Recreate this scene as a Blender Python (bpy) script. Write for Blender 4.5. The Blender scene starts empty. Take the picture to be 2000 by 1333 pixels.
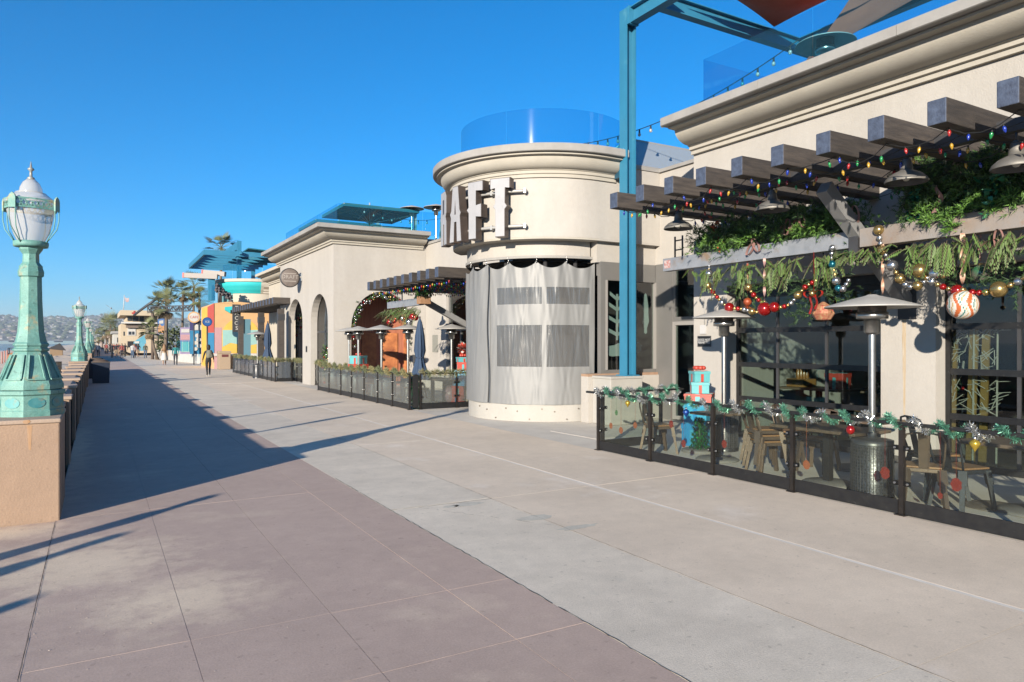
import bpy, bmesh, math, random
from mathutils import Vector, Matrix
R = math.radians
PI = math.pi
random.seed(11)
sc = bpy.context.scene
COL = sc.collection

# ---------------------------------------------------------------- camera, sky, sun, exposure
EYE = 1.85
cam_d = bpy.data.cameras.new('camera'); cam = bpy.data.objects.new('camera', cam_d); COL.objects.link(cam)
cam_d.sensor_width = 36.0; cam_d.lens = 24.84; cam_d.shift_y = 0.00125
cam_d.clip_start = 0.05; cam_d.clip_end = 20000
YAW = math.atan(810 / 1380.0)
cam.location = (0, 0, EYE); cam.rotation_euler = (R(90), 0, -YAW)
sc.camera = cam

SUN_EL = R(13.9); SUN_AZ = math.atan2(-0.762, -0.648)      # clockwise from +Y
w = bpy.data.worlds.new('World'); sc.world = w; w.use_nodes = True
nt = w.node_tree; nt.nodes.clear()
sky = nt.nodes.new('ShaderNodeTexSky'); sky.sky_type = 'NISHITA'; sky.sun_disc = False
sky.sun_elevation = SUN_EL; sky.sun_rotation = SUN_AZ % (2 * PI)
sky.air_density = 1.0; sky.dust_density = 0.0; sky.ozone_density = 8.0; sky.altitude = 0
hs = nt.nodes.new('ShaderNodeHueSaturation'); hs.inputs['Saturation'].default_value = 1.11
hs.inputs['Hue'].default_value = 0.492
bg = nt.nodes.new('ShaderNodeBackground'); bg.inputs['Strength'].default_value = 0.093
wo = nt.nodes.new('ShaderNodeOutputWorld')
nt.links.new(sky.outputs[0], hs.inputs['Color']); nt.links.new(hs.outputs[0], bg.inputs[0]); nt.links.new(bg.outputs[0], wo.inputs[0])

sd = bpy.data.lights.new('sun', 'SUN'); sd.energy = 5.0; sd.angle = R(0.55); sd.color = (1.0, 0.90, 0.755)
so = bpy.data.objects.new('sun', sd); COL.objects.link(so)
sdir = Vector((-0.762 * math.cos(SUN_EL), -0.648 * math.cos(SUN_EL), math.sin(SUN_EL)))
so.rotation_euler = (-sdir).to_track_quat('-Z', 'Y').to_euler(); so.location = (-30, -30, 30)

sc.view_settings.view_transform = 'Standard'; sc.view_settings.look = 'None'
sc.view_settings.gamma = 1.0; sc.view_settings.use_curve_mapping = False
sc.view_settings.exposure = 1.09
sc.render.engine = 'CYCLES'
sc.cycles.use_denoising = True
sc.cycles.max_bounces = 10; sc.cycles.transparent_max_bounces = 24
sc.cycles.caustics_reflective = False; sc.cycles.caustics_refractive = False

# ---------------------------------------------------------------- where a sight line meets a real plane of the street
_S, _C = math.sin(YAW), math.cos(YAW)
def _ray(px, py):
    a = (px - 1000) / 1380.0; b = (669 - py) / 1380.0
    return Vector((_S + a * _C, _C - a * _S, b))
_E = Vector((0, 0, EYE))
def at_x(px, py, X): r = _ray(px, py); return _E + r * (X / r.x)
def at_y(px, py, Y): r = _ray(px, py); return _E + r * (Y / r.y)
def at_z(px, py, Z=0.0): r = _ray(px, py); return _E + r * ((Z - EYE) / r.z)

# ---------------------------------------------------------------- mesh builder
class MB:
    def __init__(s): s.v = []; s.f = []; s.m = []; s.s = []
    def add(s, vs, fs, mi=0, sm=False):
        o = len(s.v); s.v.extend([tuple(p) for p in vs])
        for f in fs: s.f.append(tuple(i + o for i in f)); s.m.append(mi); s.s.append(sm)
    def box(s, x0, y0, z0, x1, y1, z1, mi=0):
        x0, x1 = min(x0, x1), max(x0, x1); y0, y1 = min(y0, y1), max(y0, y1); z0, z1 = min(z0, z1), max(z0, z1)
        s.add([(x0,y0,z0),(x1,y0,z0),(x1,y1,z0),(x0,y1,z0),(x0,y0,z1),(x1,y0,z1),(x1,y1,z1),(x0,y1,z1)],
              [(3,2,1,0),(4,5,6,7),(0,1,5,4),(1,2,6,5),(2,3,7,6),(3,0,4,7)], mi)
    def bar(s, p0, p1, w, h, mi=0, up=(0,0,1)):
        """box along p0-p1; w across, h along 'up'"""
        p0 = Vector(p0); p1 = Vector(p1); d = (p1 - p0).normalized(); up = Vector(up)
        a = d.cross(up)
        if a.length < 1e-4: a = d.cross(Vector((1,0,0)))
        a.normalize(); b = a.cross(d).normalized()
        a *= w / 2; b *= h / 2
        vs = [p0-a-b, p0+a-b, p0+a+b, p0-a+b, p1-a-b, p1+a-b, p1+a+b, p1-a+b]
        s.add(vs, [(3,2,1,0),(4,5,6,7),(0,1,5,4),(1,2,6,5),(2,3,7,6),(3,0,4,7)], mi)
    def extr(s, poly, vec, mi=0, mi_side=None):
        n = len(poly); vec = Vector(vec); P = [Vector(p) for p in poly]
        s.add(P + [p + vec for p in P], [tuple(range(n))[::-1], tuple(range(n, 2*n))], mi)
        o = len(s.v) - 2*n
        for i in range(n):
            j = (i + 1) % n
            s.f.append((o+i, o+j, o+n+j, o+n+i)); s.m.append(mi if mi_side is None else mi_side); s.s.append(False)
    def tube(s, p0, p1, r0, r1=None, n=8, mi=0, sm=True, cap=True):
        r1 = r0 if r1 is None else r1
        p0 = Vector(p0); p1 = Vector(p1); d = (p1 - p0).normalized()
        a = d.cross(Vector((0,0,1)))
        if a.length < 1e-3: a = Vector((1,0,0))
        a.normalize(); b = d.cross(a)
        vs = []
        for p, r in ((p0, r0), (p1, r1)):
            for i in range(n):
                t = 2*PI*i/n; vs.append(p + a*(r*math.cos(t)) + b*(r*math.sin(t)))
        s.add(vs, [(i, (i+1) % n, n+(i+1) % n, n+i) for i in range(n)], mi, sm)
        if cap: s.f.append(tuple(range(len(s.v)-2*n, len(s.v)-n))[::-1]); s.f.append(tuple(range(len(s.v)-n, len(s.v)))); s.m += [mi, mi]; s.s += [False, False]
    def path(s, pts, r, n=6, mi=0, sm=True):
        P = [Vector(p) for p in pts]; k = len(P); rs = r if isinstance(r, (list, tuple)) else [r]*k
        o = len(s.v); pa = None
        for i, p in enumerate(P):
            d = (P[min(i+1, k-1)] - P[max(i-1, 0)]).normalized()
            if pa is None:
                a = d.cross(Vector((0,0,1)))
                if a.length < 1e-3: a = Vector((1,0,0))
            else: a = pa - d * pa.dot(d)
            a.normalize(); pa = a; b = d.cross(a)
            for j in range(n):
                t = 2*PI*j/n; s.v.append(tuple(p + a*(rs[i]*math.cos(t)) + b*(rs[i]*math.sin(t))))
        for i in range(k-1):
            for j in range(n):
                j2 = (j+1) % n
                s.f.append((o+i*n+j, o+i*n+j2, o+(i+1)*n+j2, o+(i+1)*n+j)); s.m.append(mi); s.s.append(sm)
        s.f.append(tuple(range(o, o+n))[::-1]); s.f.append(tuple(range(o+(k-1)*n, o+k*n))); s.m += [mi, mi]; s.s += [False, False]
    def lathe(s, prof, n=24, c=(0,0,0), mi=0, sm=True, a0=0.0, a1=2*PI, rot=0.0):
        full = abs(a1 - a0 - 2*PI) < 1e-6; k = n if full else n + 1; o = len(s.v)
        for r, z in prof:
            for i in range(k):
                t = a0 + rot + (a1 - a0)*i/n
                s.v.append((c[0] + r*math.cos(t), c[1] + r*math.sin(t), c[2] + z))
        for a in range(len(prof)-1):
            for i in range(n):
                i2 = (i+1) % k
                s.f.append((o+a*k+i, o+a*k+i2, o+(a+1)*k+i2, o+(a+1)*k+i)); s.m.append(mi); s.s.append(sm)
    def disc(s, c, r, n=24, mi=0, up=True):
        o = len(s.v)
        for i in range(n): s.v.append((c[0]+r*math.cos(2*PI*i/n), c[1]+r*math.sin(2*PI*i/n), c[2]))
        f = tuple(range(o, o+n)); s.f.append(f if up else f[::-1]); s.m.append(mi); s.s.append(False)
    def ball(s, c, r, n=10, k=6, mi=0, sz=1.0):
        prof = [(max(1e-4, r*math.sin(PI*i/k)), -r*sz*math.cos(PI*i/k)) for i in range(k+1)]
        s.lathe(prof, n, c, mi, True)
    def sweep(s, path, prof, mi=0, closed=False, sm=False, caps=True, mis=None):
        """profile (out, z) swept along a plan path (x, y); 'out' points right of the travel direction"""
        P = [Vector((p[0], p[1])) for p in path]; k = len(P); o = len(s.v); m = len(prof)
        for i in range(k):
            d0 = (P[i] - P[i-1]).normalized() if (i > 0 or closed) else None
            d1 = (P[(i+1) % k] - P[i]).normalized() if (i < k-1 or closed) else None
            if d0 is None: d0 = d1
            if d1 is None: d1 = d0
            n0 = Vector((d0.y, -d0.x)); n1 = Vector((d1.y, -d1.x)); nn = (n0 + n1)
            nn = nn / max(0.2, nn.dot(n0)) if nn.length > 1e-6 else n0
            for q, z in prof: s.v.append((P[i].x + nn.x*q, P[i].y + nn.y*q, z))
        for i in range(k if closed else k-1):
            i2 = (i+1) % k
            for j in range(m-1):
                s.f.append((o+i*m+j, o+i2*m+j, o+i2*m+j+1, o+i*m+j+1)); s.m.append(mi if mis is None else mis[j]); s.s.append(sm)
        if caps and not closed:
            s.f.append(tuple(range(o, o+m))); s.f.append(tuple(range(o+(k-1)*m, o+k*m))[::-1]); s.m += [mi, mi]; s.s += [False, False]
    def build(s, name, mats, parent=None, bevel=0.0, origin=None):
        me = bpy.data.meshes.new(name)
        root = parent
        off = Vector((0,0,0))
        if origin is not None: off = Vector(origin)
        elif root is not None:
            while root is not None: off = off + root.location; root = root.parent
        vs = [(x-off.x, y-off.y, z-off.z) for x, y, z in s.v] if off.length else s.v
        me.from_pydata(vs, [], s.f)
        me.polygons.foreach_set('material_index', s.m); me.polygons.foreach_set('use_smooth', s.s)
        for m in (mats if isinstance(mats, (list, tuple)) else [mats]): me.materials.append(m)
        bm = bmesh.new(); bm.from_mesh(me); bmesh.ops.recalc_face_normals(bm, faces=bm.faces); bm.to_mesh(me); bm.free()
        me.update()
        return link(name, me, parent, bevel, origin)
def link(name, me, parent=None, bevel=0.0, origin=None):
    o = bpy.data.objects.new(name, me); COL.objects.link(o)
    if parent is not None: o.parent = parent
    if origin is not None: o.location = origin
    if bevel:
        b = o.modifiers.new('edge', 'BEVEL'); b.width = bevel; b.segments = 2; b.limit_method = 'ANGLE'; b.angle_limit = R(40)
    return o
def tag(o, label=None, cat=None, group=None, kind=None):
    if label: o['label'] = label
    if cat: o['category'] = cat
    if group: o['group'] = group
    if kind: o['kind'] = kind
    return o
def thing(name, label, cat, loc=(0,0,0), group=None, rz=0.0):
    o = bpy.data.objects.new(name, None); COL.objects.link(o); o.empty_display_size = 0.2
    o.location = loc; o.rotation_euler = (0, 0, rz)
    return tag(o, label, cat, group)
def dup(root, loc, rz=0.0, label=None, group=None, scale=None):
    def cp(o, par):
        c = o.copy(); COL.objects.link(c)
        if par is not None: c.parent = par
        for ch in list(o.children): cp(ch, c)
        return c
    r = cp(root, None); r.location = loc; r.rotation_euler = (0, 0, rz)
    if scale: r.scale = (scale,)*3
    return tag(r, label, None, group)
def at_place(root, loc, rz=0.0):
    root.location = loc; root.rotation_euler = (0, 0, rz); return root
def bez(p0, p1, sag, n=12):
    p0 = Vector(p0); p1 = Vector(p1)
    return [p0.lerp(p1, i/n) - Vector((0, 0, sag*4*(i/n)*(1-i/n))) for i in range(n+1)]

# ---------------------------------------------------------------- materials
_mats = {}
def M(name, col, rough=0.7, metal=0.0, col2=None, vs=2.0, bump=0.0, bs=40.0, rnd=0.0, detail=4.0, stain=None, ss=0.6, st=0.55, trans=0.0, coat=0.0, stretch=None, spec=None, k=.66, world=False, grain=0.0, streak=0.0, dust=None):
    """principled surface: base colour wandering to col2, grain bump, optional stain colour, per-object tint"""
    if name in _mats: return _mats[name]
    col = tuple(v*k for v in col); col2 = col2 and tuple(v*k for v in col2); stain = stain and tuple(v*k for v in stain)
    m = bpy.data.materials.new(name); m.use_nodes = True; _mats[name] = m
    N = m.node_tree.nodes; L = m.node_tree.links; b = N['Principled BSDF']
    b.inputs['Roughness'].default_value = rough; b.inputs['Metallic'].default_value = metal
    if trans: b.inputs['Transmission Weight'].default_value = trans
    if coat: b.inputs['Coat Weight'].default_value = coat
    if spec is not None: b.inputs['Specular IOR Level'].default_value = spec
    c = (*col, 1)
    b.inputs['Base Color'].default_value = c
    if col2 is None and not bump and not rnd and stain is None and not grain and not streak: return m
    tc = N.new('ShaderNodeTexCoord'); vec = tc.outputs['Object']
    if world: vec = N.new('ShaderNodeNewGeometry').outputs['Position']
    if stretch:
        mp = N.new('ShaderNodeMapping'); mp.inputs['Scale'].default_value = stretch; L.new(vec, mp.inputs[0]); vec = mp.outputs[0]
    out = None
    def mix(a, bcol, fac):
        x = N.new('ShaderNodeMix'); x.data_type = 'RGBA'
        if isinstance(fac, float): x.inputs[0].default_value = fac
        else: L.new(fac, x.inputs[0])
        if isinstance(a, tuple): x.inputs[6].default_value = a
        else: L.new(a, x.inputs[6])
        if isinstance(bcol, tuple): x.inputs[7].default_value = bcol
        else: L.new(bcol, x.inputs[7])
        return x.outputs[2]
    cur = c
    if col2 is not None:
        n = N.new('ShaderNodeTexNoise'); n.inputs['Scale'].default_value = vs; n.inputs['Detail'].default_value = detail; n.inputs['Roughness'].default_value = 0.6
        L.new(vec, n.inputs['Vector'])
        rp = N.new('ShaderNodeMapRange'); rp.inputs[1].default_value = 0.32; rp.inputs[2].default_value = 0.68; L.new(n.outputs[0], rp.inputs[0])
        cur = mix(cur, (*col2, 1), rp.outputs[0])
    if stain is not None:
        n = N.new('ShaderNodeTexNoise'); n.inputs['Scale'].default_value = ss; n.inputs['Detail'].default_value = 6; n.inputs['Roughness'].default_value = 0.65
        L.new(vec, n.inputs['Vector'])
        rp = N.new('ShaderNodeMapRange'); rp.inputs[1].default_value = st; rp.inputs[2].default_value = st + 0.14; L.new(n.outputs[0], rp.inputs[0])
        cur = mix(cur, (*stain, 1), rp.outputs[0])
    if dust is not None:
        g = N.new('ShaderNodeNewGeometry'); sx_ = N.new('ShaderNodeSeparateXYZ'); L.new(g.outputs['Position'], sx_.inputs[0]); acc = None
        for (dx, dy, rx, ry) in dust[1:]:
            a = N.new('ShaderNodeVectorMath'); a.operation = 'SUBTRACT'; L.new(g.outputs['Position'], a.inputs[0]); a.inputs[1].default_value = (dx, dy, 0)
            d = N.new('ShaderNodeVectorMath'); d.operation = 'DIVIDE'; L.new(a.outputs[0], d.inputs[0]); d.inputs[1].default_value = (rx, ry, 1)
            ln = N.new('ShaderNodeVectorMath'); ln.operation = 'LENGTH'; L.new(d.outputs[0], ln.inputs[0])
            rp = N.new('ShaderNodeMapRange'); rp.inputs[1].default_value = 1.0; rp.inputs[2].default_value = .15; L.new(ln.outputs['Value'], rp.inputs[0])
            if acc is None: acc = rp.outputs[0]
            else: mx_ = N.new('ShaderNodeMath'); mx_.operation = 'MAXIMUM'; L.new(acc, mx_.inputs[0]); L.new(rp.outputs[0], mx_.inputs[1]); acc = mx_.outputs[0]
        n = N.new('ShaderNodeTexNoise'); n.inputs['Scale'].default_value = 3.2; n.inputs['Detail'].default_value = 9; n.inputs['Roughness'].default_value = .72; L.new(vec, n.inputs['Vector'])
        ad = N.new('ShaderNodeMath'); ad.operation = 'MULTIPLY_ADD'; L.new(acc, ad.inputs[0]); ad.inputs[1].default_value = .34; L.new(n.outputs[0], ad.inputs[2])
        rp = N.new('ShaderNodeMapRange'); rp.inputs[1].default_value = .60; rp.inputs[2].default_value = .82; L.new(ad.outputs[0], rp.inputs[0])
        m3 = N.new('ShaderNodeMath'); m3.operation = 'MULTIPLY'; L.new(rp.outputs[0], m3.inputs[0]); L.new(acc, m3.inputs[1]); cur = mix(cur, (*dust[0], 1), m3.outputs[0])
    def vary(cur, scale, det, lo, hi, v, rough=.65):
        n = N.new('ShaderNodeTexNoise'); n.inputs['Scale'].default_value = scale; n.inputs['Detail'].default_value = det; n.inputs['Roughness'].default_value = rough; L.new(v, n.inputs['Vector'])
        rp = N.new('ShaderNodeMapRange'); rp.inputs[1].default_value = .28; rp.inputs[2].default_value = .72; rp.inputs[3].default_value = lo; rp.inputs[4].default_value = hi; L.new(n.outputs[0], rp.inputs[0])
        h = N.new('ShaderNodeHueSaturation'); L.new(rp.outputs[0], h.inputs['Value'])
        if isinstance(cur, tuple): h.inputs['Color'].default_value = cur
        else: L.new(cur, h.inputs['Color'])
        return h.outputs[0]
    if grain:
        cur = vary(cur, .45, 3, 1-grain*.8, 1+grain*.8, vec); cur = vary(cur, 5, 10, 1-grain, 1+grain, vec, .75); cur = vary(cur, 70, 3, 1-grain*1.5, 1+grain*1.5, vec, .8)
        n = N.new('ShaderNodeTexNoise'); n.inputs['Scale'].default_value = 16; n.inputs['Detail'].default_value = 1; L.new(vec, n.inputs['Vector']); rp = N.new('ShaderNodeMapRange'); rp.inputs[1].default_value = .70; rp.inputs[2].default_value = .73; rp.inputs[3].default_value = 1; rp.inputs[4].default_value = 1-grain*2; L.new(n.outputs[0], rp.inputs[0]); h = N.new('ShaderNodeHueSaturation'); L.new(rp.outputs[0], h.inputs['Value']); L.new(cur, h.inputs['Color']); cur = h.outputs[0]
    if streak:
        mp = N.new('ShaderNodeMapping'); mp.inputs['Scale'].default_value = (.8, .8, .14); L.new(N.new('ShaderNodeNewGeometry').outputs['Position'], mp.inputs[0])
        cur = vary(cur, 1.6, 6, 1-streak, 1+streak*.35, mp.outputs[0], .7); cur = vary(cur, 9, 4, 1-streak*.35, 1+streak*.35, vec)
    if rnd:
        oi = N.new('ShaderNodeObjectInfo'); rp = N.new('ShaderNodeMapRange'); rp.inputs[3].default_value = 1 - rnd; rp.inputs[4].default_value = 1 + rnd
        L.new(oi.outputs['Random'], rp.inputs[0])
        h = N.new('ShaderNodeHueSaturation'); L.new(rp.outputs[0], h.inputs['Value'])
        if isinstance(cur, tuple): h.inputs['Color'].default_value = cur
        else: L.new(cur, h.inputs['Color'])
        cur = h.outputs[0]
    if not isinstance(cur, tuple): L.new(cur, b.inputs['Base Color'])
    if bump:
        n = N.new('ShaderNodeTexNoise'); n.inputs['Scale'].default_value = bs; n.inputs['Detail'].default_value = 5
        L.new(vec, n.inputs['Vector'])
        bp = N.new('ShaderNodeBump'); bp.inputs['Strength'].default_value = bump; bp.inputs['Distance'].default_value = 0.01
        L.new(n.outputs[0], bp.inputs['Height']); L.new(bp.outputs[0], b.inputs['Normal'])
    return m
def G(name, tint=(1,1,1), ior=1.45, rough=0.0, wav=0.0, film=0.0, filmcol=(0.5,0.5,0.5)):
    """thin clear sheet: what lies behind shows through, the rest is mirrored by fresnel; film adds a milky share"""
    if name in _mats: return _mats[name]
    m = bpy.data.materials.new(name); m.use_nodes = True; _mats[name] = m
    N = m.node_tree.nodes; L = m.node_tree.links; N.clear()
    out = N.new('ShaderNodeOutputMaterial'); t = N.new('ShaderNodeBsdfTransparent'); g = N.new('ShaderNodeBsdfGlossy')
    t.inputs[0].default_value = (*tint, 1); g.inputs['Roughness'].default_value = rough
    fr = N.new('ShaderNodeFresnel'); fr.inputs[0].default_value = ior; mx = N.new('ShaderNodeMixShader')
    base = t.outputs[0]
    if film:
        d = N.new('ShaderNodeBsdfDiffuse'); d.inputs[0].default_value = (*filmcol, 1); m2 = N.new('ShaderNodeMixShader'); m2.inputs[0].default_value = film
        L.new(t.outputs[0], m2.inputs[1]); L.new(d.outputs[0], m2.inputs[2]); base = m2.outputs[0]
    ge = N.new('ShaderNodeNewGeometry'); iv = N.new('ShaderNodeMath'); iv.operation = 'SUBTRACT'; iv.inputs[0].default_value = 1.0; L.new(ge.outputs['Backfacing'], iv.inputs[1])
    ml = N.new('ShaderNodeMath'); ml.operation = 'MULTIPLY'; L.new(fr.outputs[0], ml.inputs[0]); L.new(iv.outputs[0], ml.inputs[1])
    L.new(ml.outputs[0], mx.inputs[0]); L.new(base, mx.inputs[1]); L.new(g.outputs[0], mx.inputs[2]); L.new(mx.outputs[0], out.inputs[0])
    if wav:
        tc = N.new('ShaderNodeTexCoord'); mp = N.new('ShaderNodeMapping'); mp.inputs['Scale'].default_value = (7, 7, 0.55)
        n = N.new('ShaderNodeTexNoise'); n.inputs['Scale'].default_value = 1.6; n.inputs['Detail'].default_value = .5; n.inputs['Distortion'].default_value = .8
        bp = N.new('ShaderNodeBump'); bp.inputs['Strength'].default_value = wav; bp.inputs['Distance'].default_value = 0.05
        L.new(tc.outputs['Object'], mp.inputs[0]); L.new(mp.outputs[0], n.inputs['Vector']); L.new(n.outputs[0], bp.inputs['Height'])
        L.new(bp.outputs[0], g.inputs['Normal']); L.new(bp.outputs[0], fr.inputs['Normal'])
    return m

stucco = M('cream_stucco', (.365,.343,.315), .9, col2=(.345,.322,.292), vs=.8, bump=.5, bs=38, streak=.10, stain=(.345,.315,.275), ss=.5, st=.62, k=1)
stucco2 = M('cornice_stucco', (.365,.338,.29), .9, col2=(.33,.305,.26), vs=1.2, bump=.3, bs=45, streak=.08, k=1)
capgrey = M('grey_cap', (.28,.27,.255), .85, col2=(.235,.225,.21), vs=1.5, bump=.15, streak=.14, k=1)
white_st = M('pilaster_white', (.35,.335,.31), .9, col2=(.325,.31,.28), vs=1.2, bump=.3, bs=45, streak=.08, k=1)
wood_dk = M('dark_weathered_wood', (.085,.07,.06), .8, col2=(.04,.034,.032), vs=3.0, bump=.6, bs=18, stretch=(1.2, 9, 9), rnd=.25)
wood_end = M('blue_grey_beam_end', (.09,.12,.19), .7, col2=(.045,.06,.10), vs=14, bump=.5, bs=50)
steel = M('galvanised_steel', (.40,.42,.46), .5, .2, col2=(.31,.335,.375), vs=5, bump=.1, streak=.15, stain=(.34,.25,.18), ss=1.6, st=.56)
steel_dk = M('dark_grey_steel', (.085,.085,.09), .5, .3, col2=(.065,.065,.07), vs=4)
steel_md = M('mid_grey_steel', (.32,.32,.325), .55, .1, col2=(.26,.26,.265), vs=4)
black_mt = M('black_painted_metal', (.018,.018,.02), .42, .2, col2=(.03,.03,.03), vs=12, stain=(.16,.15,.14), ss=22, st=.66)
blue_st = M('blue_painted_steel', (.045,.27,.45), .45, .1, col2=(.04,.24,.40), vs=2, bump=.05, streak=.12, stain=(.10,.34,.47), ss=2.2, st=.6)
chrome = M('stainless_steel', (.60,.59,.57), .28, .95, col2=(.5,.49,.47), vs=9)
disc_mt = M('aluminium_reflector', (.56,.545,.515), .5, .15, col2=(.48,.465,.44), vs=4)
frame_gr = M('grey_window_frame', (.26,.25,.24), .5, .25, col2=(.23,.225,.215), vs=2)
frame_lt = M('light_window_frame', (.42,.40,.38), .5, .2)
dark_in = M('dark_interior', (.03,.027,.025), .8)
glass_w = G('window_glass', (.72,.78,.76), 1.75)
glass_r = G('balustrade_glass', (.56,.87,.945), 1.5, .05, 0, .015, (.30,.55,.62))
glass_f = G('fence_glass', (.87,.90,.875), 1.45, 0, 0, .007, (.5,.5,.47))
teal = M('teal_paint', (.27,.53,.455), .6, .0, col2=(.13,.35,.31), vs=3.0, bump=.35, bs=25, grain=.14, streak=.16, stain=(.47,.35,.18), ss=5.0, st=.57)
# ---------------------------------------------------------------- the setting: boardwalk, beach, sea, hills
pave_p = M('mauve_concrete', (.455,.345,.285), .86, col2=(.385,.29,.24), vs=.9, bump=.12, bs=70, rnd=.02, stain=(.50,.39,.31), ss=.7, st=.56, k=1, world=True, grain=.085, dust=((.62,.50,.375), (-.15,6.9,1.5,1.7), (.5,5.6,1.1,1.1), (-.9,8.4,1.2,.7), (-.3,15,.45,8)))
pave_g = M('grey_concrete', (.63,.555,.45), .9, col2=(.545,.48,.39), vs=1.6, bump=.25, bs=90, rnd=.02, stain=(.46,.435,.37), ss=1.3, st=.63, k=1, world=True, grain=.10)
pave_t = M('tan_concrete', (.655,.55,.43), .88, col2=(.575,.48,.375), vs=.8, bump=.15, bs=80, rnd=.02, stain=(.69,.61,.52), ss=.6, st=.58, k=1, world=True, grain=.08)
pave_b = M('boardwalk_bed', (.40,.34,.31), .95, k=1)
patio_c = M('patio_concrete', (.56,.52,.455), .85, col2=(.48,.44,.385), vs=1.6, bump=.3, bs=70, stain=(.40,.37,.32), ss=1.2, st=.62, k=1, world=True)
sand = M('beach_sand', (.62,.51,.39), .95, col2=(.52,.42,.32), vs=.35, bump=.8, bs=6, stain=(.16,.13,.10), ss=1.3, st=.60, k=1)
walk = thing('boardwalk', None, None, (0,0,0)); tag(walk, kind='structure')
b = MB(); b.box(-.376, -8, -.20, 7.42, 34, -.0035); b.box(-.42, 34, -.2, 8, 60, -.02); b.box(-.42, 60, -.2, 9, 420, -.02); b.build('paving_bed', pave_b, walk)
XJ = [-.37, .5, 1.375, 2.25, 2.78]; CR = .0018
def slab(x0, x1, y0, y1, m, ht=0.0):
    b = MB(); b.box(x0+CR, y0+CR, -.08, x1-CR, y1-CR, ht + random.uniform(-.0006, .0006)); o = b.build('slab', m, None, 0.0, ((x0+x1)/2, (y0+y1)/2, 0)); o.parent = walk
for i in range(4):
    YJ = [-7.15, -3.17, .81, 3.78, 4.79, 8.77, 12.75, 16.73, 20.71, 24.69, 28.67, 34]
    for j in range(len(YJ)-1): slab(XJ[i], XJ[i+1], YJ[j], YJ[j+1], pave_p)
rust_r = M('rust_run', (.50,.27,.12), .9, col2=(.56,.38,.25), vs=9, stretch=(6,1,.7))
GY = [-6, -2.6, .9, 2.35, 7.38, 12.4, 17.4, 22.4, 27.4, 34]
for k in range(len(GY)-1):
    slab(2.78, 4.02, GY[k], GY[k+1], pave_g, 0)
for k in range(len(GY)-1):
    slab(4.02, 5.485, GY[k]-.04, GY[k+1]-.04, pave_t); slab(5.535, 7.40, GY[k]-.05, GY[k+1]-.05, pave_t)
strip = M('pale_joint_filler', (.70,.65,.58), .9, col2=(.60,.55,.48), vs=5, k=1)
b = MB(); b.box(5.485, -5, -.06, 5.535, 34, -.001); b.build('joint_strip', strip, walk)
for k, (y0, y1) in enumerate(((34, 42), (42, 52), (52, 64), (64, 90), (90, 420))):
    slab(-.37, 2.78, y0, y1, pave_p); slab(2.78, 4.02, y0, y1, pave_g, 0); slab(4.02, 7.4 if y0 < 50 else 8.9, y0, y1, pave_t)
b = MB(); b.box(7.40, -8, -.2, 12.5, 60, -.004); b.build('patio_paving', patio_c, walk)
# set-in square patch and thin sand drifts
b = MB(); b.extr([(8.16,12.32,-.02),(9.32,12.26,-.02),(9.25,10.86,-.02),(8.23,10.83,-.02)], (0,0,.021)); tag(b.build('repair_patch', M('patch_concrete', (.50,.46,.40), .9, col2=(.44,.40,.35), vs=3, k=1.1), walk))
sand_d = M('sand_drift', (.56,.47,.40), .95, col2=(.48,.41,.35), vs=5, k=1)
b = MB()
for k in range(500):
    if random.random() < .45:
        a = Vector((random.gauss(.0, .45), random.gauss(6.3, .9), .002))
    else: a = Vector((random.gauss(-.28, .10), random.uniform(9, 24), .002))
    if a.x < -.36: continue
    r = abs(random.gauss(.002, .002)) + .0015; n = 5
    b.add([a + Vector((r*math.cos(2*PI*i/n), r*math.sin(2*PI*i/n), 0)) for i in range(n)] + [a + Vector((0,0,r*.35))], [(i, (i+1) % n, n) for i in range(n)])
tag(b.build('sand_grains', sand_d), kind='stuff')

crk = M('dark_crack', (.10,.09,.08), .95); rc_ = random.Random(8)
def crack(x0, y0, x1, y1, wd, jit, skip=.0):
    b = MB(); n = int(math.hypot(x1-x0, y1-y0)/.07); px_ = None
    for i in range(n+1):
        f = i/n; c = Vector((x0+(x1-x0)*f + rc_.gauss(0, jit), y0+(y1-y0)*f + rc_.gauss(0, jit), .0025)); d = Vector((x1-x0, y1-y0, 0)).normalized(); q = Vector((-d.y, d.x, 0))*wd*rc_.uniform(.3, 1.2)
        if px_ is not None and rc_.random() > skip: b.add([px_[0]-px_[1], px_[0]+px_[1], c+q, c-q], [(0,1,2,3)])
        px_ = (c, q)
    o = b.build('crack', crk); o.parent = walk; o['kind'] = 'stuff'
crack(2.78, 1.5, 2.79, 9.5, .0045, .003, .03); crack(4.02, 2.0, 4.02, 14, .0028, .002, 0); crack(2.79, 7.39, 4.02, 7.33, .005, .006, .1); crack(-.372, 3, -.372, 8.7, .0025, .0015, 0); crack(3.1, 7.36, 4.0, 5.9, .003, .012, .3)
for (px_, py_, rx_, ry_) in ((915,985,.20,.09),(1045,1012,.22,.12),(1130,1030,.25,.07),(880,990,.10,.05)):
    c = at_z(px_, py_); P_c = [(c.x + rx_*math.cos(2*PI*i/18)*rc_.uniform(.75,1.15), c.y + ry_*math.sin(2*PI*i/18)*rc_.uniform(.7,1.2), 0) for i in range(18)]
    b = MB(); b.add([(q[0], q[1], .0018) for q in P_c], [tuple(range(18))]); o = b.build('cement_smear', M('cement_smear', (.43,.40,.335), .95, col2=(.50,.47,.40), vs=14, k=1, grain=.12)); o.parent = walk
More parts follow.
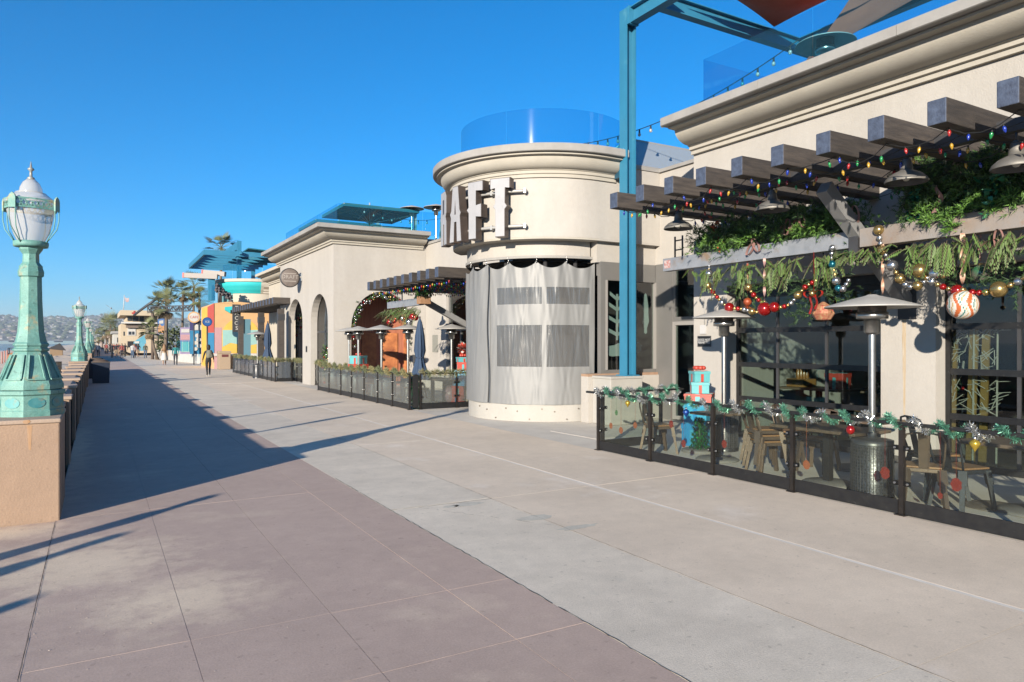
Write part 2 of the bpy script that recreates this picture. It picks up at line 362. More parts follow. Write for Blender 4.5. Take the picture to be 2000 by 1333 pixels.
# beach: one uneven sheet falling to the water
def grid(name, xs, ys, zf, mat, kind):
    v = [(x, y, zf(x, y)) for y in ys for x in xs]; n = len(xs)
    f = [(j*n+i, j*n+i+1, (j+1)*n+i+1, (j+1)*n+i) for j in range(len(ys)-1) for i in range(n-1)]
    mb = MB(); mb.add(v, f, 0, True); return tag(mb.build(name, mat), kind=kind)
def beach_z(x, y):
    d = -x - .7
    z = -.22 - 3.1 * min(1.0, max(0, d-6)/42)
    return z + (.07*math.sin(x*2.1+y*.7) + .06*math.sin(y*1.3-x) + .05*math.sin(x*.6+y*.23)) * min(1, d/1.2)
xs = [-.55 - .35*i for i in range(22)] + [-8.5 - 2.0*i for i in range(24)] + [-70]
ys = [-14 + .6*i for i in range(120)] + [58 + 3*i for i in range(40)] + [180 + 20*i for i in range(30)] + [800, 1100, 1600, 2400]
grid('beach', xs[::-1], ys, beach_z, sand, 'structure')
water = M('sea_water', (.02,.06,.10), .12, col2=(.03,.085,.13), vs=.05, bump=.9, bs=.9, stretch=(.25, .25, 1))
b = MB(); b.add([(-9000,-6000,-3.1),(-44,-6000,-3.1),(-44,2700,-3.1),(-9000,2700,-3.1)], [(0,1,2,3)]); tag(b.build('sea', water), kind='structure')
foam = M('surf_foam', (.75,.76,.76), .8, col2=(.6,.63,.65), vs=.5)
b = MB()
for k in range(5):
    x0 = -47 - k*9
    pts = [(x0 + 2.2*math.sin(j*.9+k) + random.uniform(-.6,.6), -40 + j*14) for j in range(60)]
    for j in range(59):
        if random.random() < .25: continue
        (xa, ya), (xb, yb) = pts[j], pts[j+1]
        b.add([(xa-.9,ya,-3.08),(xb-.9,yb,-3.08),(xb,yb,-2.93),(xa,ya,-2.93),(xa+.8,ya,-3.07),(xb+.8,yb,-3.07)], [(0,1,2,3),(3,2,5,4)])
tag(b.build('surf', foam), kind='stuff')
land = M('far_land', (.36,.32,.27), .95, col2=(.28,.27,.22), vs=.02)
b = MB(); b.box(-2, 420, -.6, 900, 2600, -.12); b.box(12.5, -60, -.6, 600, 420, -.1); tag(b.build('land', land), kind='structure')
# hills across the bay
hill_m = M('hill_scrub', (.13,.145,.115), .95, col2=(.20,.185,.15), vs=.012, stain=(.30,.28,.25), ss=.02, st=.55)
def hill_z(x, y):
    t = (y - 2500) / 1500.0
    h = 6 + 118 * min(1, max(0, t))**.8
    return h + (11*math.sin(x*.004+1) + 6*math.sin(x*.011) + 3*math.sin(x*.031+y*.01) + 3*math.sin(x*.07)) * min(1, max(0, t*1.5)) - 9*max(0, (-x-1300)/900.0)
grid('hills', [-3200 + 45*i for i in range(115)], [2450 + 75*i for i in range(22)], hill_z, hill_m, 'structure')
hw = [M('far_house_%s' % c, k, .8) for c, k in (('white',(.50,.49,.47)),('cream',(.42,.39,.34)),('roof',(.27,.20,.17)),('grey',(.33,.33,.32)))]
b = MB(); rr = random.Random(3)
for k in range(2000):
    y = 2470 + 1400*rr.random()**1.3; x = rr.uniform(-1200, 750); z = hill_z(x, y)
    wd = rr.uniform(6, 15); h = rr.uniform(3, 6.5)
    b.box(x, y, z-4, x+wd, y+9, z+h, rr.choice((0,0,1,2,3,3)))
tag(b.build('hillside_houses', hw), kind='stuff')
fol_far = M('far_tree_green', (.06,.085,.045), .9, col2=(.10,.12,.06), vs=.1)
b = MB()
for k in range(1500):
    y = 2470 + 1450*rr.random(); x = rr.uniform(-1200, 750); z = hill_z(x, y); b.ball((x, y, z+3), rr.uniform(5, 12), 6, 4, 0, .6)
tag(b.build('hillside_trees', fol_far), kind='stuff')
# wrack, kelp and stones strewn on the sand beside the wall
kelp = M('dry_kelp', (.10,.07,.045), .9, col2=(.17,.12,.08), vs=8)
stone = M('beach_stone', (.36,.31,.26), .9, col2=(.24,.21,.18), vs=6, rnd=.2)
b = MB()
for k in range(1500):
    y = 9 + 52*random.random()**1.4; x = -.9 - abs(random.gauss(0, 1.0 + .055*y)); z = beach_z(x, y)
    r = random.uniform(.015, .07); t = random.random()*PI
    if k % 3:
        b.bar((x, y, z+.015), (x+math.cos(t)*r*4, y+math.sin(t)*r*4, z+.03), r*.5, r*.4, 0)
    else: b.ball((x, y, z), r, 6, 4, 1, .7)
tag(b.build('wrack_and_stones', [kelp, stone]), kind='stuff')

# ---------------------------------------------------------------- beach wall with its piers
wall_m = M('peach_concrete', (.47,.325,.225), .9, col2=(.42,.29,.205), vs=1.4, bump=.35, bs=45, stain=(.39,.25,.155), ss=1.3, st=.56, grain=.06, streak=.10)
wall_s = M('peach_coping', (.56,.42,.32), .88, col2=(.50,.38,.29), vs=2.5, bump=.3, bs=50, rnd=.06)
wl = thing('beach_wall', 'low peach concrete wall with capped piers between boardwalk and beach', 'wall', (-.6, 8.72, 0))
b = MB(); b.box(-1.75, 8.72, -.6, -.335, 10.05, 1.015); b.build('end_pier', wall_m, wl, .015)
b = MB(); b.box(-1.77, 8.705, 1.015, -.325, 10.06, 1.06); b.build('pier_cap', wall_s, wl, .012)
b = MB(); b.add([(-.62,8.7185,1.0),(-.575,8.7185,1.0),(-.585,8.7185,.75),(-.605,8.7185,.75)], [(0,1,2,3)]); b.extr([(-.62+.035*math.cos(k),8.702,1.04+.022*math.sin(k)) for k in (0,1,2,3,4,5)], (0,.002,0)); b.build('rust_stain', rust_r, wl)
def wall_run(y0, y1, first):
    y = y0
    while y < y1 - .1:
        ye = min(y1, y + 2.55)
        b = MB(); b.box(-.86, y, -.6, -.44, ye, .90); b.build('wall_panel', wall_m, wl)
        b = MB(); b.sweep([(-.86, y+.005), (-.86, ye-.005)], [(0,.90),(.40+.05,.90),(.45,.95),(.38,.985),(.02,.985),(-.04,.95),(-.04,.90)]); b.build('coping', wall_s, wl)
        if ye + .5 < y1:
            b = MB(); b.box(-.90, ye, -.6, -.36, ye+.55, .985); b.build('pier', wall_m, wl, .01)
            b = MB(); b.box(-.93, ye-.02, .985, -.33, ye+.57, 1.035); b.build('pier_cap', wall_s, wl, .01)
            for q in (-.03, .545):
                b = MB(); b.box(-.44, ye+q, -.1, -.41, ye+q+.035, .9); b.build('recess_shade_strip', dark_in, wl)  # near-black strip painting the shade in the recess beside the pier
        y = ye + .55
wall_run(10.05, 34.0, True)
b = MB(); b.box(-1.0, 34.0, -.6, -.335, 35.9, 1.02); b.build('pier', wall_m, wl, .01)
b = MB(); b.box(-1.02, 33.98, 1.02, -.315, 35.92, 1.06); b.build('pier_cap', wall_s, wl, .01)
wall_run(35.9, 53.0, False); wall_run(76, 140, False)
b = MB(); b.box(-.86, 140, -.6, -.4, 400, .95); b.build('wall_panel', wall_m, wl)

# ---------------------------------------------------------------- street lamps on the piers
globe_m = G('frosted_globe', (.93,.94,.95), 1.4, .12, 0, .5, (.56,.54,.50))
lamp_cap = M('weathered_finial', (.42,.43,.40), .5, .3)
teal_d = M('teal_worn_plate', (.05,.30,.34), .5, .1, col2=(.14,.42,.42), vs=7, stain=(.40,.24,.10), ss=4, st=.58)
def make_lamp(label):
    t = thing('street_lamp', label, 'street lamp', (0,0,0), 'street lamps along the beach wall')
    o8 = PI/8
    def L8(name, prof, m, **k): b = MB(); b.lathe(prof, 8, (0,0,0), 0, False, rot=o8); return b.build(name, m, t, k.get('bevel', 0))
    L8('base', [(.30,0),(.335,0),(.335,.06),(.325,.07),(.325,.22),(.345,.235),(.345,.27),(.30,.285),(0.0,.285)], teal)
    b = MB()
    for k in range(8):
        a = k*PI/4 + PI/4; c = Vector((math.cos(a), math.sin(a), 0)); q = Vector((-c.y, c.x, 0)); r = .325*math.cos(PI/8)
        P = [c*(r+.006) + q*.085*math.cos(u*PI/6) + Vector((0,0,.145+.055*math.sin(u*PI/6))) for u in range(12)]
        b.extr(P, c*-.02)
    b.build('base_plaque', teal_d, t)
    prof = [(.33,.285),(.33,.33),(.30,.40),(.25,.50),(.215,.58),(.185,.66),(.165,.69)]
    L8('bell', prof, teal)
    b = MB()
    for k in range(8):
        a = k*PI/4 + PI/8 + PI/8
        c = Vector((math.cos(a), math.sin(a), 0)); q = Vector((-c.y, c.x, 0)); cf = math.cos(PI/8)
        for s in (-1, 1):
            b.bar(c*(.30*cf+.012) + q*s*.085 + Vector((0,0,.40)), c*(.19*cf+.012) + q*s*.05 + Vector((0,0,.655)), .018, .016)
        b.bar(c*(.305*cf+.012) - q*.09 + Vector((0,0,.395)), c*(.305*cf+.012) + q*.09 + Vector((0,0,.395)), .018, .016)
    b.build('bell_panel_ribs', teal, t)
    L8('ring', [(.165,.69),(.185,.70),(.185,.72),(.165,.73),(.165,.745),(.18,.755),(.18,.775),(.16,.79)], teal)
    L8('shaft', [(.16,.79),(.135,.90),(.122,1.05),(.113,1.25),(.108,1.50)], teal)
    L8('capital', [(.108,1.50),(.128,1.51),(.132,1.56),(.118,1.60),(.118,1.62),(.085,1.66),(.082,1.75),(.118,1.80),(.122,1.83)], teal)
    b = MB(); b.lathe([(.10,1.83),(.17,1.83),(.175,1.85),(.175,1.885),(.16,1.89),(0,1.89)], 24); c = b.build('collar', teal, t)
    b = MB(); b.lathe([(.135,1.89),(.168,1.96),(.205,2.08),(.235,2.21),(.24,2.29),(.22,2.31)], 28); b.build('globe', globe_m, t)
    b = MB(); b.lathe([(.255,2.30),(.258,2.315),(.225,2.36),(.185,2.39),(.165,2.405),(.155,2.42)], 28)
    b.lathe([(.118,2.415),(.118,2.43),(.112,2.47),(.085,2.53),(.045,2.57),(.03,2.575)], 24); b.lathe([(.15,2.42),(.118,2.415)], 24); b.build('dome', globe_m, t)
    b = MB(); b.lathe([(.035,2.57),(.04,2.585),(.016,2.60),(.014,2.66),(.034,2.675),(.034,2.685),(.014,2.70),(.003,2.765),(0,2.77)], 10); b.build('finial', lamp_cap, t)
    # square pierced band with corner brackets
    b = MB(); h = .305
    cs = [Vector((h*math.cos(a), h*math.sin(a), 0)) for a in (R(45), R(135), R(225), R(315))]
    for i in range(4):
        p, q = cs[i], cs[(i+1) % 4]; out = ((p+q)/2).normalized()*.035
        m = (p+q)/2 + out
        for (u, v_) in ((p, m), (m, q)):
            for z in (2.235, 2.325): b.bar(u+Vector((0,0,z)), v_+Vector((0,0,z)), .012, .018)
            n = 4
            for k in range(n):
                a0 = u.lerp(v_, k/n); a1 = u.lerp(v_, (k+1)/n)
                b.bar(a0+Vector((0,0,2.235)), a1+Vector((0,0,2.325)), .008, .012); b.bar(a0+Vector((0,0,2.325)), a1+Vector((0,0,2.235)), .008, .012)
    b.build('pierced_band', teal, t)
    for p in cs:
        d = p.normalized(); q = Vector((-d.y, d.x, 0)); b = MB()
        b.extr([d*(h+.008)+q*x+Vector((0,0,z)) for x, z in ((-.04,2.215),(.04,2.215),(.04,2.32),(.03,2.35),(0,2.375),(-.03,2.35),(-.04,2.32))], d*-.018)
        b.build('corner_shield', teal, t)
    for p in cs:
        d = p.normalized(); q = Vector((-d.y, d.x, 0)); b = MB()
        for s in (-1, 1):
            b.path([d*(h+.0) + q*s*.035 + Vector((0,0,2.225)), d*(h+.0)+q*s*.035+Vector((0,0,2.12)), d*(h-.02)+q*s*.028+Vector((0,0,2.02)), d*(h-.085)+q*s*.014+Vector((0,0,1.93)), d*.172+Vector((0,0,1.865))], .0055, 6)
        b.build('strap', teal, t)
    return t
lamp = make_lamp('near teal street lamp with frosted globe on the peach wall end')
at_place(lamp, (-.625, 9.32, 1.06), R(14)); lamp.scale = (.94, .94, 1)
lm = [( -.65, 34.95, 'teal street lamp second from the camera behind the near one'), (-.6, 60.5, 'third teal street lamp along the beach wall'),
      (-.6, 86, 'fourth teal street lamp along the beach wall'), (-.6, 112, 'fifth teal street lamp in the distance'), (-.6, 138, 'sixth and most distant teal street lamp')]
for x, y, lb in lm: dup(lamp, (x, y, 1.04), R(14), lb)
paper = M('faded_notice', (.62,.50,.47), .9, col2=(.50,.36,.34), vs=14, stain=(.72,.62,.58), ss=6, st=.5)
b = MB(); b.box(-.015, -.09, 0, .0, .09, .58); pn = b.build('notice', paper, None, 0, (-.455, 9.21, 2.02)); pn.rotation_euler = (0, 0, R(-45))
tag(pn, 'faded pink paper notice fixed to the near lamp shaft', 'notice')
# ---------------------------------------------------------------- main restaurant block (right half of the photo)
FX = 10.6                      # street face
bl = thing('restaurant_building', 'cream stucco restaurant block with moulded cornice and glass garage doors on the right', 'building', (FX, 5, 0))
b = MB()
outl = [(10.66,0),(10.66,6.19),(-4,6.19),(-4,0),(-1.33,0),(-1.33,2.95),(1.81,2.95),(1.81,0),(2.65,0),(2.65,2.95),(5.79,2.95),(5.79,0),(6.63,0),(6.63,2.95),(9.77,2.95),(9.77,0)]
b.extr([(FX, y, z) for y, z in outl], (.30, 0, 0)); b.build('street_wall', stucco, bl)
b = MB(); b.box(FX+.30, 10.36, 0, 17, 10.66, 6.19); b.build('north_wall', stucco, bl)
b = MB(); b.box(FX+.302, -3.99, 6.0, 23.7, 10.35, 6.18); b.build('roof', capgrey, bl)
b = MB(); b.box(FX+.30, -4.3, 0, 24, -4, 6.19); b.box(23.7, -4, 0, 24, 10.36, 6.19); b.build('rear_wall', stucco, bl)
CPROF = [(0,5.70),(.075,5.70),(.075,5.775),(.13,5.785),(.13,5.85),(.17,5.86),(.17,5.875),(.25,5.884),(.33,5.908),(.40,5.942),(.455,5.985),(.495,6.03),(.52,6.08),(.53,6.13),(.70,6.135),(.70,6.175),(0,6.175)]
CAPP = [(0,6.178),(.84,6.178),(.86,6.19),(.86,6.335),(.84,6.35),(-.55,6.35),(-.55,6.195)]
PTH = [(FX, 10.66), (FX, -4)]
def smooth_split(o, a=28):
    e = o.modifiers.new('split', 'EDGE_SPLIT'); e.split_angle = R(a); return o
b = MB(); b.sweep(PTH, CPROF, sm=True); smooth_split(b.build('cornice', stucco2, bl))
y = 10.72
while y > -3:
    ye = y - 2.43; b = MB(); b.sweep([(FX, y), (FX, ye+.008)], CAPP); b.build('parapet_cap', capgrey, bl); y = ye
# overhead glazed doors: every rail, mullion and pane its own part
def garage_door(y0, y1, label):
    t = thing('glazed_garage_door', label, 'garage door', (FX+.27, (y0+y1)/2, 0)); x0, x1 = FX+.255, FX+.305
    zs = [.05, .76, 1.42, 2.08, 2.74]; 
    ys = [y0+.07, y0+.07+(y1-y0-.14)*.36, y0+.07+(y1-y0-.14)*.70, y1-.07]
    for s in (y0+.001, y1-.066):
        b = MB(); b.box(x0, s, 0, x1, s+.065, 2.949); b.build('stile', black_mt, t)
    for k, z in enumerate(zs):
        b = MB(); b.box(x0-.004, y0+.07, z-.045, x1+.004, y1-.07, z+.045); b.build('rail', black_mt, t)
    for k in range(4):
        for yy in ys[1:3]:
            b = MB(); b.box(x0+.002, yy-.022, zs[k]+.046, x1-.002, yy+.022, zs[k+1]-.046); b.build('mullion', steel_dk, t)
        for j in range(3):
            b = MB(); b.box(FX+.278, ys[j]+.0, zs[k]+.045, FX+.284, ys[j+1], zs[k+1]-.045); b.build('pane', glass_w, t)
    b = MB(); b.box(x0, y0+.07, 2.79, x1, y1-.07, 2.949); b.build('head_panel', black_mt, t)
    return t
garage_door(6.63, 9.77, 'black framed glazed garage door between the sign pillar and the rust streaked pillar')
garage_door(2.65, 5.79, 'black framed glazed garage door at the right edge behind gold slats')
garage_door(-1.33, 1.81, 'black framed glazed garage door further along the same front')
# interior
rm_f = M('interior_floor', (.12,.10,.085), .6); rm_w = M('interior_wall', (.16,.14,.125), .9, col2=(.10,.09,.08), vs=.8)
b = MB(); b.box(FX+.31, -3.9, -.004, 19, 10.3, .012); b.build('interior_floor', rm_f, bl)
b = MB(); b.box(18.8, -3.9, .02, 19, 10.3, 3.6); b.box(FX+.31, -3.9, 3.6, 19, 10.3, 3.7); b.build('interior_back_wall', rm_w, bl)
rust_streak = M('rust_streak', (.50,.36,.20), .9, col2=(.60,.52,.42), vs=9, stretch=(1, 6, .5))
b = MB(); b.add([(FX-.003, 6.27, .75),(FX-.003, 6.24, .75),(FX-.003, 6.225, 2.3),(FX-.003, 6.29, 2.3)], [(0,1,2,3)]); b.build('rust_stain', rust_streak, bl)
base_d = M('dark_skirting', (.10,.095,.09), .8)
for (ya, yb) in ((9.77,10.66),(5.79,6.63),(1.81,2.65)):
    b = MB(); b.box(FX-.02, ya-.01, 0, FX-.001, yb+.01, .11); b.build('skirting', base_d, bl)

# ---------------------------------------------------------------- link bay with entrance, between the block and the round tower
BX, BY = 11.85, 13.05
TX, TY = 10.0, 15.4
lk = thing('entrance_bay', 'recessed entrance bay with grey window frames between the round tower and the block', 'building', (BX, 12, 0))
b = MB(); b.box(BX, 10.66, 3.75, BX+.3, 13.3, 5.98); b.build('west_upper_wall', stucco, lk)
b = MB(); b.box(TX+.001, BY+.001, 4.20, BX, BY+.298, 4.239); b.build('south_upper_wall', stucco, lk)
b = MB(); b.box(10.05, BY+.16, 3.72, BX, BY+.4, 4.20); b.build('window_head_wall', stucco, lk)
b = MB(); b.box(9.95, BY-.03, 5.98, BX+.33, BY+.3, 6.06); b.box(BX-.06, 10.67, 5.98, BX+.33, BY-.03, 6.06); b.build('parapet_cap', capgrey, lk)
b = MB(); b.box(10.2, BY+.3, 5.9, 18, 17, 5.97); b.box(BX+.3, 10.67, 5.9, 18, BY+.3, 5.97); b.build('roof', capgrey, lk)
# south window: frame, sill, panes
pwl = at_y(1170, 600, BY+.2).x; pwr = at_y(1287, 600, BY+.2).x
wz0, wz1 = 1.12, 3.45
b = MB(); b.box(pwl, BY+.14, 3.42, BX, BY+.3, 3.74); b.build('window_header', frame_gr, lk)
wf = MB(); xs = [pwl+.0, (pwl*.42+pwr*.58), pwr]
b = MB(); b.box(pwl, BY+.13, wz0, pwl+.14, BY+.26, wz1-.03); b.box(pwr-.13, BY+.13, wz0, pwr, BY+.26, wz1-.03); b.box(pwl+.14, BY+.13, wz1-.14, pwr-.13, BY+.26, wz1-.03); b.box(pwl+.14, BY+.13, wz0, pwr-.13, BY+.26, wz0+.08); wfo = b.build('window_frame', frame_gr, lk)
b = MB(); b.box(pwl+.14, BY+.11, wz0+.08, pwl+.19, BY+.24, wz1-.14); b.box(pwr-.19, BY+.11, wz0+.08, pwr-.13, BY+.24, wz1-.14); b.build('frame_lip', frame_lt, wfo)
for xa, xb in ((pwl+.19, xs[1]-.03), (xs[1]+.03, pwr-.19)):
    b = MB(); b.box(xa, BY+.20, wz0+.08, xb, BY+.208, wz1-.14); b.build('pane', glass_w, lk)
b = MB(); b.box(xs[1]-.03, BY+.15, wz0+.08, xs[1]+.03, BY+.24, wz1-.14); b.build('mullion', frame_gr, lk)
b = MB(); b.box(9.7, BY+.05, wz0-.06, pwr, BY+.3, wz0); b.build('sill', M('terracotta_sill', (.46,.30,.20), .8, col2=(.38,.24,.16), vs=8), lk)
b = MB(); b.box(9.7, BY+.02, 0, BX, BY+.3, wz0-.06); b.build('apron_wall', stucco, lk)
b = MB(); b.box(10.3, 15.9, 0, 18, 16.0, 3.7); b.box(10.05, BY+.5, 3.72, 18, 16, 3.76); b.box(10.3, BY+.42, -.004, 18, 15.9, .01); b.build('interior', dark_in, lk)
# window picture: white cut-out tree, clouds and gifts stuck inside the glass
deco = M('white_window_decal', (.62,.68,.68), .8)
def flat(mb, pts, y, th=.004): mb.extr([(x, y, z) for x, z in pts], (0, th, 0))
b = MB(); cx = pwl + .55; yy = BY + .212
flat(b, [(cx-.03,1.9),(cx+.03,1.9),(cx+.03,3.0),(cx-.03,3.0)], yy)
for q, z in ((.32,2.05),(.30,2.35),(.27,2.65),(.22,2.9)):
    for s in (-1, 1): flat(b, [(cx+s*.035, z-.05),(cx+s*.035, z+.04),(cx+s*q, z+.16),(cx+s*q, z+.07)], yy)
b.build('tree_decal', deco, lk)
b = MB()
P = []
for u in range(30):
    a = 2*PI*u/30; rr_ = 1 + .13*math.sin(a*5+.6)
    P.append((cx + .08 + .40*math.cos(a)*rr_, 1.66 + .16*math.sin(a)*rr_))
flat(b, P, yy); flat(b, [(xs[1]+.12+.10*math.cos(2*PI*u/14)*(1+.3*math.sin(u*2)), 1.72+.14*math.sin(2*PI*u/14)) for u in range(14)], yy)
P = [(pwr-.42+.09*math.cos(2*PI*u/16)*(1+.35*math.sin(u*3)), 2.55+.5*math.sin(2*PI*u/16)) for u in range(16)]; flat(b, P, yy)
b.build('cloud_decal', deco, lk)
# entrance: door frames on the west face
def frame_rect(parent, X, y0, y1, z0, z1, tr, m):
    b = MB(); b.box(X, y0, z0, X+.09, y0+tr, z1); b.box(X, y1-tr, z0, X+.09, y1, z1); b.box(X, y0+tr, z1-tr, X+.09, y1-tr, z1); b.box(X, y0+tr, z0, X+.09, y1-tr, z0+tr); return b.build('frame', m, parent)
b = MB(); b.box(BX-.02, 12.62, 0, BX+.12, BY+.12, 3.75); b.build('corner_post', frame_gr, lk)
dr = thing('entrance_door', 'grey framed glass entrance door with transom between the corner post and the white pillar', 'door', (BX, 11.6, 0))
frame_rect(dr, BX, 10.67, 12.62, 2.35, 3.74, .10, frame_gr)
b = MB(); b.box(BX+.03, 10.77, 2.45, BX+.04, 12.52, 3.64); b.build('transom_pane', glass_w, dr)
frame_rect(dr, BX+.003, 11.72, 12.62, .02, 2.345, .09, frame_lt); b = MB(); b.box(BX+.03, 11.81, .11, BX+.04, 12.53, 2.255); b.build('pane', glass_w, dr)
frame_rect(dr, BX+.003, 10.67, 11.715, .02, 2.345, .11, frame_gr); b = MB(); b.box(BX+.03, 10.78, .13, BX+.04, 11.605, 2.235); b.build('pane', glass_w, dr)
b = MB(); b.bar((BX-.06, 11.66, .9), (BX-.06, 11.66, 1.5), .03, .03); b.box(BX-.05, 11.65, .95, BX, 11.67, .98); b.box(BX-.05, 11.65, 1.42, BX, 11.67, 1.45); b.build('handle', chrome, dr)
b = MB(); b.box(BX+.25, 10.67, .012, 17, 12.9, .02); b.box(17, 10.67, .02, 17.1, 13, 3.7); b.build('lobby', M('lobby_wall', (.5,.52,.48), .9, k=1), lk)
# planter wall carrying the blue column
b = MB(); pr = at_y(1252, 737, 12.45).x
pl = at_y(1193, 737, 12.4).x; b.box(pl, 12.4, 0, pr, BY+.02, 1.03); b.build('planter_wall', white_st, lk, .012)
b = MB(); b.box(pl-.02, 12.38, 1.03, pr+.02, BY+.02, 1.085); b.build('planter_cap', white_st, lk, .01)
# glass hip skylight on the bay roof
sk = thing('roof_skylight', 'translucent hipped glass skylight on the bay roof behind the blue column', 'skylight', (BX, BY, 6.06))
sk_m = G('skylight_glass', (.62,.70,.74), 1.6, .1, 0, .35, (.55,.60,.64))
apx = [(BX-.35, BY+.75, 6.95), (BX+2.3, BY+.75, 6.95)]
A, B_, C_, D_ = (BX-1.35, BY+.0, 6.07), (BX+3, BY+.0, 6.07), (BX+3, BY+1.6, 6.07), (BX-1.35, BY+1.6, 6.07)
for poly in ([A, apx[0], D_], [A, B_, apx[1], apx[0]], [D_, apx[0], apx[1], C_]):
    b = MB(); b.extr(poly, (0, 0, .012)); b.build('pane', sk_m, sk)
b = MB()
for p, q in ((A, apx[0]), (D_, apx[0]), apx, (A, D_), (A, B_)): b.bar(p, q, .04, .04)
b.build('glazing_bars', frame_lt, sk)

# ---------------------------------------------------------------- round tower
TX, TY = 10.0, 15.4
tw = thing('round_tower', 'cream round tower with curved cornice beside the blue column', 'building', (TX, TY, 0))
A0, A1 = R(130), R(270)
def arc(r, a0, a1, n): return [(TX + r*math.cos(a0 + (a1-a0)*i/n), TY + r*math.sin(a0 + (a1-a0)*i/n)) for i in range(n+1)]
Ru = 2.35
def ring_wall(name, r0, r1, z0, z1, m, a0=A0, a1=A1, n=64, par=tw):
    b = MB(); b.lathe([(r0, z0), (r1, z0), (r1, z1), (r0, z1), (r0, z0)], n, (TX, TY, 0), 0, False, a0, a1)
    o = b.build(name, m, par)
    for p in o.data.polygons: p.use_smooth = True
    e = o.modifiers.new('split', 'EDGE_SPLIT'); e.split_angle = R(30)
    return o
b = MB(); b.sweep(arc(Ru, A0, A1, 64) + [(BX, TY-Ru)], [(-.3,4.24),(0,4.24),(0,5.98),(-.3,5.98),(-.3,4.24)], sm=True); smooth_split(b.build('upper_wall', stucco, tw))
ring_wall('soffit_band', 1.72, Ru-.004, 4.20, 4.239, stucco2)
ring_wall('lower_band', 1.70, 1.99, 3.86, 4.20, stucco)
ring_wall('curtain_track', 1.93, 2.03, 3.80, 3.86, capgrey, R(130), R(272))
ring_wall('base_wall', 1.70, 1.95, 0.0, .46, white_st, R(120), R(275))
bolt = M('rusty_bolt', (.30,.26,.22), .6, .6)
for k in range(11):
    a = R(184 + 8.6*k); z = (.30, .24, .06)[k % 3]
    b = MB(); b.tube((TX+1.94*math.cos(a), TY+1.94*math.sin(a), z), (TX+1.97*math.cos(a), TY+1.97*math.sin(a), z), .018, n=8); b.build('anchor_bolt', bolt, tw)
DP = [(o*.93, z+.0) for o, z in CPROF]; CPS = [(min(o, .75)*.93+.0 if o > 0 else o, z) for o, z in CAPP]
path = arc(Ru, R(128), R(270), 70) + [(10.45, BY)]
b = MB(); b.sweep(path, [(o*.60, z-.12) for o, z in CPROF], sm=True); o = b.build('cornice', stucco2, tw); e = o.modifiers.new('split', 'EDGE_SPLIT'); e.split_angle = R(28)
b = MB(); b.sweep(path, [(o*.60 if o > 0 else o, z-.115) for o, z in CAPP], sm=True); o = b.build('parapet_cap', capgrey, tw); e = o.modifiers.new('split', 'EDGE_SPLIT'); e.split_angle = R(28)
b = MB(); b.lathe([(0,6.0),(Ru-.3,6.0)], 48, (TX, TY, 0)); b.build('roof_deck', capgrey, tw)
b = MB(); b.box(TX, TY+1.6, 0, 17, TY+2.35, 5.98); b.build('north_wall', stucco, tw)
# dark inside with posts seen above the curtain
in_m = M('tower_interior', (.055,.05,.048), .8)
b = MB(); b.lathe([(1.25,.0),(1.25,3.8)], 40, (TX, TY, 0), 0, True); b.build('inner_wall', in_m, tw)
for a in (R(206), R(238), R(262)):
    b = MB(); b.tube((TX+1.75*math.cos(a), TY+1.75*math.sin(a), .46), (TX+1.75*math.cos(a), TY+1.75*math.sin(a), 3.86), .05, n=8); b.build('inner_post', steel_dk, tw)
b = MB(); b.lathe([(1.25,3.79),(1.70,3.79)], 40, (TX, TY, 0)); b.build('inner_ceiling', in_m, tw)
# glass balustrade of curved panels with steel feet
rg = thing('curved_glass_balustrade', 'curved frameless glass balustrade on top of the round tower', 'balustrade', (TX, TY, 6.235))
for a0, a1 in ((R(150), R(212.7)), (R(213.1), R(273.6)), (R(274), R(318)), (R(318.4), R(352))):
    b = MB(); b.lathe([(2.13,6.237),(2.145,6.237),(2.145,7.22),(2.13,7.22),(2.13,6.237)], 26, (TX, TY, 0), 0, True, a0, a1)
    o = b.build('glass_panel', glass_r, rg); e = o.modifiers.new('split', 'EDGE_SPLIT'); e.split_angle = R(40)
    for f in (.2, .8):
        a = a0 + (a1-a0)*f; b = MB(); b.tube((TX+2.14*math.cos(a), TY+2.14*math.sin(a), 6.236), (TX+2.14*math.cos(a), TY+2.14*math.sin(a), 6.36), .05, .035, 10); b.build('spigot', M('white_spigot', (.6,.6,.6), .4, .3), rg)
# vinyl weather curtain: cloth with windows left open for the clear panels
cu = thing('weather_curtain', 'grey vinyl weather curtain with clear windows hung round the tower', 'curtain', (TX, TY, .46))
cl_m = M('grey_vinyl_cloth', (.285,.287,.285), .5, col2=(.262,.264,.262), vs=1.6, bump=.12, bs=160)
hooksA = [R(a) for a in (-166, -147.5, -128, -108, -87)]
WIN = [(-157,-129,2.73,3.12),(-157,-122.6+0,1.27,2.24),(-121,-90.5,2.73,3.13),(-121,-90.5,1.27,2.24)]
WIN[0] = (-157,-124.5,2.73,3.12); WIN[1] = (-157,-124.5,1.27,2.24)
def cur_r(ad, z):
    f = min(1, max(0, (z-.4)/2.2))
    g = max(0, (z-2.9)/.8)
    return 1.985 + .014*math.sin(ad*.21+.8) + (.016*f)*math.sin(ad*.16+.9*z) + .004*math.sin(ad*.62+z*2.6)*f + .012*g*math.sin(ad*.65) + .012*math.exp(-((ad+126)/4)**2)*f + sum(.0035*math.sin((ad-hk_)*1.5*sg_ + z*5.5)*math.exp(-((ad-hk_-sg_*(3.74-z)*7)/4.0)**2) for hk_ in (-166,-147.5,-128,-108,-87) for sg_ in (-1,1)) + .003*math.sin(ad*.9-z*3.1)*math.sin(z*1.7+ad*.2)
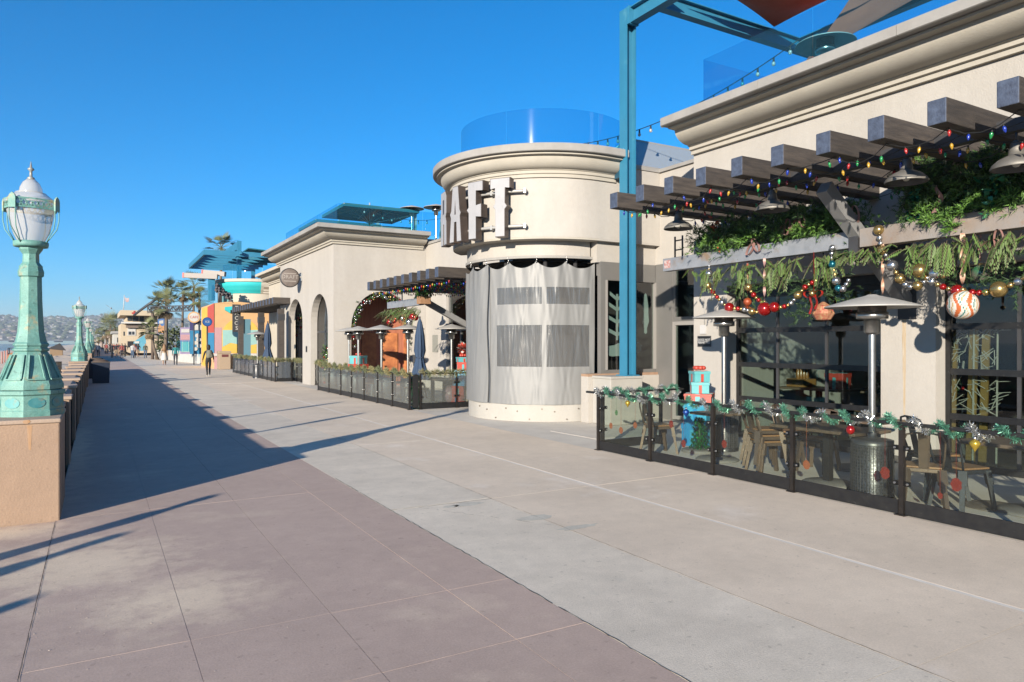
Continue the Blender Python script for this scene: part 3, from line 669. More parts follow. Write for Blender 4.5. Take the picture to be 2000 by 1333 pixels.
def cur_top(ad):
    hk = [-206, -186, -166, -147.5, -128, -108, -86]
    for i in range(len(hk)-1):
        if hk[i] <= ad <= hk[i+1]:
            t = (ad-hk[i])/(hk[i+1]-hk[i]); return 3.74 - .16*(1-(2*t-1)**2)**.8
    return 3.66
def curtain(name, a0, a1, na, nz, wins, off):
    v = []; f = []; 
    AN = [a0 + (a1-a0)*i/na for i in range(na+1)]
    zs = [.40 + (3.74-.40)*j/nz for j in range(nz+1)]
    for ad in AN:
        tp = cur_top(ad)
        for z in zs:
            zz = .40 + (tp-.40)*(z-.40)/3.34 if z > 3.15 else z
            if z > 3.15: zz = 3.15 + (tp-3.15)*(z-3.15)/(3.74-3.15)
            r = cur_r(ad, zz) + off; v.append((TX+r*math.cos(R(ad)), TY+r*math.sin(R(ad)), zz))
    holes = []
    for i in range(na):
        for j in range(nz):
            am = (AN[i]+AN[i+1])/2; zm = (zs[j]+zs[j+1])/2
            q = (i*(nz+1)+j, (i+1)*(nz+1)+j, (i+1)*(nz+1)+j+1, i*(nz+1)+j+1)
            h = [k for k, wv in enumerate(wins) if wv[0] < am < wv[1] and wv[2] < zm < wv[3]]
            if h: holes.append((h[0], q))
            else: f.append(q)
    mb = MB(); mb.add(v, f, 0, True); mb.build(name, cl_m, cu)
    for k in range(len(wins)):
        mb = MB(); mb.add(v, [q for h, q in holes if h == k], 0, True)
        mb.build('clear_window', G('clear_vinyl', (.55,.55,.55), 1.7, .16, .55, .2, (.42,.42,.42)), cu)
curtain('curtain_panel', -165.5, -86.5, 150, 110, WIN, 0)
curtain('curtain_flap', -206, -163, 60, 40, [], .012)
for ad in (-186, -166, -147.5, -128, -108, -87):
    a = R(ad); c = Vector((TX+2.03*math.cos(a), TY+2.03*math.sin(a), 0)); b = MB()
    b.path([c+Vector((0,0,3.70)), c+Vector((.015,0,3.76)), c+Vector((0,.01,3.80)), c+Vector((-.012,0,3.83))], .009, 6); b.ball(c+Vector((0,0,3.715)), .022, 8, 5); b.build('hook', chrome, cu)
b = MB(); a = R(-163.5); b.path([(TX+2.05*math.cos(a+R(.8*math.sin(k*.7))), TY+2.05*math.sin(a+R(.8*math.sin(k*.7))), .42+k*.27) for k in range(13)], .012, 6); b.build('edge_cord', black_mt, cu)
# big stand-off letters
sg = thing('letter_sign', 'tall white stand-off letters R A F T curving round the tower', 'sign', (TX, TY, 4.2))
let_w = M('letter_face_white', (.46,.455,.47), .5, col2=(.41,.41,.425), vs=2, grain=.05); let_b = M('letter_return_bronze', (.16,.12,.105), .45, .5, col2=(.12,.10,.09), vs=3)
def spur(side, x, z): return [(x, z-.07), (x+side*.055, z), (x, z+.07)]
LH = 1.33
def mirror(p): return p
LET = {}
s_ = .10
LET['T'] = [[(-.25,1.33),(-.25,1.10),(-.13,1.12),(-.125,.76)] + [(-.18,.69)] + [(-.12,.62),(-.12,0),(.12,0),(.12,.62),(.18,.69),(.125,.76),(.13,1.12),(.25,1.10),(.25,1.33)]]
LET['F'] = [[(-.22,1.33),(-.22,1.10),(-.2,.75),(-.26,.69),(-.2,.62),(-.2,0),(.03,0),(.03,.52),(.2,.50),(.2,.80),(.03,.78),(.03,1.13),(.25,1.11),(.25,1.33)]]
LET['A'] = [[(-.27,0),(-.13,1.33),(.13,1.33),(.18,.78),(.25,.70),(.205,.62),(.27,0),(.06,0),(.045,.50),(-.045,.50),(-.06,0)][::1]]
LET['A'][0] = [(-.27,0),(-.205,.60),(-.25,.68),(-.19,.76),(-.12,1.33),(.12,1.33),(.19,.76),(.25,.68),(.205,.60),(.27,0),(.085,0),(.06,.48),(-.06,.48),(-.085,0)]
LET['R'] = [[(-.24,0),(-.24,.60),(-.29,.67),(-.24,.74),(-.24,1.33),(.14,1.33),(.24,1.22),(.24,.78),(.17,.68),(.24,.58),(.25,0),(.06,0),(.06,.52),(-.05,.52),(-.05,0)]]
INNER = {'A': [(-.03,.66),(.03,.66),(0,1.0)], 'R': [(-.05,.76),(.07,.78),(.07,1.12),(-.05,1.12)]}
for ch, ad in (('T',-144.6),('F',-159.2),('A',-174.4),('R',-189.6)):
    a = R(ad); nrm = Vector((math.cos(a), math.sin(a), 0)); tan = Vector((-nrm.y, nrm.x, 0))
    c = Vector((TX, TY, 4.22)) + nrm*(Ru+.33)
    pl = [c + tan*x + Vector((0,0,z)) for x, z in LET[ch][0]]
    b = MB(); b.extr(pl, nrm*-.20); lo = b.build('letter', let_b, sg)
    sc_ = lambda x, z: (x*.93, .665+(z-.665)*.975)
    b = MB(); b.extr([c + nrm*.012 + tan*q[0] + Vector((0,0,q[1])) for q in (sc_(x, z) for x, z in LET[ch][0])], nrm*-.011); b.build('letter_face', let_w, lo)
    if ch in INNER: b = MB(); b.extr([c + nrm*.016 + tan*x + Vector((0,0,z)) for x, z in INNER[ch]], nrm*-.003); b.build('letter_counter', let_b, lo)
rail_m = M('white_mount_rail', (.58,.57,.55), .4, .3)
for z in (5.27, 4.48):
    b = MB(); b.path([(TX+(Ru+.12)*math.cos(R(x)), TY+(Ru+.12)*math.sin(R(x)), z) for x in range(-200, -131, 4)], .035, 8); b.build('mount_rail', rail_m, sg)
    for ad in (-196, -182, -167, -152, -133):
        a = R(ad); b = MB(); b.bar((TX+(Ru-.01)*math.cos(a), TY+(Ru-.01)*math.sin(a), z), (TX+(Ru+.15)*math.cos(a), TY+(Ru+.15)*math.sin(a), z), .05, .10); b.build('wall_bracket', rail_m, sg)

# ---------------------------------------------------------------- blue steel frame with shade sails above the terrace
cp = at_y(1226, 737, 12.62); CXC = cp.x
st = thing('blue_steel_frame', 'tall blue steel column and beams rising in front of the round tower', 'steel frame', (CXC, 12.62, 1.085))
def hbeam(p0, p1, w, h, fl=.02, up=(0,0,1)):
    p0 = Vector(p0); p1 = Vector(p1); d = (p1-p0).normalized(); u = Vector(up); u = (u - d*u.dot(d)).normalized(); b = MB()
    b.bar(p0+u*(h/2-fl/2), p1+u*(h/2-fl/2), w, fl, 0, u); b.bar(p0-u*(h/2-fl/2), p1-u*(h/2-fl/2), w, fl, 0, u); b.bar(p0, p1, fl*.8, h-2*fl, 0, u); return b
ctop = at_y(1226, 22, 12.62).z
hbeam((CXC, 12.62, 1.085), (CXC, 12.62, ctop), .26, .27, .022, (1,-.0,0)).build('column', blue_st, st)
b = MB(); b.box(CXC-.19, 12.43, 1.086, CXC+.19, 12.81, 1.11); b.build('base_plate', blue_st, st)
zt = ctop - .19
yb = at_x(1283, 0, CXC).y
hbeam((CXC, 12.47, zt), (CXC, yb-.6, zt), .22, .36).build('street_beam', blue_st, st)
b = MB(); b.box(CXC-.14, 12.40, zt-.20, CXC+.14, 12.475, zt+.20); b.build('end_plate', blue_st, st)
pe = at_y(1555, 90, yb)
hbeam((CXC+.12, yb, zt+.02), (pe.x+1.2, yb, zt+.02), .2, .34).build('cross_beam', blue_st, st)
hbeam((pe.x+.1, yb-.1, zt+.02), (pe.x+.1, -2, zt+.02), .2, .34).build('rear_beam', blue_st, st)
hbeam((pe.x+.1, 3.2, 6.2), (pe.x+.1, 3.2, zt-.15), .2, .2, .02, (1,0,0)).build('rear_post', blue_st, st)
b = MB(); b.box(CXC-.1, 12.76, 5.65, CXC+.16, BY-.001, 5.95); b.build('wall_anchor', M('dark_blue_plate', (.02,.09,.15), .5), st)
sail_m = M('rust_red_sail', (.48,.13,.075), .85, col2=(.40,.105,.06), vs=2, bump=.2, bs=120)
def sail(p, label, nu=10):
    a, b_, c = map(Vector, p); v = []; f = []
    for i in range(nu+1):
        for j in range(nu+1-i):
            u, q = i/nu, j/nu; r = 1-u-q
            v.append(a*r + b_*u + c*q - Vector((0,0,.25*27*u*q*r)) + ((a+b_+c)/3 - (a*r+b_*u+c*q))*(.35*(u*q*(1-r)**2+q*r*(1-u)**2+u*r*(1-q)**2)))
    idx = {}; k = 0
    for i in range(nu+1):
        for j in range(nu+1-i): idx[i, j] = k; k += 1
    for i in range(nu):
        for j in range(nu-i):
            f.append((idx[i, j], idx[i+1, j], idx[i, j+1]))
            if j < nu-i-1: f.append((idx[i+1, j], idx[i+1, j+1], idx[i, j+1]))
    mb = MB(); mb.add(v, f, 0, True); mb.add([p_ + Vector((0,0,.006)) for p_ in v], [q[::-1] for q in f], 0, True)
    o = mb.build('shade_sail', sail_m, None, 0, tuple(a)); return tag(o, label, 'shade sail')
p0 = at_y(1512, 53, yb-.15)
sail([p0, at_z(1330, -60, 9.6), at_z(1760, -60, 9.9)], 'rust red shade sail with its corner tied at the blue cross beam')
q0 = at_x(1592, 112, pe.x-.3)
sail([at_x(1572, 122, 13.6), at_x(1990, -110, 13.3), at_x(1700, -70, 17)], 'rust red shade sail low behind the roof glass at the upper right')
# glass guard on the block roof
gl = thing('roof_glass_guard', 'frameless blue glass guard along the roof edge of the block', 'balustrade', (FX-.3, 4, 6.35))
gx = FX - .30; g0 = at_x(1373, 160, gx).y; g1 = at_x(1587, 80, gx).y
ys = [g0, g1, g1-2.45, g1-4.9, g1-7.35]
for k in range(4):
    b = MB(); b.box(gx, ys[k+1]+.012, 6.352, gx+.014, ys[k]-.012, 7.42); b.build('glass_panel', glass_r, gl)
    for f in (.2, .8):
        yy = ys[k] + (ys[k+1]-ys[k])*f; b = MB(); b.tube((gx+.007, yy, 6.352), (gx+.007, yy, 6.46), .045, .035, 10); b.build('spigot', M('white_spigot', (.6,.6,.6), .4, .3), gl)
b = MB(); b.box(gx+.016, g0-.014, 6.352, gx+3.2, g0, 7.42); b.build('glass_panel', glass_r, gl)
# festoon string between tower and block
bulb_c = M('clear_festoon_bulb', (.75,.72,.66), .15, trans=.4); cord = M('black_cord', (.015,.015,.015), .6)
def festoon(name, label, p0, p1, sag, n, group=None):
    pts = bez(p0, p1, sag, 24); t = thing(name, label, 'string light', tuple(Vector(p0)), group)
    b = MB(); b.path(pts, .010, 5); b.build('cord', cord, t)
    bm_ = None
    for k in range(n):
        f = (k+.5)/n*24; i = int(f); p = pts[i].lerp(pts[min(i+1,24)], f-i)
        if bm_ is None:
            b = MB(); b.tube((0,0,0),(0,0,-.09),.018,.022,7); b.ball((0,0,-.125),.038,8,6,1,1.25); bo = b.build('bulb', [cord, bulb_c]); bm_ = bo.data
        else: bo = bpy.data.objects.new('bulb', bm_); COL.objects.link(bo)
        bo.parent = t; bo.location = p - Vector(p0)
    return t
f1 = at_x(1140, 281, 11.0); f2 = at_x(1560, 78, 11.6)
festoon('festoon_lights', 'string of clear festoon bulbs rising from the tower roof to the blue beam', f1, f2, .35, 17)
# ---------------------------------------------------------------- pergola over the near terrace
def pergola(label, Xt, Xw, ys, zt, w, h, loc, purX, group='timber pergolas on the terraces', braces=(), beam=None, posts=()):
    t = thing('pergola', label, 'pergola', loc, group)
    for y in ys:
        b = MB(); b.box(Xt, y-w/2, zt-h, Xw, y+w/2, zt); o = b.build('rafter', [wood_dk, wood_end], t, .012)
        for p in o.data.polygons:
            if p.normal.x < -.9: p.material_index = 1
    for px_ in purX:
        b = MB(); b.box(px_-.06, min(ys)-.1, zt-h+.01, px_+.06, max(ys)+.1, zt-h+.15); b.build('purlin', steel_dk, t)
    for (p0, p1, ww) in braces:
        b = MB(); b.bar(p0, p1, ww, ww*1.1); b.build('brace', steel_md, t)
    return t
RY = [9.40 - .664*k for k in range(13)]
PX0 = 7.5
pg = pergola('dark timber pergola with coloured bulbs over the near terrace', PX0, FX-.001, RY, 4.37, .20, .26, (PX0, 5, 4.1), (8.55,),
    braces=[((8.62, 6.21, 3.98), (10.58, 6.21, 2.45), .17), ((8.62, 2.23, 3.98), (10.58, 2.23, 2.45), .17)])
b = MB()
for yy in (6.21, 2.23): b.box(10.585, yy-.14, 2.2, 10.60, yy+.14, 2.75)
b.build('brace_plate', steel_dk, pg)
# rusted steel beam that carries the garlands
bm = thing('steel_garland_beam', 'rusty galvanised steel beam carrying the garlands in front of the garage doors', 'beam', (9.35, 6, 3.2))
b = MB()
bx0, bx1, bz0, bz1 = 9.30, 9.46, 3.20, 3.44
b.box(bx0, 6.30, bz0, bx1, 10.16, bz1); b.build('beam_length', steel, bm, .006)
b = MB(); b.box(bx0-.02, -1.5, bz0-.01, bx1+.02, 6.12, bz1+.01); b.build('beam_length', M('rusty_steel', (.38,.37,.37), .6, .15, col2=(.36,.27,.20), vs=1.3, bump=.2, streak=.15, stain=(.36,.20,.12), ss=1.5, st=.52), bm, .006)
b = MB(); b.box(bx0-.03, 6.14, bz0-.14, bx1+.03, 6.28, bz1+.03); b.build('splice_plate', steel_dk, bm)
for yy in (6.21, 2.23):
    b = MB(); b.box(9.461, yy-.06, bz0+.03, 10.584, yy+.06, bz1-.03); b.build('bracket_arm', steel_dk, bm)
    b = MB(); b.extr([(9.5, yy-.02, bz0+.03), (10.58, yy-.02, bz0+.03), (10.58, yy-.02, 2.55), (10.3, yy-.02, 2.75), (9.9, yy-.02, 3.05)], (0, .04, 0)); b.build('gusset', steel_md, bm)
tape = M('red_white_label', (.62,.60,.58), .6, col2=(.45,.10,.08), vs=20)
b = MB(); b.box(bx0-.004, 9.96, 3.25, bx0-.001, 10.12, 3.40); b.build('adhesive_label', tape, bm)

# coloured festoon bulbs under the rafters: one thing per run, each bulb a part
bcol = [M('bulb_%s' % n, c, .25, trans=.25, coat=.4) for n, c in (('red',(.55,.03,.03)),('blue',(.02,.06,.50)),('green',(.02,.35,.10)),('yellow',(.70,.42,.04)))]
bmesh_c = []
for m in bcol:
    b = MB(); b.tube((0,0,.0),(0,0,-.025),.009,.010,6); b.lathe([(.010,-.02),(.018,-.035),(.019,-.048),(.012,-.074),(.001,-.088)], 8, (0,0,0), 1, True)
    o = b.build('bulb', [cord, m]); bmesh_c.append(o.data); bpy.data.objects.remove(o)
rb = random.Random(5)
nb = 0
desc = ['outermost, under the beam tips', 'second in from the beam tips', 'third in from the beam tips', 'fourth in, above the garland beam', 'fifth in, behind the garland beam', 'innermost, beside the wall']
for k, X in enumerate((7.72, 8.05, 8.42, 8.95, 9.55, 10.15)):
    t = thing('coloured_string_light', 'run of coloured bulbs under the near pergola, ' + desc[k], 'string light', (X, 6, 4.1), 'coloured bulb runs under the near pergola')
    pts = []
    for i in range(len(RY)-1):
        ya, yb2 = RY[i], RY[i+1]; sg_ = rb.uniform(.02, .14)
        for j in range(4): pts.append(Vector((X + rb.uniform(-.02, .02), ya+(yb2-ya)*j/4, 4.10 - sg_*4*(j/4)*(1-j/4))))
    b = MB(); b.path(pts, .006, 4); b.build('cord', cord, t)
    for i, p in enumerate(pts):
        if rb.random() < (.30 if k < 3 else .45): continue
        o = bpy.data.objects.new('bulb', bmesh_c[(i*3 + k + rb.randint(0, 1)) % 4]); COL.objects.link(o); o.parent = t
        o.location = p - Vector((X, 6, 4.1)) - Vector((0, rb.uniform(0, .1), .005)); o.rotation_euler = (rb.uniform(-.3,.3), rb.uniform(-.3,.3), 0)

# barn pendant lamps
sh_m = M('weathered_zinc_shade', (.27,.255,.23), .55, .4, col2=(.20,.19,.175), vs=6, bump=.15)
def pendant(label, loc, top):
    t = thing('barn_pendant_lamp', label, 'pendant lamp', (0,0,0), 'barn pendant lamps under the pergolas')
    b = MB(); b.lathe([(.24,0),(.245,.012),(.225,.05),(.17,.10),(.10,.135),(.075,.145),(.07,.20),(.055,.27),(.03,.30)], 26); b.lathe([(.235,.004),(.215,.045),(.16,.09),(.06,.12),(.0,.12)], 26, (0,0,0), 1)
    b.build('shade', [sh_m, steel_dk], t)
    b = MB(); b.tube((0,0,.30),(0,0,top),.014,n=6); b.build('stem', steel_dk, t)
    b = MB(); b.ball((0,0,.06), .045, 8, 6); b.build('lamp_bulb', M('opal_bulb', (.7,.68,.62), .3), t)
    t.location = loc; return t
for (px_, py_, X, lb) in ((1770, 357, 8.5, 'barn pendant lamp nearest the pergola brace, above the dark pine garland'), (1508, 412, 8.5, 'barn pendant lamp above the middle of the garland beam'), (1325, 448, 8.5, 'barn pendant lamp at the far end of the near pergola'), (1985, 330, 8.5, 'barn pendant lamp at the right edge of the photo')):
    p = at_x(px_, py_, X); pendant(lb, tuple(p), 4.10 - p.z)
b = MB()
p = at_x(1325, 480, 9.6)
for q in (-.11, .09): b.path([p+Vector((0,q,.18)), p+Vector((0,q,-.30))], .018, 5)
for z in (.1, -.08): b.path([p+Vector((0,-.11,z)), p+Vector((0,.09,z))], .014, 5)
b.build('hanging_rod_frame', steel_dk, pg)

# ---------------------------------------------------------------- evergreen garlands
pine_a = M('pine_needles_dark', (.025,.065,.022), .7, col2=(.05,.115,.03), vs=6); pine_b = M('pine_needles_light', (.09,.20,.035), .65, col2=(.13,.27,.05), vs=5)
cedar_a = M('cedar_sprays', (.085,.175,.035), .7, col2=(.14,.235,.05), vs=4); cedar_b = M('cedar_pale_sprays', (.135,.215,.07), .7, col2=(.18,.25,.10), vs=5)
twig = M('brown_twig', (.10,.07,.045), .8)
def pine_cloud(mb, cfun, n, rg_, L=.10, wd=.010, lightp=.42):
    for k in range(n):
        c = cfun(rg_); d = Vector((rg_.gauss(-.35,.7), rg_.gauss(0,.8), rg_.gauss(.1,.7))).normalized()
        a = d.cross(Vector((.3,.2,1))).normalized(); bb = d.cross(a)
        mi = 1 if rg_.random() < lightp else 0; ln = L*rg_.uniform(.7,1.4)
        mi_ = mi
        for j in range(12):
            t = rg_.random(); mi = mi_; ph = rg_.random()*2*PI; o = c + d*(t*ln); dr_ = (a*math.cos(ph)+bb*math.sin(ph))*.75 + d*.65
            tip = o + dr_*ln*.55; s_v = d.cross(dr_).normalized()*wd
            mb.add([o-s_v, o+s_v, tip], [(0,1,2)], mi)
def cedar_spray(mb, o, d, ln, rg_, mi):
    """flat drooping frond: stem with paired leaflets"""
    o = Vector(o); d = Vector(d).normalized(); side = d.cross(Vector((0,0,1)))
    if side.length < .1: side = Vector((0,1,0))
    side.normalize(); side = (side + Vector((rg_.uniform(-.5,.5), 0, rg_.uniform(-.5,.5)))).normalized()
    n = 8; p = o.copy()
    for k in range(n):
        d2 = (d + Vector((0,0,-.22*k/n*3))).normalized(); q = p + d2*(ln/n)
        mb.bar(p, q, .006, .006, 2)
        for s in (-1, 1):
            l = ln*.42*(1-.75*k/n)*rg_.uniform(.7,1.2); dv = (side*s*.62 + d2*.9 + Vector((0,0,-.45))).normalized(); wv = d2.cross(dv).normalized().cross(dv)*.008
            m_ = p + dv*l*.55; mb.add([p, m_+wv, p+dv*l, m_-wv], [(0,1,2,3)], mi)
            dv2 = (side*s*.45 + d2 + Vector((0,0,-.2))).normalized(); p2 = p + dv*l*.35
            mb.add([p2, p2+dv2*l*.3+wv*.9, p2+dv2*l*.62, p2+dv2*l*.3-wv*.9], [(0,1,2,3)], mi)
        p = q
rg1 = random.Random(21)
mesh_org = M('orange_deco_mesh', (.45,.10,.03), .5, .2, col2=(.30,.05,.02), vs=20); mesh_grn = M('green_deco_mesh', (.02,.22,.10), .35, .3, col2=(.01,.13,.05), vs=14)
rib_pk = M('pink_stripe_ribbon', (.50,.24,.22), .5, .1, col2=(.42,.30,.27), vs=14); rib_rd = M('red_satin_ribbon', (.52,.04,.025), .35, col2=(.38,.02,.015), vs=10)
gold_m = M('gold_bauble', (.62,.46,.20), .25, .85, col2=(.55,.38,.14), vs=20); silv_m = M('silver_bauble', (.62,.63,.65), .2, .9); red_m = M('red_bauble', (.42,.012,.012), .18, .5, coat=.5); teal_bm = M('teal_bauble', (.01,.16,.22), .2, .6, coat=.4)
def ribbon(mb, p, w, amp, ln, mi, rg_, lean=(0,0)):
    p = Vector(p); n = 12; v = []
    for k in range(n+1):
        t = k/n; c = p + Vector((amp*math.sin(t*7)*.6 + lean[0]*t, amp*math.cos(t*6)+lean[1]*t, ln*(t-.5)))
        v += [c + Vector((0, -w/2, 0)), c + Vector((.02, w/2, .01))]
    mb.add(v, [(2*k, 2*k+1, 2*k+3, 2*k+2) for k in range(n)], mi, True)
def loop(mb, c, ry, rz, w, mi, tilt):
    c = Vector(c); n = 14; v = []
    for k in range(n):
        a = 2*PI*k/n; y = ry*math.cos(a); z = rz*math.sin(a); q = c + Vector((0, y*math.cos(tilt)-z*math.sin(tilt), y*math.sin(tilt)+z*math.cos(tilt)))
        v += [q - Vector((w/2,0,0)), q + Vector((w/2,0,0))]
    mb.add(v, [(2*k, 2*k+1, (2*k+3) % (2*n), (2*k+2) % (2*n)) for k in range(n)], mi, True)
def garland_top(label, y0, y1, zc, hh, n, seed, loops, mesh, meshcol):
    rg_ = random.Random(seed); t = thing('pine_garland', label, 'garland', (9.5, (y0+y1)/2, 3.44), 'pine garlands along the near steel beam')
    mb = MB()
    nl = max(4, int((y1-y0)/.28)); lobes = [(y0 + (y1-y0)*(k+.5)/nl + rg_.uniform(-.08,.08), rg_.uniform(.55, 1.15)) for k in range(nl)]
    def cf(r):
        yc, sc2 = r.choice(lobes); a = r.random()*2*PI; q = math.sqrt(r.random()); e = r.gauss(0, .13)
        return Vector((9.42 + r.gauss(.06,.13), yc + e, zc + hh*sc2*(.45*q*math.sin(a)) + .05))
    pine_cloud(mb, cf, int(n*1.5), rg_, .11, .0065); mb.build('foliage', [pine_a, pine_b], t)['kind'] = 'stuff'
    for y, z, kind in loops:
        mb = MB()
        if kind == 'r': ribbon(mb, (9.26, y, z), .07, .05, .36, 0, rg_); mb.build('ribbon', rib_pk, t)
        else:
            loop(mb, (9.24, y, z), .05, .13, .05, 0, rg_.uniform(-.6,.6)); mb.build('ribbon_loop', rib_pk, t)
            mb = MB(); loop(mb, (9.24, y+.11, z-.05), .045, .12, .05, 0, rg_.uniform(.4,1.2)); mb.build('ribbon_loop', rib_pk, t)
    for y, z, r in mesh:
        mb = MB()
        for k in range(26):
            c = Vector((9.27 + rg_.gauss(0,.04), y + rg_.gauss(0, r*.5), z + rg_.gauss(0, r*.5))); d = Vector((rg_.gauss(0,1), rg_.gauss(0,1), rg_.gauss(0,1))).normalized()*r*.4; e = Vector((rg_.gauss(0,1), rg_.gauss(0,1), rg_.gauss(0,1))).normalized()*r*.4
            mb.add([c, c+d, c+d*.8+e, c+e], [(0,1,2,3)], 0)
        mb.build('mesh_bow', meshcol, t)['kind'] = 'stuff'
    return t
def yz(px_, py_, X=9.35): p = at_x(px_, py_, X); return p.y, p.z
L = lambda *pp: [(*yz(x, y), k) for x, y, k in pp]
Mh = lambda *pp: [(*yz(x, y), r) for x, y, r in pp]
garland_top('dark pine garland with orange mesh on top of the far half of the steel beam', yz(1652,400)[0], yz(1362,440)[0], 3.62, .78, 1900, 31, L((1485,480,'l'),(1546,445,'l'),(1575,432,'l'),(1680,420,'l')), Mh((1400,440,.16),(1412,475,.10),(1418,487,.08)), mesh_org)
garland_top('dark pine garland with green mesh on top of the near half of the steel beam', yz(2090,360)[0], yz(1775,400)[0], 3.80, 1.0, 2300, 32, L((1838,390,'r'),(1960,470,'l')), Mh((1945,365,.18),(1945,400,.14),(1795,420,.10),(1800,390,.1)), mesh_grn)
def garland_low(label, y0, y1, n, seed, pines, clumps=()):
    rg_ = random.Random(seed); t = thing('cedar_garland', label, 'garland', (9.36, (y0+y1)/2, 3.2), 'cedar garlands hung under the near steel beam')
    mb = MB()
    for k in range(n):
        y = y0 + (y1-y0)*(k + rg_.random())/n; z = 3.20 - rg_.random()*.10
        cedar_spray(mb, (9.34 + rg_.gauss(0,.07), y, z), (rg_.gauss(-.45,.35), rg_.gauss(0,.8), rg_.uniform(-1.2,-.05)), rg_.uniform(.15,.32), rg_, 0 if rg_.random() < .6 else 1)
    for px_ in clumps:
        yc = at_x(px_, 520, 9.35).y
        for k in range(rg_.randint(7,15)):
            cedar_spray(mb, (9.32 + rg_.gauss(0,.05), yc + rg_.gauss(0,.07), 3.17 - rg_.random()*.18), (rg_.gauss(-.3,.25), rg_.gauss(0,.35), -1.1), rg_.uniform(.2,.45), rg_, 0 if rg_.random() < .65 else 1)
    mb.build('cedar_sprays', [cedar_a, cedar_b, twig], t)['kind'] = 'stuff'
    mb = MB()
    def cf(r): 
        c = r.choice(pines); return Vector((9.48 + r.gauss(0,.10), c[0] + r.gauss(0, c[2]), c[1] + r.gauss(0, c[2]*.8)))
    pine_cloud(mb, cf, 34*len(pines), rg_, .11, .006, .04); mb.build('pine_sprigs', [pine_a, pine_b], t)
    return t
Pn = lambda *pp: [(*yz(x, y, 9.5), r) for x, y, r in pp]
garland_low('cedar garland drooping under the far half of the steel beam', yz(1655,520)[0], yz(1350,540)[0], 38, 41, Pn((1560,560,.16),(1600,580,.16),(1480,570,.14),(1520,545,.13),(1560,610,.13),(1440,560,.1),(1630,560,.14)), (1378,1400,1455,1515,1535,1605,1628))
garland_low('cedar garland drooping under the near half of the steel beam', yz(2100,440)[0], yz(1690,500)[0], 46, 42, Pn((1900,540,.12),(1830,530,.10),(1960,560,.12),(1990,520,.15),(2040,520,.15)), (1790,1838,1850,1890,1950,1972))
garland_low('cedar sprig bundle wrapped round the splice of the steel beam', yz(1720,480)[0], yz(1625,500)[0], 26, 43, Pn((1665,500,.10),(1640,570,.12)))
for lb_, pp_, sd_ in (('fir sprigs coloured bright as if sunlit along the far half of the steel beam', ((1590,440),(1622,425),(1560,452),(1450,472),(1465,462),(1410,482),(1385,470),(1520,462)), 61), ('fir sprigs coloured bright as if sunlit along the near half of the steel beam', ((1815,430),(1845,425),(1880,412),(1905,392),(1930,405),(1800,412),(1975,385),(1860,445)), 62)):
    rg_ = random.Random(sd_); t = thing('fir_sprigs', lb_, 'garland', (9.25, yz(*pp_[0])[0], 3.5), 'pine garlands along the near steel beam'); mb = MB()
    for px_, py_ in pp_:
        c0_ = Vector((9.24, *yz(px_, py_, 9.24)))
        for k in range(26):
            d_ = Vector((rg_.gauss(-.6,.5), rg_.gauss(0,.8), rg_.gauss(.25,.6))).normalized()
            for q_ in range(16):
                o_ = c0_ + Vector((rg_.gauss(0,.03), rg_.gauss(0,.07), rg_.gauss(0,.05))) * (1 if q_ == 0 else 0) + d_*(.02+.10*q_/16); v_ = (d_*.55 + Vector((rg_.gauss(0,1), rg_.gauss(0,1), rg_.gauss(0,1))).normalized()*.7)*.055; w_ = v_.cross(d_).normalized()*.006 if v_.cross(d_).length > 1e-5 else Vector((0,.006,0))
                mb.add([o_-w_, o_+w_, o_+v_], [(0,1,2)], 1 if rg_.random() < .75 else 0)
    mb.build('needles', [pine_a, M('pine_needles_painted_sun', (.13,.30,.045), .6, col2=(.18,.36,.06), vs=5)], t)['kind'] = 'stuff'  # sunlight on these clumps is put into the lighter needle green
# bead strands: every bead is a part
bead_mesh = {}
for nme, m in (('gold', gold_m), ('silver', silv_m), ('red', red_m), ('teal', teal_bm)):
    b = MB(); b.ball((0,0,0), 1.0, 14, 9); o = b.build('bead', m); bead_mesh[nme] = o.data; bpy.data.objects.remove(o)
def beads(label, pts, seq, X=9.26):
    seq = [(a, r*1.4) for a, r in seq]
    P = [Vector((X, *yz(x, y, X))) for x, y in pts]
    t = thing('bead_strand', label, 'bead garland', tuple(P[0]), 'bead strands below the near steel beam')
    # resample smoothly
    def cr(i, f):
        p0, p1, p2, p3 = P[max(i-1,0)], P[i], P[min(i+1,len(P)-1)], P[min(i+2,len(P)-1)]
        return .5*((2*p1)+(p2-p0)*f+(2*p0-5*p1+4*p2-p3)*f*f+(3*p1-p0-3*p2+p3)*f**3)
    dense = [cr(i, k/20) for i in range(len(P)-1) for k in range(20)] + [P[-1]]
    b = MB(); b.path(dense[::4], .004, 4); b.build('thread', cord, t)
    s = 0; i = 0; need = 0; k = 0; acc = 0; lastr = 0
    for a, c in zip(dense, dense[1:]):
        seg = (c-a).length
        while True:
            nm, r = seq[k % len(seq)]
            step = (lastr + r*1.0)
            if acc + seg < step: acc += seg; break
            f = (step-acc)/seg if seg > 0 else 0; a = a.lerp(c, min(1, f)); seg = (c-a).length; acc = 0; lastr = r; k += 1
            o = bpy.data.objects.new('bead', bead_mesh[nm]); COL.objects.link(o); o.parent = t; o.location = a - P[0]; o.scale = (r, r, r)
    return t
B1 = [('gold',.045),('gold',.022),('red',.032),('gold',.02),('red',.026),('gold',.022),('silver',.035),('gold',.02),('red',.06),('gold',.024),('red',.028),('gold',.02),('silver',.03),('silver',.022)]
B2 = [('gold',.07),('gold',.026),('silver',.035),('gold',.024),('red',.03),('gold',.022),('red',.055),('gold',.022),('red',.03),('red',.026),('gold',.03)]
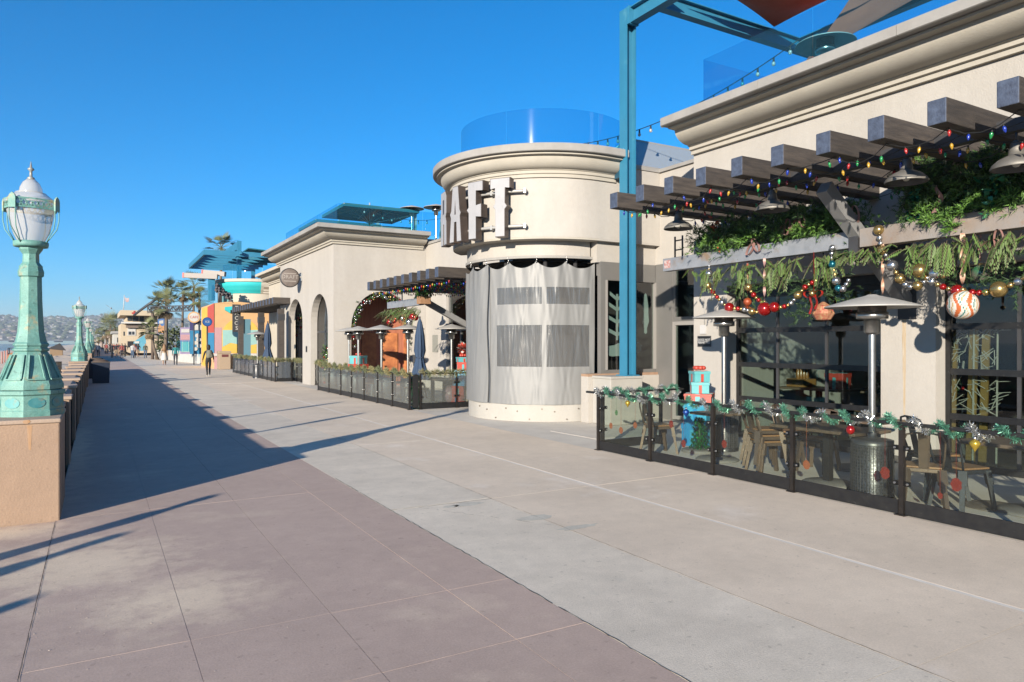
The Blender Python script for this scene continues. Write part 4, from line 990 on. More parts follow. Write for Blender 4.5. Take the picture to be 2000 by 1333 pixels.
beads('bead strand from the far end of the steel beam to the red ball', [(1379,553),(1400,580),(1422,600),(1450,604),(1480,610),(1494,600)], B1)
beads('bead strand looping between the mid beam and the near heater', [(1458,556),(1480,585),(1510,600),(1540,596),(1560,575),(1574,560),(1595,548)], B1)
beads('silver and teal bead strand hanging at the beam splice', [(1627,478),(1624,505),(1628,525),(1633,548),(1640,568),(1650,560),(1659,545)], [('silver',.035),('silver',.024),('silver',.022),('teal',.045),('gold',.022),('gold',.024),('silver',.045),('teal',.038)])
beads('bead strand falling from the splice past the rust streaked pillar', [(1715,440),(1722,485),(1735,505),(1755,540),(1775,560),(1800,555),(1822,535),(1855,545)], [('gold',.05),('silver',.03),('silver',.024),('gold',.045),('silver',.022),('silver',.024),('silver',.055),('gold',.024)])
beads('red and gold bead strand swagged across the right hand garage door', [(1788,518),(1812,545),(1845,562),(1880,570),(1920,572),(1950,566),(1985,552),(2030,525)], B2)
# hanging ornaments on twisted ribbons
def hang_ball(label, px_, py_, r_px, X, topz, mat, ribm, rw=.025, tassel=None):
    p = at_x(px_, py_, X); d = (p.x*_S + p.y*_C); r = r_px/1380.0*d
    t = thing('hanging_ornament', label, 'ornament', tuple(p), 'large ornaments hung from the near steel beam')
    b = MB(); b.ball(p, r, 22, 14); b.build('ball', mat, t)
    b = MB(); b.tube(p+Vector((0,0,r*.95)), p+Vector((0,0,r*1.18)), r*.22, n=10); b.build('ornament_cap', gold_m, t)
    b = MB(); n = 18; v = []
    for k in range(n+1):
        f = k/n; a = f*9; c = p + Vector((0,0,r*1.15 + (topz-p.z-r*1.15)*f)); q = Vector((math.cos(a), math.sin(a), 0))*rw; v += [c-q, c+q]
    b.add(v, [(2*k, 2*k+1, 2*k+3, 2*k+2) for k in range(n)], 0, True); b.build('ribbon', ribm, t)
    if tassel:
        b = MB(); rg_ = random.Random(int(px_))
        for k in range(70):
            q = Vector((rg_.gauss(0,.35), rg_.gauss(0,.35), -rg_.uniform(.8,1.9)))*r; s_v = Vector((rg_.gauss(0,1), rg_.gauss(0,1), 0)).normalized()*.012
            b.add([p+Vector((0,0,-r*.7)), p+q+s_v, p+q-s_v], [(0,1,2)])
        b.build('tassel', tassel, t)
    return t
def stripe_mat():
    m = bpy.data.materials.new('striped_ornament'); m.use_nodes = True; N = m.node_tree.nodes; L_ = m.node_tree.links; bs = N['Principled BSDF']; bs.inputs['Roughness'].default_value = .35
    tc = N.new('ShaderNodeTexCoord'); mp = N.new('ShaderNodeMapping'); mp.inputs['Rotation'].default_value = (.75, 0, .35); wv = N.new('ShaderNodeTexWave'); wv.inputs['Scale'].default_value = 2.6; wv.inputs['Distortion'].default_value = 1.2; wv.inputs['Detail'].default_value = .5
    cr = N.new('ShaderNodeValToRGB'); cr.color_ramp.interpolation = 'CONSTANT'; e = cr.color_ramp.elements; e[0].position = 0; e[0].color = (.68,.64,.58,1); e[1].position = .34; e[1].color = (.50,.13,.05,1)
    for ps, c in ((.55,(.68,.64,.58,1)),(.68,(.10,.26,.22,1)),(.74,(.68,.64,.58,1)),(.86,(.58,.42,.2,1))): x = e.new(ps); x.color = c
    L_.new(tc.outputs['Object'], mp.inputs[0]); L_.new(mp.outputs[0], wv.inputs[0]); L_.new(wv.outputs[0], cr.inputs[0]); L_.new(cr.outputs[0], bs.inputs['Base Color']); return m
candy = M('candy_twist_ribbon', (.62,.50,.36), .5, col2=(.50,.16,.08), vs=30)
sb = hang_ball('big white and red striped ornament hung before the right hand garage door', 1880, 596, 28, 9.25, 3.2, M('striped_white', (.74,.70,.64), .35), candy, .03)
so_ = [c for c in sb.children if c.name.startswith('ball')][0]; me_ = so_.data; bm2 = bmesh.new(); bm2.from_mesh(me_); bmesh.ops.subdivide_edges(bm2, edges=bm2.edges, cuts=2, use_grid_fill=True); bm2.to_mesh(me_); bm2.free()
for nm_, cc in (('striped_orange', (.56,.15,.05)), ('striped_teal', (.06,.24,.22)), ('striped_gold', (.55,.36,.14))): me_.materials.append(M(nm_, cc, .35))
cen_ = sum((v.co for v in me_.vertices), Vector())/len(me_.vertices); rad_ = max((v.co-cen_).length for v in me_.vertices); ax_ = Vector((.25,-.55,.8)).normalized(); e1_ = ax_.cross(Vector((1,0,0))).normalized(); e2_ = ax_.cross(e1_)
for v in me_.vertices: v.co = cen_ + (v.co-cen_).normalized()*rad_
for p in me_.polygons:
    c = (p.center-cen_).normalized(); h_ = c.dot(ax_); u = (math.atan2(c.dot(e2_), c.dot(e1_))/(2*PI)*5 + h_*.9 + .12*math.sin(h_*6)) % 1
    p.material_index = 1 if u < .30 else (2 if .46 < u < .54 else (3 if .70 < u < .78 else 0)); p.use_smooth = True
hang_ball('large shiny red ball ornament low in the middle of the bead strands', 1493, 604, 13.5, 9.25, 3.2, red_m, rib_pk, .022)
hang_ball('small gold ornament on a twisted ribbon beside the near heater', 1724, 590, 5, 9.27, 3.2, gold_m, candy, .02)
hang_ball('orange tasselled ornament hanging left of the big red ball', 1460, 590, 8, 9.40, 3.2, mesh_org, rib_rd, .015, mesh_org)
hang_ball('silver ornament on a thin cord at the far end of the beam', 1385, 535, 8, 9.3, 3.2, silv_m, silv_m, .01)
hang_ball('clear green and pink glass ornament behind the cedar sprays at the right', 1915, 535, 17, 9.5, 3.2, M('green_glass_ornament', (.02,.30,.12), .1, trans=.5, col2=(.35,.25,.25), vs=4), rib_pk, .012)
hang_ball('pink swirl ornament behind the striped ball', 1868, 572, 15, 9.6, 3.2, M('pink_swirl_ornament', (.48,.30,.34), .4, col2=(.34,.18,.22), vs=18), rib_pk, .01)
bw = thing('red_bow', 'red satin bow with gold bauble hanging before the middle garage door', 'bow', (9.24, *yz(1588,560,9.24)), None)
y0_, z0_ = yz(1588, 575, 9.24); b = MB(); rgx = random.Random(8)
loop(b, (9.24, y0_+.08, z0_), .08, .05, .05, 0, .3); loop(b, (9.24, y0_-.08, z0_), .08, .05, .05, 0, -.3); ribbon(b, (9.23, y0_+.04, z0_-.16), .05, .02, .28, 0, rgx); ribbon(b, (9.23, y0_-.05, z0_-.12), .05, .02, .22, 0, rgx); ribbon(b, (9.25, y0_, (z0_+3.2)/2), .03, .004, 3.2-z0_, 0, rgx)
b.build('bow_loops', rib_rd, bw); b = MB(); b.ball((9.22, y0_, z0_+.01), .045, 10, 7); b.build('bauble', gold_m, bw)
lt = thing('gold_lantern', 'crimson and gold wire lantern hanging under the near heater disc', 'lantern', (9.45, *yz(1608,600,9.45)))
y0_, z0_ = yz(1608, 612, 9.45); b = MB(); b.lathe([(.02,.17),(.12,.10),(.17,-.01),(.11,-.10),(.02,-.12)], 9, (9.45, y0_, z0_), 0, False); b.build('lantern_body', M('crimson_gold_wire', (.45,.06,.06), .4, .2, col2=(.62,.42,.22), vs=30, detail=8), lt); b = MB(); b.tube((9.45,y0_,z0_+.24),(9.45,y0_,3.2),.006,n=5); b.build('hanger', cord, lt)

# ---------------------------------------------------------------- glass terrace fence
post_m = M('bronze_black_post', (.035,.032,.03), .35, .5, col2=(.06,.05,.045), vs=6); clamp_m = M('black_clamp', (.012,.012,.012), .4, .4)
decal_m = [G('orange_ornament_print', (.75,.5,.4), 1.3, .2, 0, .55, (.40,.13,.06)), G('red_ornament_print', (.7,.35,.32), 1.3, .2, 0, .5, (.30,.045,.035)), G('green_ornament_print', (.5,.7,.5), 1.3, .2, 0, .5, (.10,.22,.10))]
def fence_panel(t, p, q, kick=True, last=False, first=True, h=.98, glass=glass_f, decals=()):
    p = Vector((*p, 0)); q = Vector((*q, 0)); d = (q-p).normalized(); n = Vector((-d.y, d.x, 0))
    def post(c): b = MB(); b.bar(c+Vector((0,0,0)), c+Vector((0,0,h-.02)), .05, .05, 0, d); b.bar(c, c+Vector((0,0,.012)), .11, .11, 0, d); b.build('post', post_m, t)
    if first: post(p)
    if last: post(q)
    b = MB(); b.bar(p+d*.04+Vector((0,0,.085)), q-d*.04+Vector((0,0,.085)), .02, .15, 0); b.build('kick_plate', black_mt, t)
    b = MB(); b.bar(p+d*.045+Vector((0,0,.55)), q-d*.045+Vector((0,0,.55)), .010, .76, 0); g = b.build('glass_panel', glass, t)
    for c, s, z in ((p, 1, .34), (p, 1, .72), (q, -1, .34), (q, -1, .72)):
        b = MB(); b.bar(c+d*s*.025+Vector((0,0,z)), c+d*s*.085+Vector((0,0,z)), .04, .05, 0); b.tube(c+d*s*.07+n*-.03+Vector((0,0,z)), c+d*s*.07+n*.03+Vector((0,0,z)), .013, n=8, mi=1)
        b.build('glass_clamp', [clamp_m, chrome], t)
    for f, z, r, k in decals:
        c = p.lerp(q, f) + Vector((0,0,z)); b = MB()
        b.extr([c - n*.0 + d*(r*math.cos(2*PI*i/14)*(1 if i % 2 or k < 1 else .8)) + Vector((0,0,r*1.15*math.sin(2*PI*i/14))) + n*.0065 for i in range(14)], n*.001)
        b.bar(c+n*.007+Vector((0,0,r)), c+n*.007+Vector((0,0,.93-z)), .004, .001, 0); b.build('ornament_print', decal_m[k], g)
    b = MB(); b.bar(p-d*.0+Vector((0,0,h)), q+Vector((0,0,h)), .05, .035); b.build('top_rail', black_mt, t)
FXL = 7.43; FY = [9.72, 8.40, 7.10, 5.79, 4.41, 3.10, 1.79, .48, -.83]
fn = thing('glass_terrace_fence', 'black framed glass fence with tinsel along the near terrace', 'fence', (FXL, 4.5, 0))
dec = [((.25,.45,.045,0),(.45,.40,.05,0),(.36,.68,.04,2),(.72,.52,.045,0)), ((.35,.62,.05,1),(.55,.36,.05,1)), ((.15,.45,.05,1),), ((.14,.36,.05,0),(.86,.42,.06,1)), ((.42,.42,.06,1),(.30,.28,.03,1)), ((.3,.5,.05,1),), (), ()]
for i in range(8): fence_panel(fn, (FXL, FY[i]), (FXL, FY[i+1]), first=True, last=(i == 7), decals=dec[i])
b = MB(); b.bar((FXL, 9.72, .98), (FXL, 10.05, .98), .05, .035); b.build('top_rail', black_mt, fn)
fence_panel(fn, (FXL+.12, 9.76), (FXL+1.45, 9.76), first=True, last=True)
b = MB(); b.bar((FXL+1.45, 9.76, .98), (FXL+2.0, 9.76, .98), .05, .035); b.build('top_rail', black_mt, fn)
tin_g = M('green_tinsel', (.09,.30,.20), .3, .4, col2=(.16,.40,.29), vs=30); tin_s = M('silver_tinsel', (.62,.64,.64), .22, .7)
def tinsel(label, p, q, turns, seed, dens=560, rad=.042, mats=(tin_g, tin_s), group='tinsel garlands on the fences'):
    p = Vector(p); q = Vector(q); ln = (q-p).length; d = (q-p).normalized(); n = Vector((-d.y, d.x, 0)); rg_ = random.Random(seed)
    t = thing('tinsel_garland', label, 'tinsel', tuple(p), group); mb = [MB(), MB()]
    for k in range(int(dens*3.2*ln)):
        f = rg_.random(); a = f*turns*2*PI; wob = .03*math.sin(f*37)
        c = p + d*(f*ln) + n*(.035*math.cos(a)) + Vector((0,0,.030*math.sin(a)*1.7 + wob*.6))
        v = Vector((rg_.gauss(0,1), rg_.gauss(0,1), rg_.gauss(0,1))).normalized()*rad*rg_.uniform(.6,1.5); w_ = v.cross(Vector((rg_.gauss(0,1), rg_.gauss(0,1), 1))).normalized()*.0032
        m = 1 if math.sin(f*turns*PI*.9 + .5) > .25 else 0
        mb[m].add([c-w_, c+w_, c+v+w_, c+v-w_], [(0,1,2,3)])
    mb[0].build('green_strands', mats[0], t)['kind'] = 'stuff'; mb[1].build('silver_strands', mats[1], t)['kind'] = 'stuff'
    return t
tinsel('green and silver tinsel wound along the front rail of the near glass fence', (FXL, 9.85, .985), (FXL, .5, .985), 34, 3)
tinsel('green and silver tinsel wound along the short side rail of the near glass fence', (FXL+.1, 9.76, .985), (FXL+1.95, 9.76, .985), 7, 4)
# shatterproof ornaments hung on the fence
def fence_ball(label, px_, py_, r, m, cone=False):
    p = at_x(px_, py_, FXL-.05); t = thing('fence_ornament', label, 'ornament', tuple(p), 'ornaments hung on the near glass fence')
    b = MB()
    if cone: b.lathe([(.001,-1.5*r),(.35*r,-1.0*r),(.8*r,-.35*r),(r,.1*r),(.8*r,.6*r),(.35*r,.9*r),(.001,.95*r)], 14, p)
    else: b.ball(p, r, 16, 10, 0, 1.1)
    b.build('ball', m, t)
    b = MB(); b.tube(p+Vector((0,0,r*.9)), p+Vector((0,0,r*1.45)), r*.35, n=8); b.build('ornament_cap', silv_m, t)
    b = MB(); b.tube(p+Vector((0,0,r*1.4)), Vector((p.x, p.y, .99)), .003, n=4); b.build('loop_thread', cord, t)
fence_ball('red ball ornament on the fourth fence panel', 1661, 840, .048, red_m)
fence_ball('gold drop ornament on the panel right of the clamp post', 1904, 868, .05, M('yellow_gold_drop', (.60,.42,.06), .25, .6), True)
fence_ball('cobalt blue drop ornament on the second fence panel', 1340, 806, .05, M('cobalt_drop', (.01,.07,.35), .2, .5, coat=.4), True)
fence_ball('yellow gold drop ornament on the first fence panel', 1226, 788, .045, M('yellow_gold_drop2', (.60,.42,.06), .25, .6), True)

# ---------------------------------------------------------------- patio heaters
mesh_cyl = M('perforated_black_base', (.05,.05,.05), .35, .7, col2=(.16,.16,.165), vs=60, detail=0)
def heater(label, loc, group='mushroom patio heaters', h=2.42, R_=.53, base=True):
    t = thing('patio_heater', label, 'patio heater', (0,0,0), group); k = h/2.42
    b = MB(); b.lathe([(0,h),(.05,h),(.07,h-.012),(R_*.45,h-.055),(R_*.97,h-.135),(R_,h-.15),(R_*.99,h-.158),(R_*.45,h-.075),(.07,h-.03)], 36); b.build('reflector', disc_mt, t)
    b = MB(); b.lathe([(.155,h-.05),(.155,h-.21)], 24); b.build('emitter_screen', M('scorched_screen', (.085,.065,.055), .5, .5, col2=(.16,.13,.11), vs=30), t)
    b = MB(); b.lathe([(.155,h-.21),(.175,h-.215),(.175,h-.29),(.155,h-.295),(.09,h-.30),(.088,h-.45),(.07,h-.47),(.05,h-.475)], 24); b.build('burner_head', chrome, t)
    b = MB(); b.lathe([(.042,h-.475),(.042,.72)], 16); b.build('pole', chrome, t)
    b = MB(); b.lathe([(.05,.78),(.05,.72),(.20,.70),(.235,.69),(.235,.64)], 28); b.build('base_lid', M('grey_base_lid', (.13,.13,.13), .4, .6), t)
    b = MB(); b.lathe([(.23,.64),(.23,.06),(.24,.05),(.24,0)], 28); o = b.build('base_canister', mesh_cyl, t)
    b = MB()
    for i in range(40):
        a = 2*PI*i/40; b.bar((.232*math.cos(a), .232*math.sin(a), .07), (.232*math.cos(a), .232*math.sin(a), .63), .006, .006)
    for j in range(16):
        z = .08 + j*.036; b.lathe([(.231,z),(.236,z+.003),(.231,z+.006)], 28)
    b.build('base_grid', M('grey_wire_grid', (.20,.20,.205), .35, .8), t)
    t.location = loc; return t
h0 = heater('mushroom patio heater with gridded base right of centre on the near terrace', (7.98, 5.10, 0))
dup(h0, (9.28, 8.62, 0), 1.0, 'mushroom patio heater at the far end of the near terrace beside the gift tower')

# ---------------------------------------------------------------- chairs, tables
oak = M('oiled_chair_wood', (.40,.22,.10), .5, col2=(.28,.145,.065), vs=6, stretch=(1,8,1)); gun = M('gunmetal_chair', (.15,.112,.085), .4, .45, col2=(.22,.155,.11), vs=7, stain=(.36,.28,.2), ss=9, st=.6); blk_ch = M('black_chair_metal', (.03,.034,.042), .42, .3, col2=(.05,.06,.07), vs=8)
grp_ch = 'metal terrace chairs'
def chair(label, m, wood=True, sh=.46, high=False):
    t = thing('metal_chair', label, 'chair', (0,0,0), grp_ch)
    s = sh
    b = MB(); b.box(-.185, -.18, s, .185, .185, s+.022); b.build('seat', oak if wood else m, t, .008)
    b = MB(); b.box(-.19, -.185, s-.045, .19, .19, s-.001); b.build('seat_frame', m, t, .008)
    for sx in (-1, 1):
        for sy in (-1, 1):
            b = MB(); top = Vector((sx*.165, sy*.165, s-.01)); bot = Vector((sx*(.205 if sy > 0 else .215), sy*.235, 0))
            b.bar(top, top.lerp(bot, .35), .085, .055); b.bar(top.lerp(bot, .35), bot, .05, .038); b.build('leg', m, t)
    if high:
        b = MB(); b.bar((-.2,.2,.22),(.2,.2,.22),.02,.02); b.bar((-.2,-.2,.22),(.2,-.2,.22),.02,.02); b.bar((-.2,-.2,.22),(-.2,.2,.22),.02,.02); b.bar((.2,-.2,.22),(.2,.2,.22),.02,.02); b.build('foot_rail', m, t)
    b = MB(); top = s + .40
    b.path([(-.175,-.17,s), (-.195,-.215,s+.15), (-.20,-.25,s+.30), (-.165,-.268,s+.38), (-.08,-.275,top), (.08,-.275,top), (.165,-.268,s+.38), (.20,-.25,s+.30), (.195,-.215,s+.15), (.175,-.17,s)], .011, 8); b.build('back_hoop', m, t)
    b = MB(); b.extr([(-.05,-.183,s),(.05,-.183,s),(.06,-.272,top-.005),(-.06,-.272,top-.005)], (0,-.006,0)); b.build('back_splat', m, t)
    return t
p = at_z(1262, 868); ch = chair('bronze metal chair with wooden seat beside the first fence panel', gun); at_place(ch, (8.1, 8.95, 0), R(-105))
p = at_z(1455, 905)
c2 = chair('lowest chair of the bronze stack behind the third fence panel', gun); at_place(c2, (8.15, 6.75, 0), R(-112))
for k, nm in ((1, 'second'), (2, 'topmost')): dup(c2, (8.15 - .035*k, 6.75 + .012*k, .085*k), R(-112), nm + ' chair of the bronze stack behind the third fence panel')
dup(ch, (9.3, 7.25, 0), R(200), 'bronze metal chair pushed in close to the middle garage door')
dup(ch, (8.95, 6.55, 0), R(100), 'bronze metal chair behind the stack of bronze chairs')
c3 = chair('black metal chair facing away right of the clamp post', blk_ch, True, .46); at_place(c3, (8.30, 4.25, 0), R(-105))
dup(c3, (8.62, 4.72, .0), R(-118), 'black metal chair with tall hoop back in front of the rust streaked pillar', grp_ch, 1.12)
dup(ch, (8.0, 4.5, 0), R(-60), 'bronze metal chair half hidden by the clamp post', grp_ch)
dup(c3, (8.5, 3.28, 0), R(20), 'black metal chair at the right edge behind the last visible fence panel', grp_ch)
tb_top = M('dark_table_top', (.17,.125,.085), .5, col2=(.11,.08,.055), vs=4, stretch=(1,7,1))
def table(label, loc, sx, sy, rz=0, h=.75, m=None):
    t = thing('pedestal_table', label, 'table', (0,0,0), 'pedestal tables on the near terrace')
    b = MB(); b.box(-sx/2, -sy/2, h-.04, sx/2, sy/2, h); b.build('table_top', m or tb_top, t, .008)
    b = MB(); b.bar((0,0,.03),(0,0,h-.041),.09,.09,0,(1,0,0)); b.build('pedestal', black_mt, t)
    b = MB(); b.lathe([(.33,0),(.335,.012),(.30,.035),(.06,.05),(0,.05)], 28); b.build('round_foot', M('stone_table_foot', (.26,.25,.23), .8, col2=(.20,.19,.18), vs=8), t)
    t.location = loc; t.rotation_euler = (0,0,rz); return t
table('dark pedestal table in the middle of the near terrace behind the fence', (8.22, 5.86, 0), .75, 1.25)
table('dark pedestal table at the right edge of the near terrace', (8.75, 3.75, 0), .75, 1.2)
table('small pedestal table beside the gift tower', (8.42, 7.96, 0), .6, .6)
table('dark pedestal table in front of the middle garage door', (9.55, 6.35, 0), .7, 1.1)
b = MB(); p = at_z(1940, 990); b.lathe([(.30,0),(.31,.006),(.30,.012),(0,.012)], 30, (p.x, p.y, 0)); 
for r in (.24,.17,.10): b.lathe([(r,.012),(r+.012,.016),(r+.025,.012)], 28, (p.x, p.y, 0))
o = b.build('drain_cover', M('rust_grey_iron', (.20,.17,.15), .6, .4, col2=(.28,.24,.2), vs=9), None, 0, (p.x, p.y, 0)); tag(o, 'round ridged iron drain cover in the terrace floor at lower right', 'drain cover')
# gift tower and small glitter tree
gcol = {'cyan': M('cyan_gift_paper', (.10,.42,.46), .45, col2=(.14,.48,.50), vs=5), 'red': M('red_gift_paper', (.60,.08,.05), .4, col2=(.52,.06,.04), vs=6), 'blue': M('blue_gift_paper', (.02,.28,.58), .4), 'sky': M('sky_gift_paper', (.05,.40,.62), .4)}
def gift(mb_parent, x, y, z, s, h, body, rib, name='gift_box', rz=.2):
    b = MB(); c, sn = math.cos(rz), math.sin(rz)
    def rot(px_, py_): return (x + px_*c - py_*sn, y + px_*sn + py_*c)
    def rb_(x0, y0, z0, x1, y1, z1): 
        q = [(x0,y0),(x1,y0),(x1,y1),(x0,y1)]; b.extr([(*rot(*k), z0) for k in q], (0,0,z1-z0))
    rb_(-s/2, -s/2, z, s/2, s/2, z+h); bx = b.build(name, gcol[body], mb_parent)
    b = MB(); rb_(-s/2-.004, -s*.09, z+.001, s/2+.004, s*.09, z+h+.004); rb_(-s*.09, -s/2-.0045, z+.002, s*.09, s/2+.0045, z+h+.0045); b.build('ribbon', gcol[rib], bx)
    b = MB(); rb_(-s/2-.01, -s/2-.01, z+h*.74, s/2+.01, s/2+.01, z+h-.002); b.build('lid', gcol[body], bx)
    return bx
def gift_tower(label, loc, sizes, group='stacked gift towers'):
    t = thing('gift_tower', label, 'gift stack', loc, group); z = 0
    for k, (s, h, bd, rbn) in enumerate(sizes): gift(t, loc[0], loc[1], loc[2]+z+.0, s, h, bd, rbn, 'gift_box', .15+.25*k); z += h + .006
    b = MB()
    for k in range(6): 
        a = k*PI/3; c = Vector(loc)+Vector((.07*math.cos(a), .07*math.sin(a), z+.05)); b.ball(c, .05, 8, 5, 0, .8)
    b.build('bow', gcol['red'], t)
    return t
gp = at_y(1362, 800, 9.25)
gift_tower('tower of cyan and red gift boxes beside the sign pillar', (gp.x+.05, 9.25, 0), [(.44,.40,'blue','sky'),(.42,.36,'sky','blue'),(.46,.16,'red','cyan'),(.30,.20,'cyan','red'),(.28,.19,'cyan','red')])
tr = thing('glitter_tree', 'small green glitter tree on a round foot beside the gift tower', 'tree decoration', (8.62, 8.42, 0)); tr.location = (*at_z(1366, 882)[:2], 0)
tl = tr.location.copy(); gm = M('green_glitter', (.01,.25,.05), .2, .6, col2=(.03,.42,.12), vs=60, detail=0); b = MB(); rgt = random.Random(9)
for k in range(1400):
    f = rgt.random(); a = rgt.random()*2*PI; r = .13*(1-f*.55)*(1+.25*math.sin(f*30)); c = tl + Vector((r*math.cos(a), r*math.sin(a), .06+f*.52)); v = Vector((math.cos(a)*.6+rgt.gauss(0,.5), math.sin(a)*.6+rgt.gauss(0,.5), rgt.gauss(-.2,.5))).normalized()*.05; w_ = v.cross(Vector((0,0,1))).normalized()*.010
    b.add([c-w_, c+w_, c+v], [(0,1,2)])
b.build('glitter_foliage', gm, tr); b = MB(); b.tube(tl, tl+Vector((0,0,.56)), .05, .03, 8); b.build('core', M('dark_green_core', (.01,.06,.02), .6), tr)
b = MB(); b.lathe([(.30,0),(.30,.03),(.26,.045),(0,.045)], 26, tl); b.build('round_foot', M('stone_table_foot', (.26,.25,.23), .8), tr)
# gold slat screen with white twigs behind the right hand door
gs = thing('gold_slat_screen', 'gold slat screen laced with white twigs inside the right hand garage door', 'decoration', (FX+.55, 5.4, 0)); gold_w = M('gold_slats', (.56,.36,.13), .45, .35, col2=(.48,.29,.09), vs=3); tw_m = M('white_twig', (.62,.58,.5), .6)
xg = FX + .5; yl = at_x(1858, 700, xg).y; yr = at_x(1948, 700, xg).y
for f, wd in ((.02,.06),(.42,.12),(.68,.10)):
    y = yl + (yr-yl)*f; b = MB(); b.bar((xg, y, .02), (xg, y-.06, 2.06), .03, wd, 0, (0,1,0)); b.build('slat', gold_w, gs)
b = MB(); rgw = random.Random(4)
for k in range(95):
    y = rgw.uniform(yr, yl); z = rgw.uniform(.75, 2.05); a = rgw.uniform(0, PI); l = rgw.uniform(.08,.24); b.bar((xg-.03, y, z), (xg-.03+rgw.uniform(-.03,.03), y+l*math.cos(a), min(2.08, z+l*math.sin(a))), .009, .009)
for y in (yr, (yl+yr)/2): b.bar((xg-.03, y, .05), (xg-.03, y-.02, 2.1), .018, .018)
b.build('twigs', tw_m, gs)
# wall sign with lettering
def text_obj(name, txt, size, loc, rot, m, parent=None, ext=.002, align='CENTER', sx=1.0):
    c = bpy.data.curves.new(name, 'FONT'); c.body = txt; c.size = size; c.extrude = ext; c.align_x = align; c.align_y = 'CENTER'; c.resolution_u = 2; c.space_line = .85
    o = bpy.data.objects.new(name, c); COL.objects.link(o); dg = bpy.context.evaluated_depsgraph_get(); me = bpy.data.meshes.new_from_object(o.evaluated_get(dg)); bpy.data.objects.remove(o)
    me.materials.clear(); me.materials.append(m)
    o = bpy.data.objects.new(name, me); COL.objects.link(o); o.parent = parent
    off = Vector(loc) - (parent.location if parent else Vector((0,0,0))); o.location = off; o.rotation_euler = rot; o.scale = (sx, 1, 1); return o
ws = thing('wall_notice_sign', 'small black notice sign with white lettering on the white pillar', 'sign', (FX-.01, 10.36, 1.85))
b = MB(); b.box(FX-.016, 10.18, 1.76, FX-.002, 10.54, 1.98); b.build('sign_board', black_mt, ws)
b = MB(); 
for (a, c, e, f) in ((10.18,10.19,1.76,1.98),(10.53,10.54,1.76,1.98),(10.19,10.53,1.76,1.77),(10.19,10.53,1.97,1.98)): b.box(FX-.019, a, e, FX-.0165, c, f)
b.build('sign_border', M('grey_border', (.12,.12,.12), .5), ws)
text_obj('lettering', 'DOGS NOT\nPERMITTED', .066, (FX-.017, 10.36, 1.87), (R(90), 0, R(-90)), M('white_lettering', (.7,.7,.7), .6), ws)
b = MB(); b.box(FX-.03, 10.30, 2.02, FX-.002, 10.46, 2.2); b.build('outlet_box', M('white_plastic', (.62,.61,.6), .5), ws); b = MB(); b.tube((FX-.012, 10.35, 2.2), (FX-.012, 10.35, 2.75), .008, n=6); b.build('conduit', M('grey_plastic', (.4,.4,.4), .5), ws)
# indoors behind the glass
for k, (x, y, lb) in enumerate(((12.2, 8.9, 'dim high table inside the middle garage door'), (12.4, 7.2, 'second dim table inside the middle garage door'), (12.3, 4.0, 'dim table inside the right hand garage door'))):
    table(lb, (x, y, .012), .8, 1.4, 0, .95, M('indoor_table_top', (.22,.16,.11), .4))
xm = thing('indoor_fir_tree', 'dark decorated fir tree standing inside the middle garage door', 'tree', (12.9, 7.5, .012)); b = MB(); rgt = random.Random(14)
def cfx(r):
    f = r.random()**1.3; a = r.random()*2*PI; q = .75*(1-f)*math.sqrt(r.random())+.05; return Vector((12.9+q*math.cos(a), 7.5+q*math.sin(a), .9+f*1.7))
pine_cloud(b, cfx, 500, rgt, .15, .012, .2); b.build('foliage', [pine_a, pine_b], xm); b = MB(); b.tube((12.9,7.5,.012),(12.9,7.5,2.5),.05,.02,8); b.build('trunk', twig, xm)
b = MB()
for k in range(60): c = cfx(rgt); b.ball(c + (c-Vector((12.9,7.5,c.z)))*.3, .035, 6, 4, k % 3)
b.build('baubles', [red_m, silv_m, gold_m], xm)['kind'] = 'stuff'
bxs = thing('indoor_gift_basket', 'red gift basket on the dim table inside the middle garage door', 'gift', (12.2, 8.2, .965)); gift(bxs, 12.15, 8.45, .965, .34, .3, 'red', 'cyan')
tw_b = thing('indoor_crate', 'amber wooden crate of bottles on the dim table inside the middle garage door', 'crate', (12.2, 9.3, .965)); b = MB(); b.box(12.0, 9.1, .965, 12.4, 9.5, 1.12); b.build('crate_box', M('amber_crate', (.45,.24,.08), .5, col2=(.36,.17,.05), vs=8), tw_b)
for k in range(4): b = MB(); b.lathe([(.04,0),(.04,.16),(.015,.22),(.015,.28)], 8, (12.1+.09*k, 9.3, 1.12)); b.build('bottle', M('amber_bottle', (.35,.16,.04), .2), tw_b)
for k, (x, y) in enumerate(((12.0,6.5),(12.5,8.0),(11.9,3.4))):
    dup(c3, (x, y, .012), R(70*k), ('dim chair inside near the right end of the middle door','dim chair inside between the indoor tables','dim chair inside the right hand garage door')[k], grp_ch, 1.15)
# ---------------------------------------------------------------- middle terrace: recessed wall, arched building
MX = 11.85
mw = thing('recessed_restaurant_wing', 'cream recessed wing with a tall blue window behind the middle terrace', 'building', (MX, 22, 0))
mz = at_x(840, 480, MX).z
b = MB(); b.extr([(MX, y, z) for y, z in ((17.76,0),(17.76,5.9),(27.29,5.9),(27.29,0),(25.3,0),(25.3,3.9),(23.2,3.9),(23.2,0))], (.3,0,0)); b.build('street_wall', stucco, mw)
b = MB(); b.box(MX-.05, 17.76, 5.9, MX+.35, 27.25, 6.0); b.build('parapet_cap', capgrey, mw)
b = MB(); b.box(MX+.3, 17.76, 5.0, 20, 27.29, 5.1); b.build('roof', capgrey, mw)
frame_rect(mw, MX+.1, 23.2, 25.3, 0.02, 3.9, .1, frame_gr); b = MB(); b.box(MX+.14, 23.3, .12, MX+.15, 25.2, 3.8); b.build('window_pane', glass_w, mw)
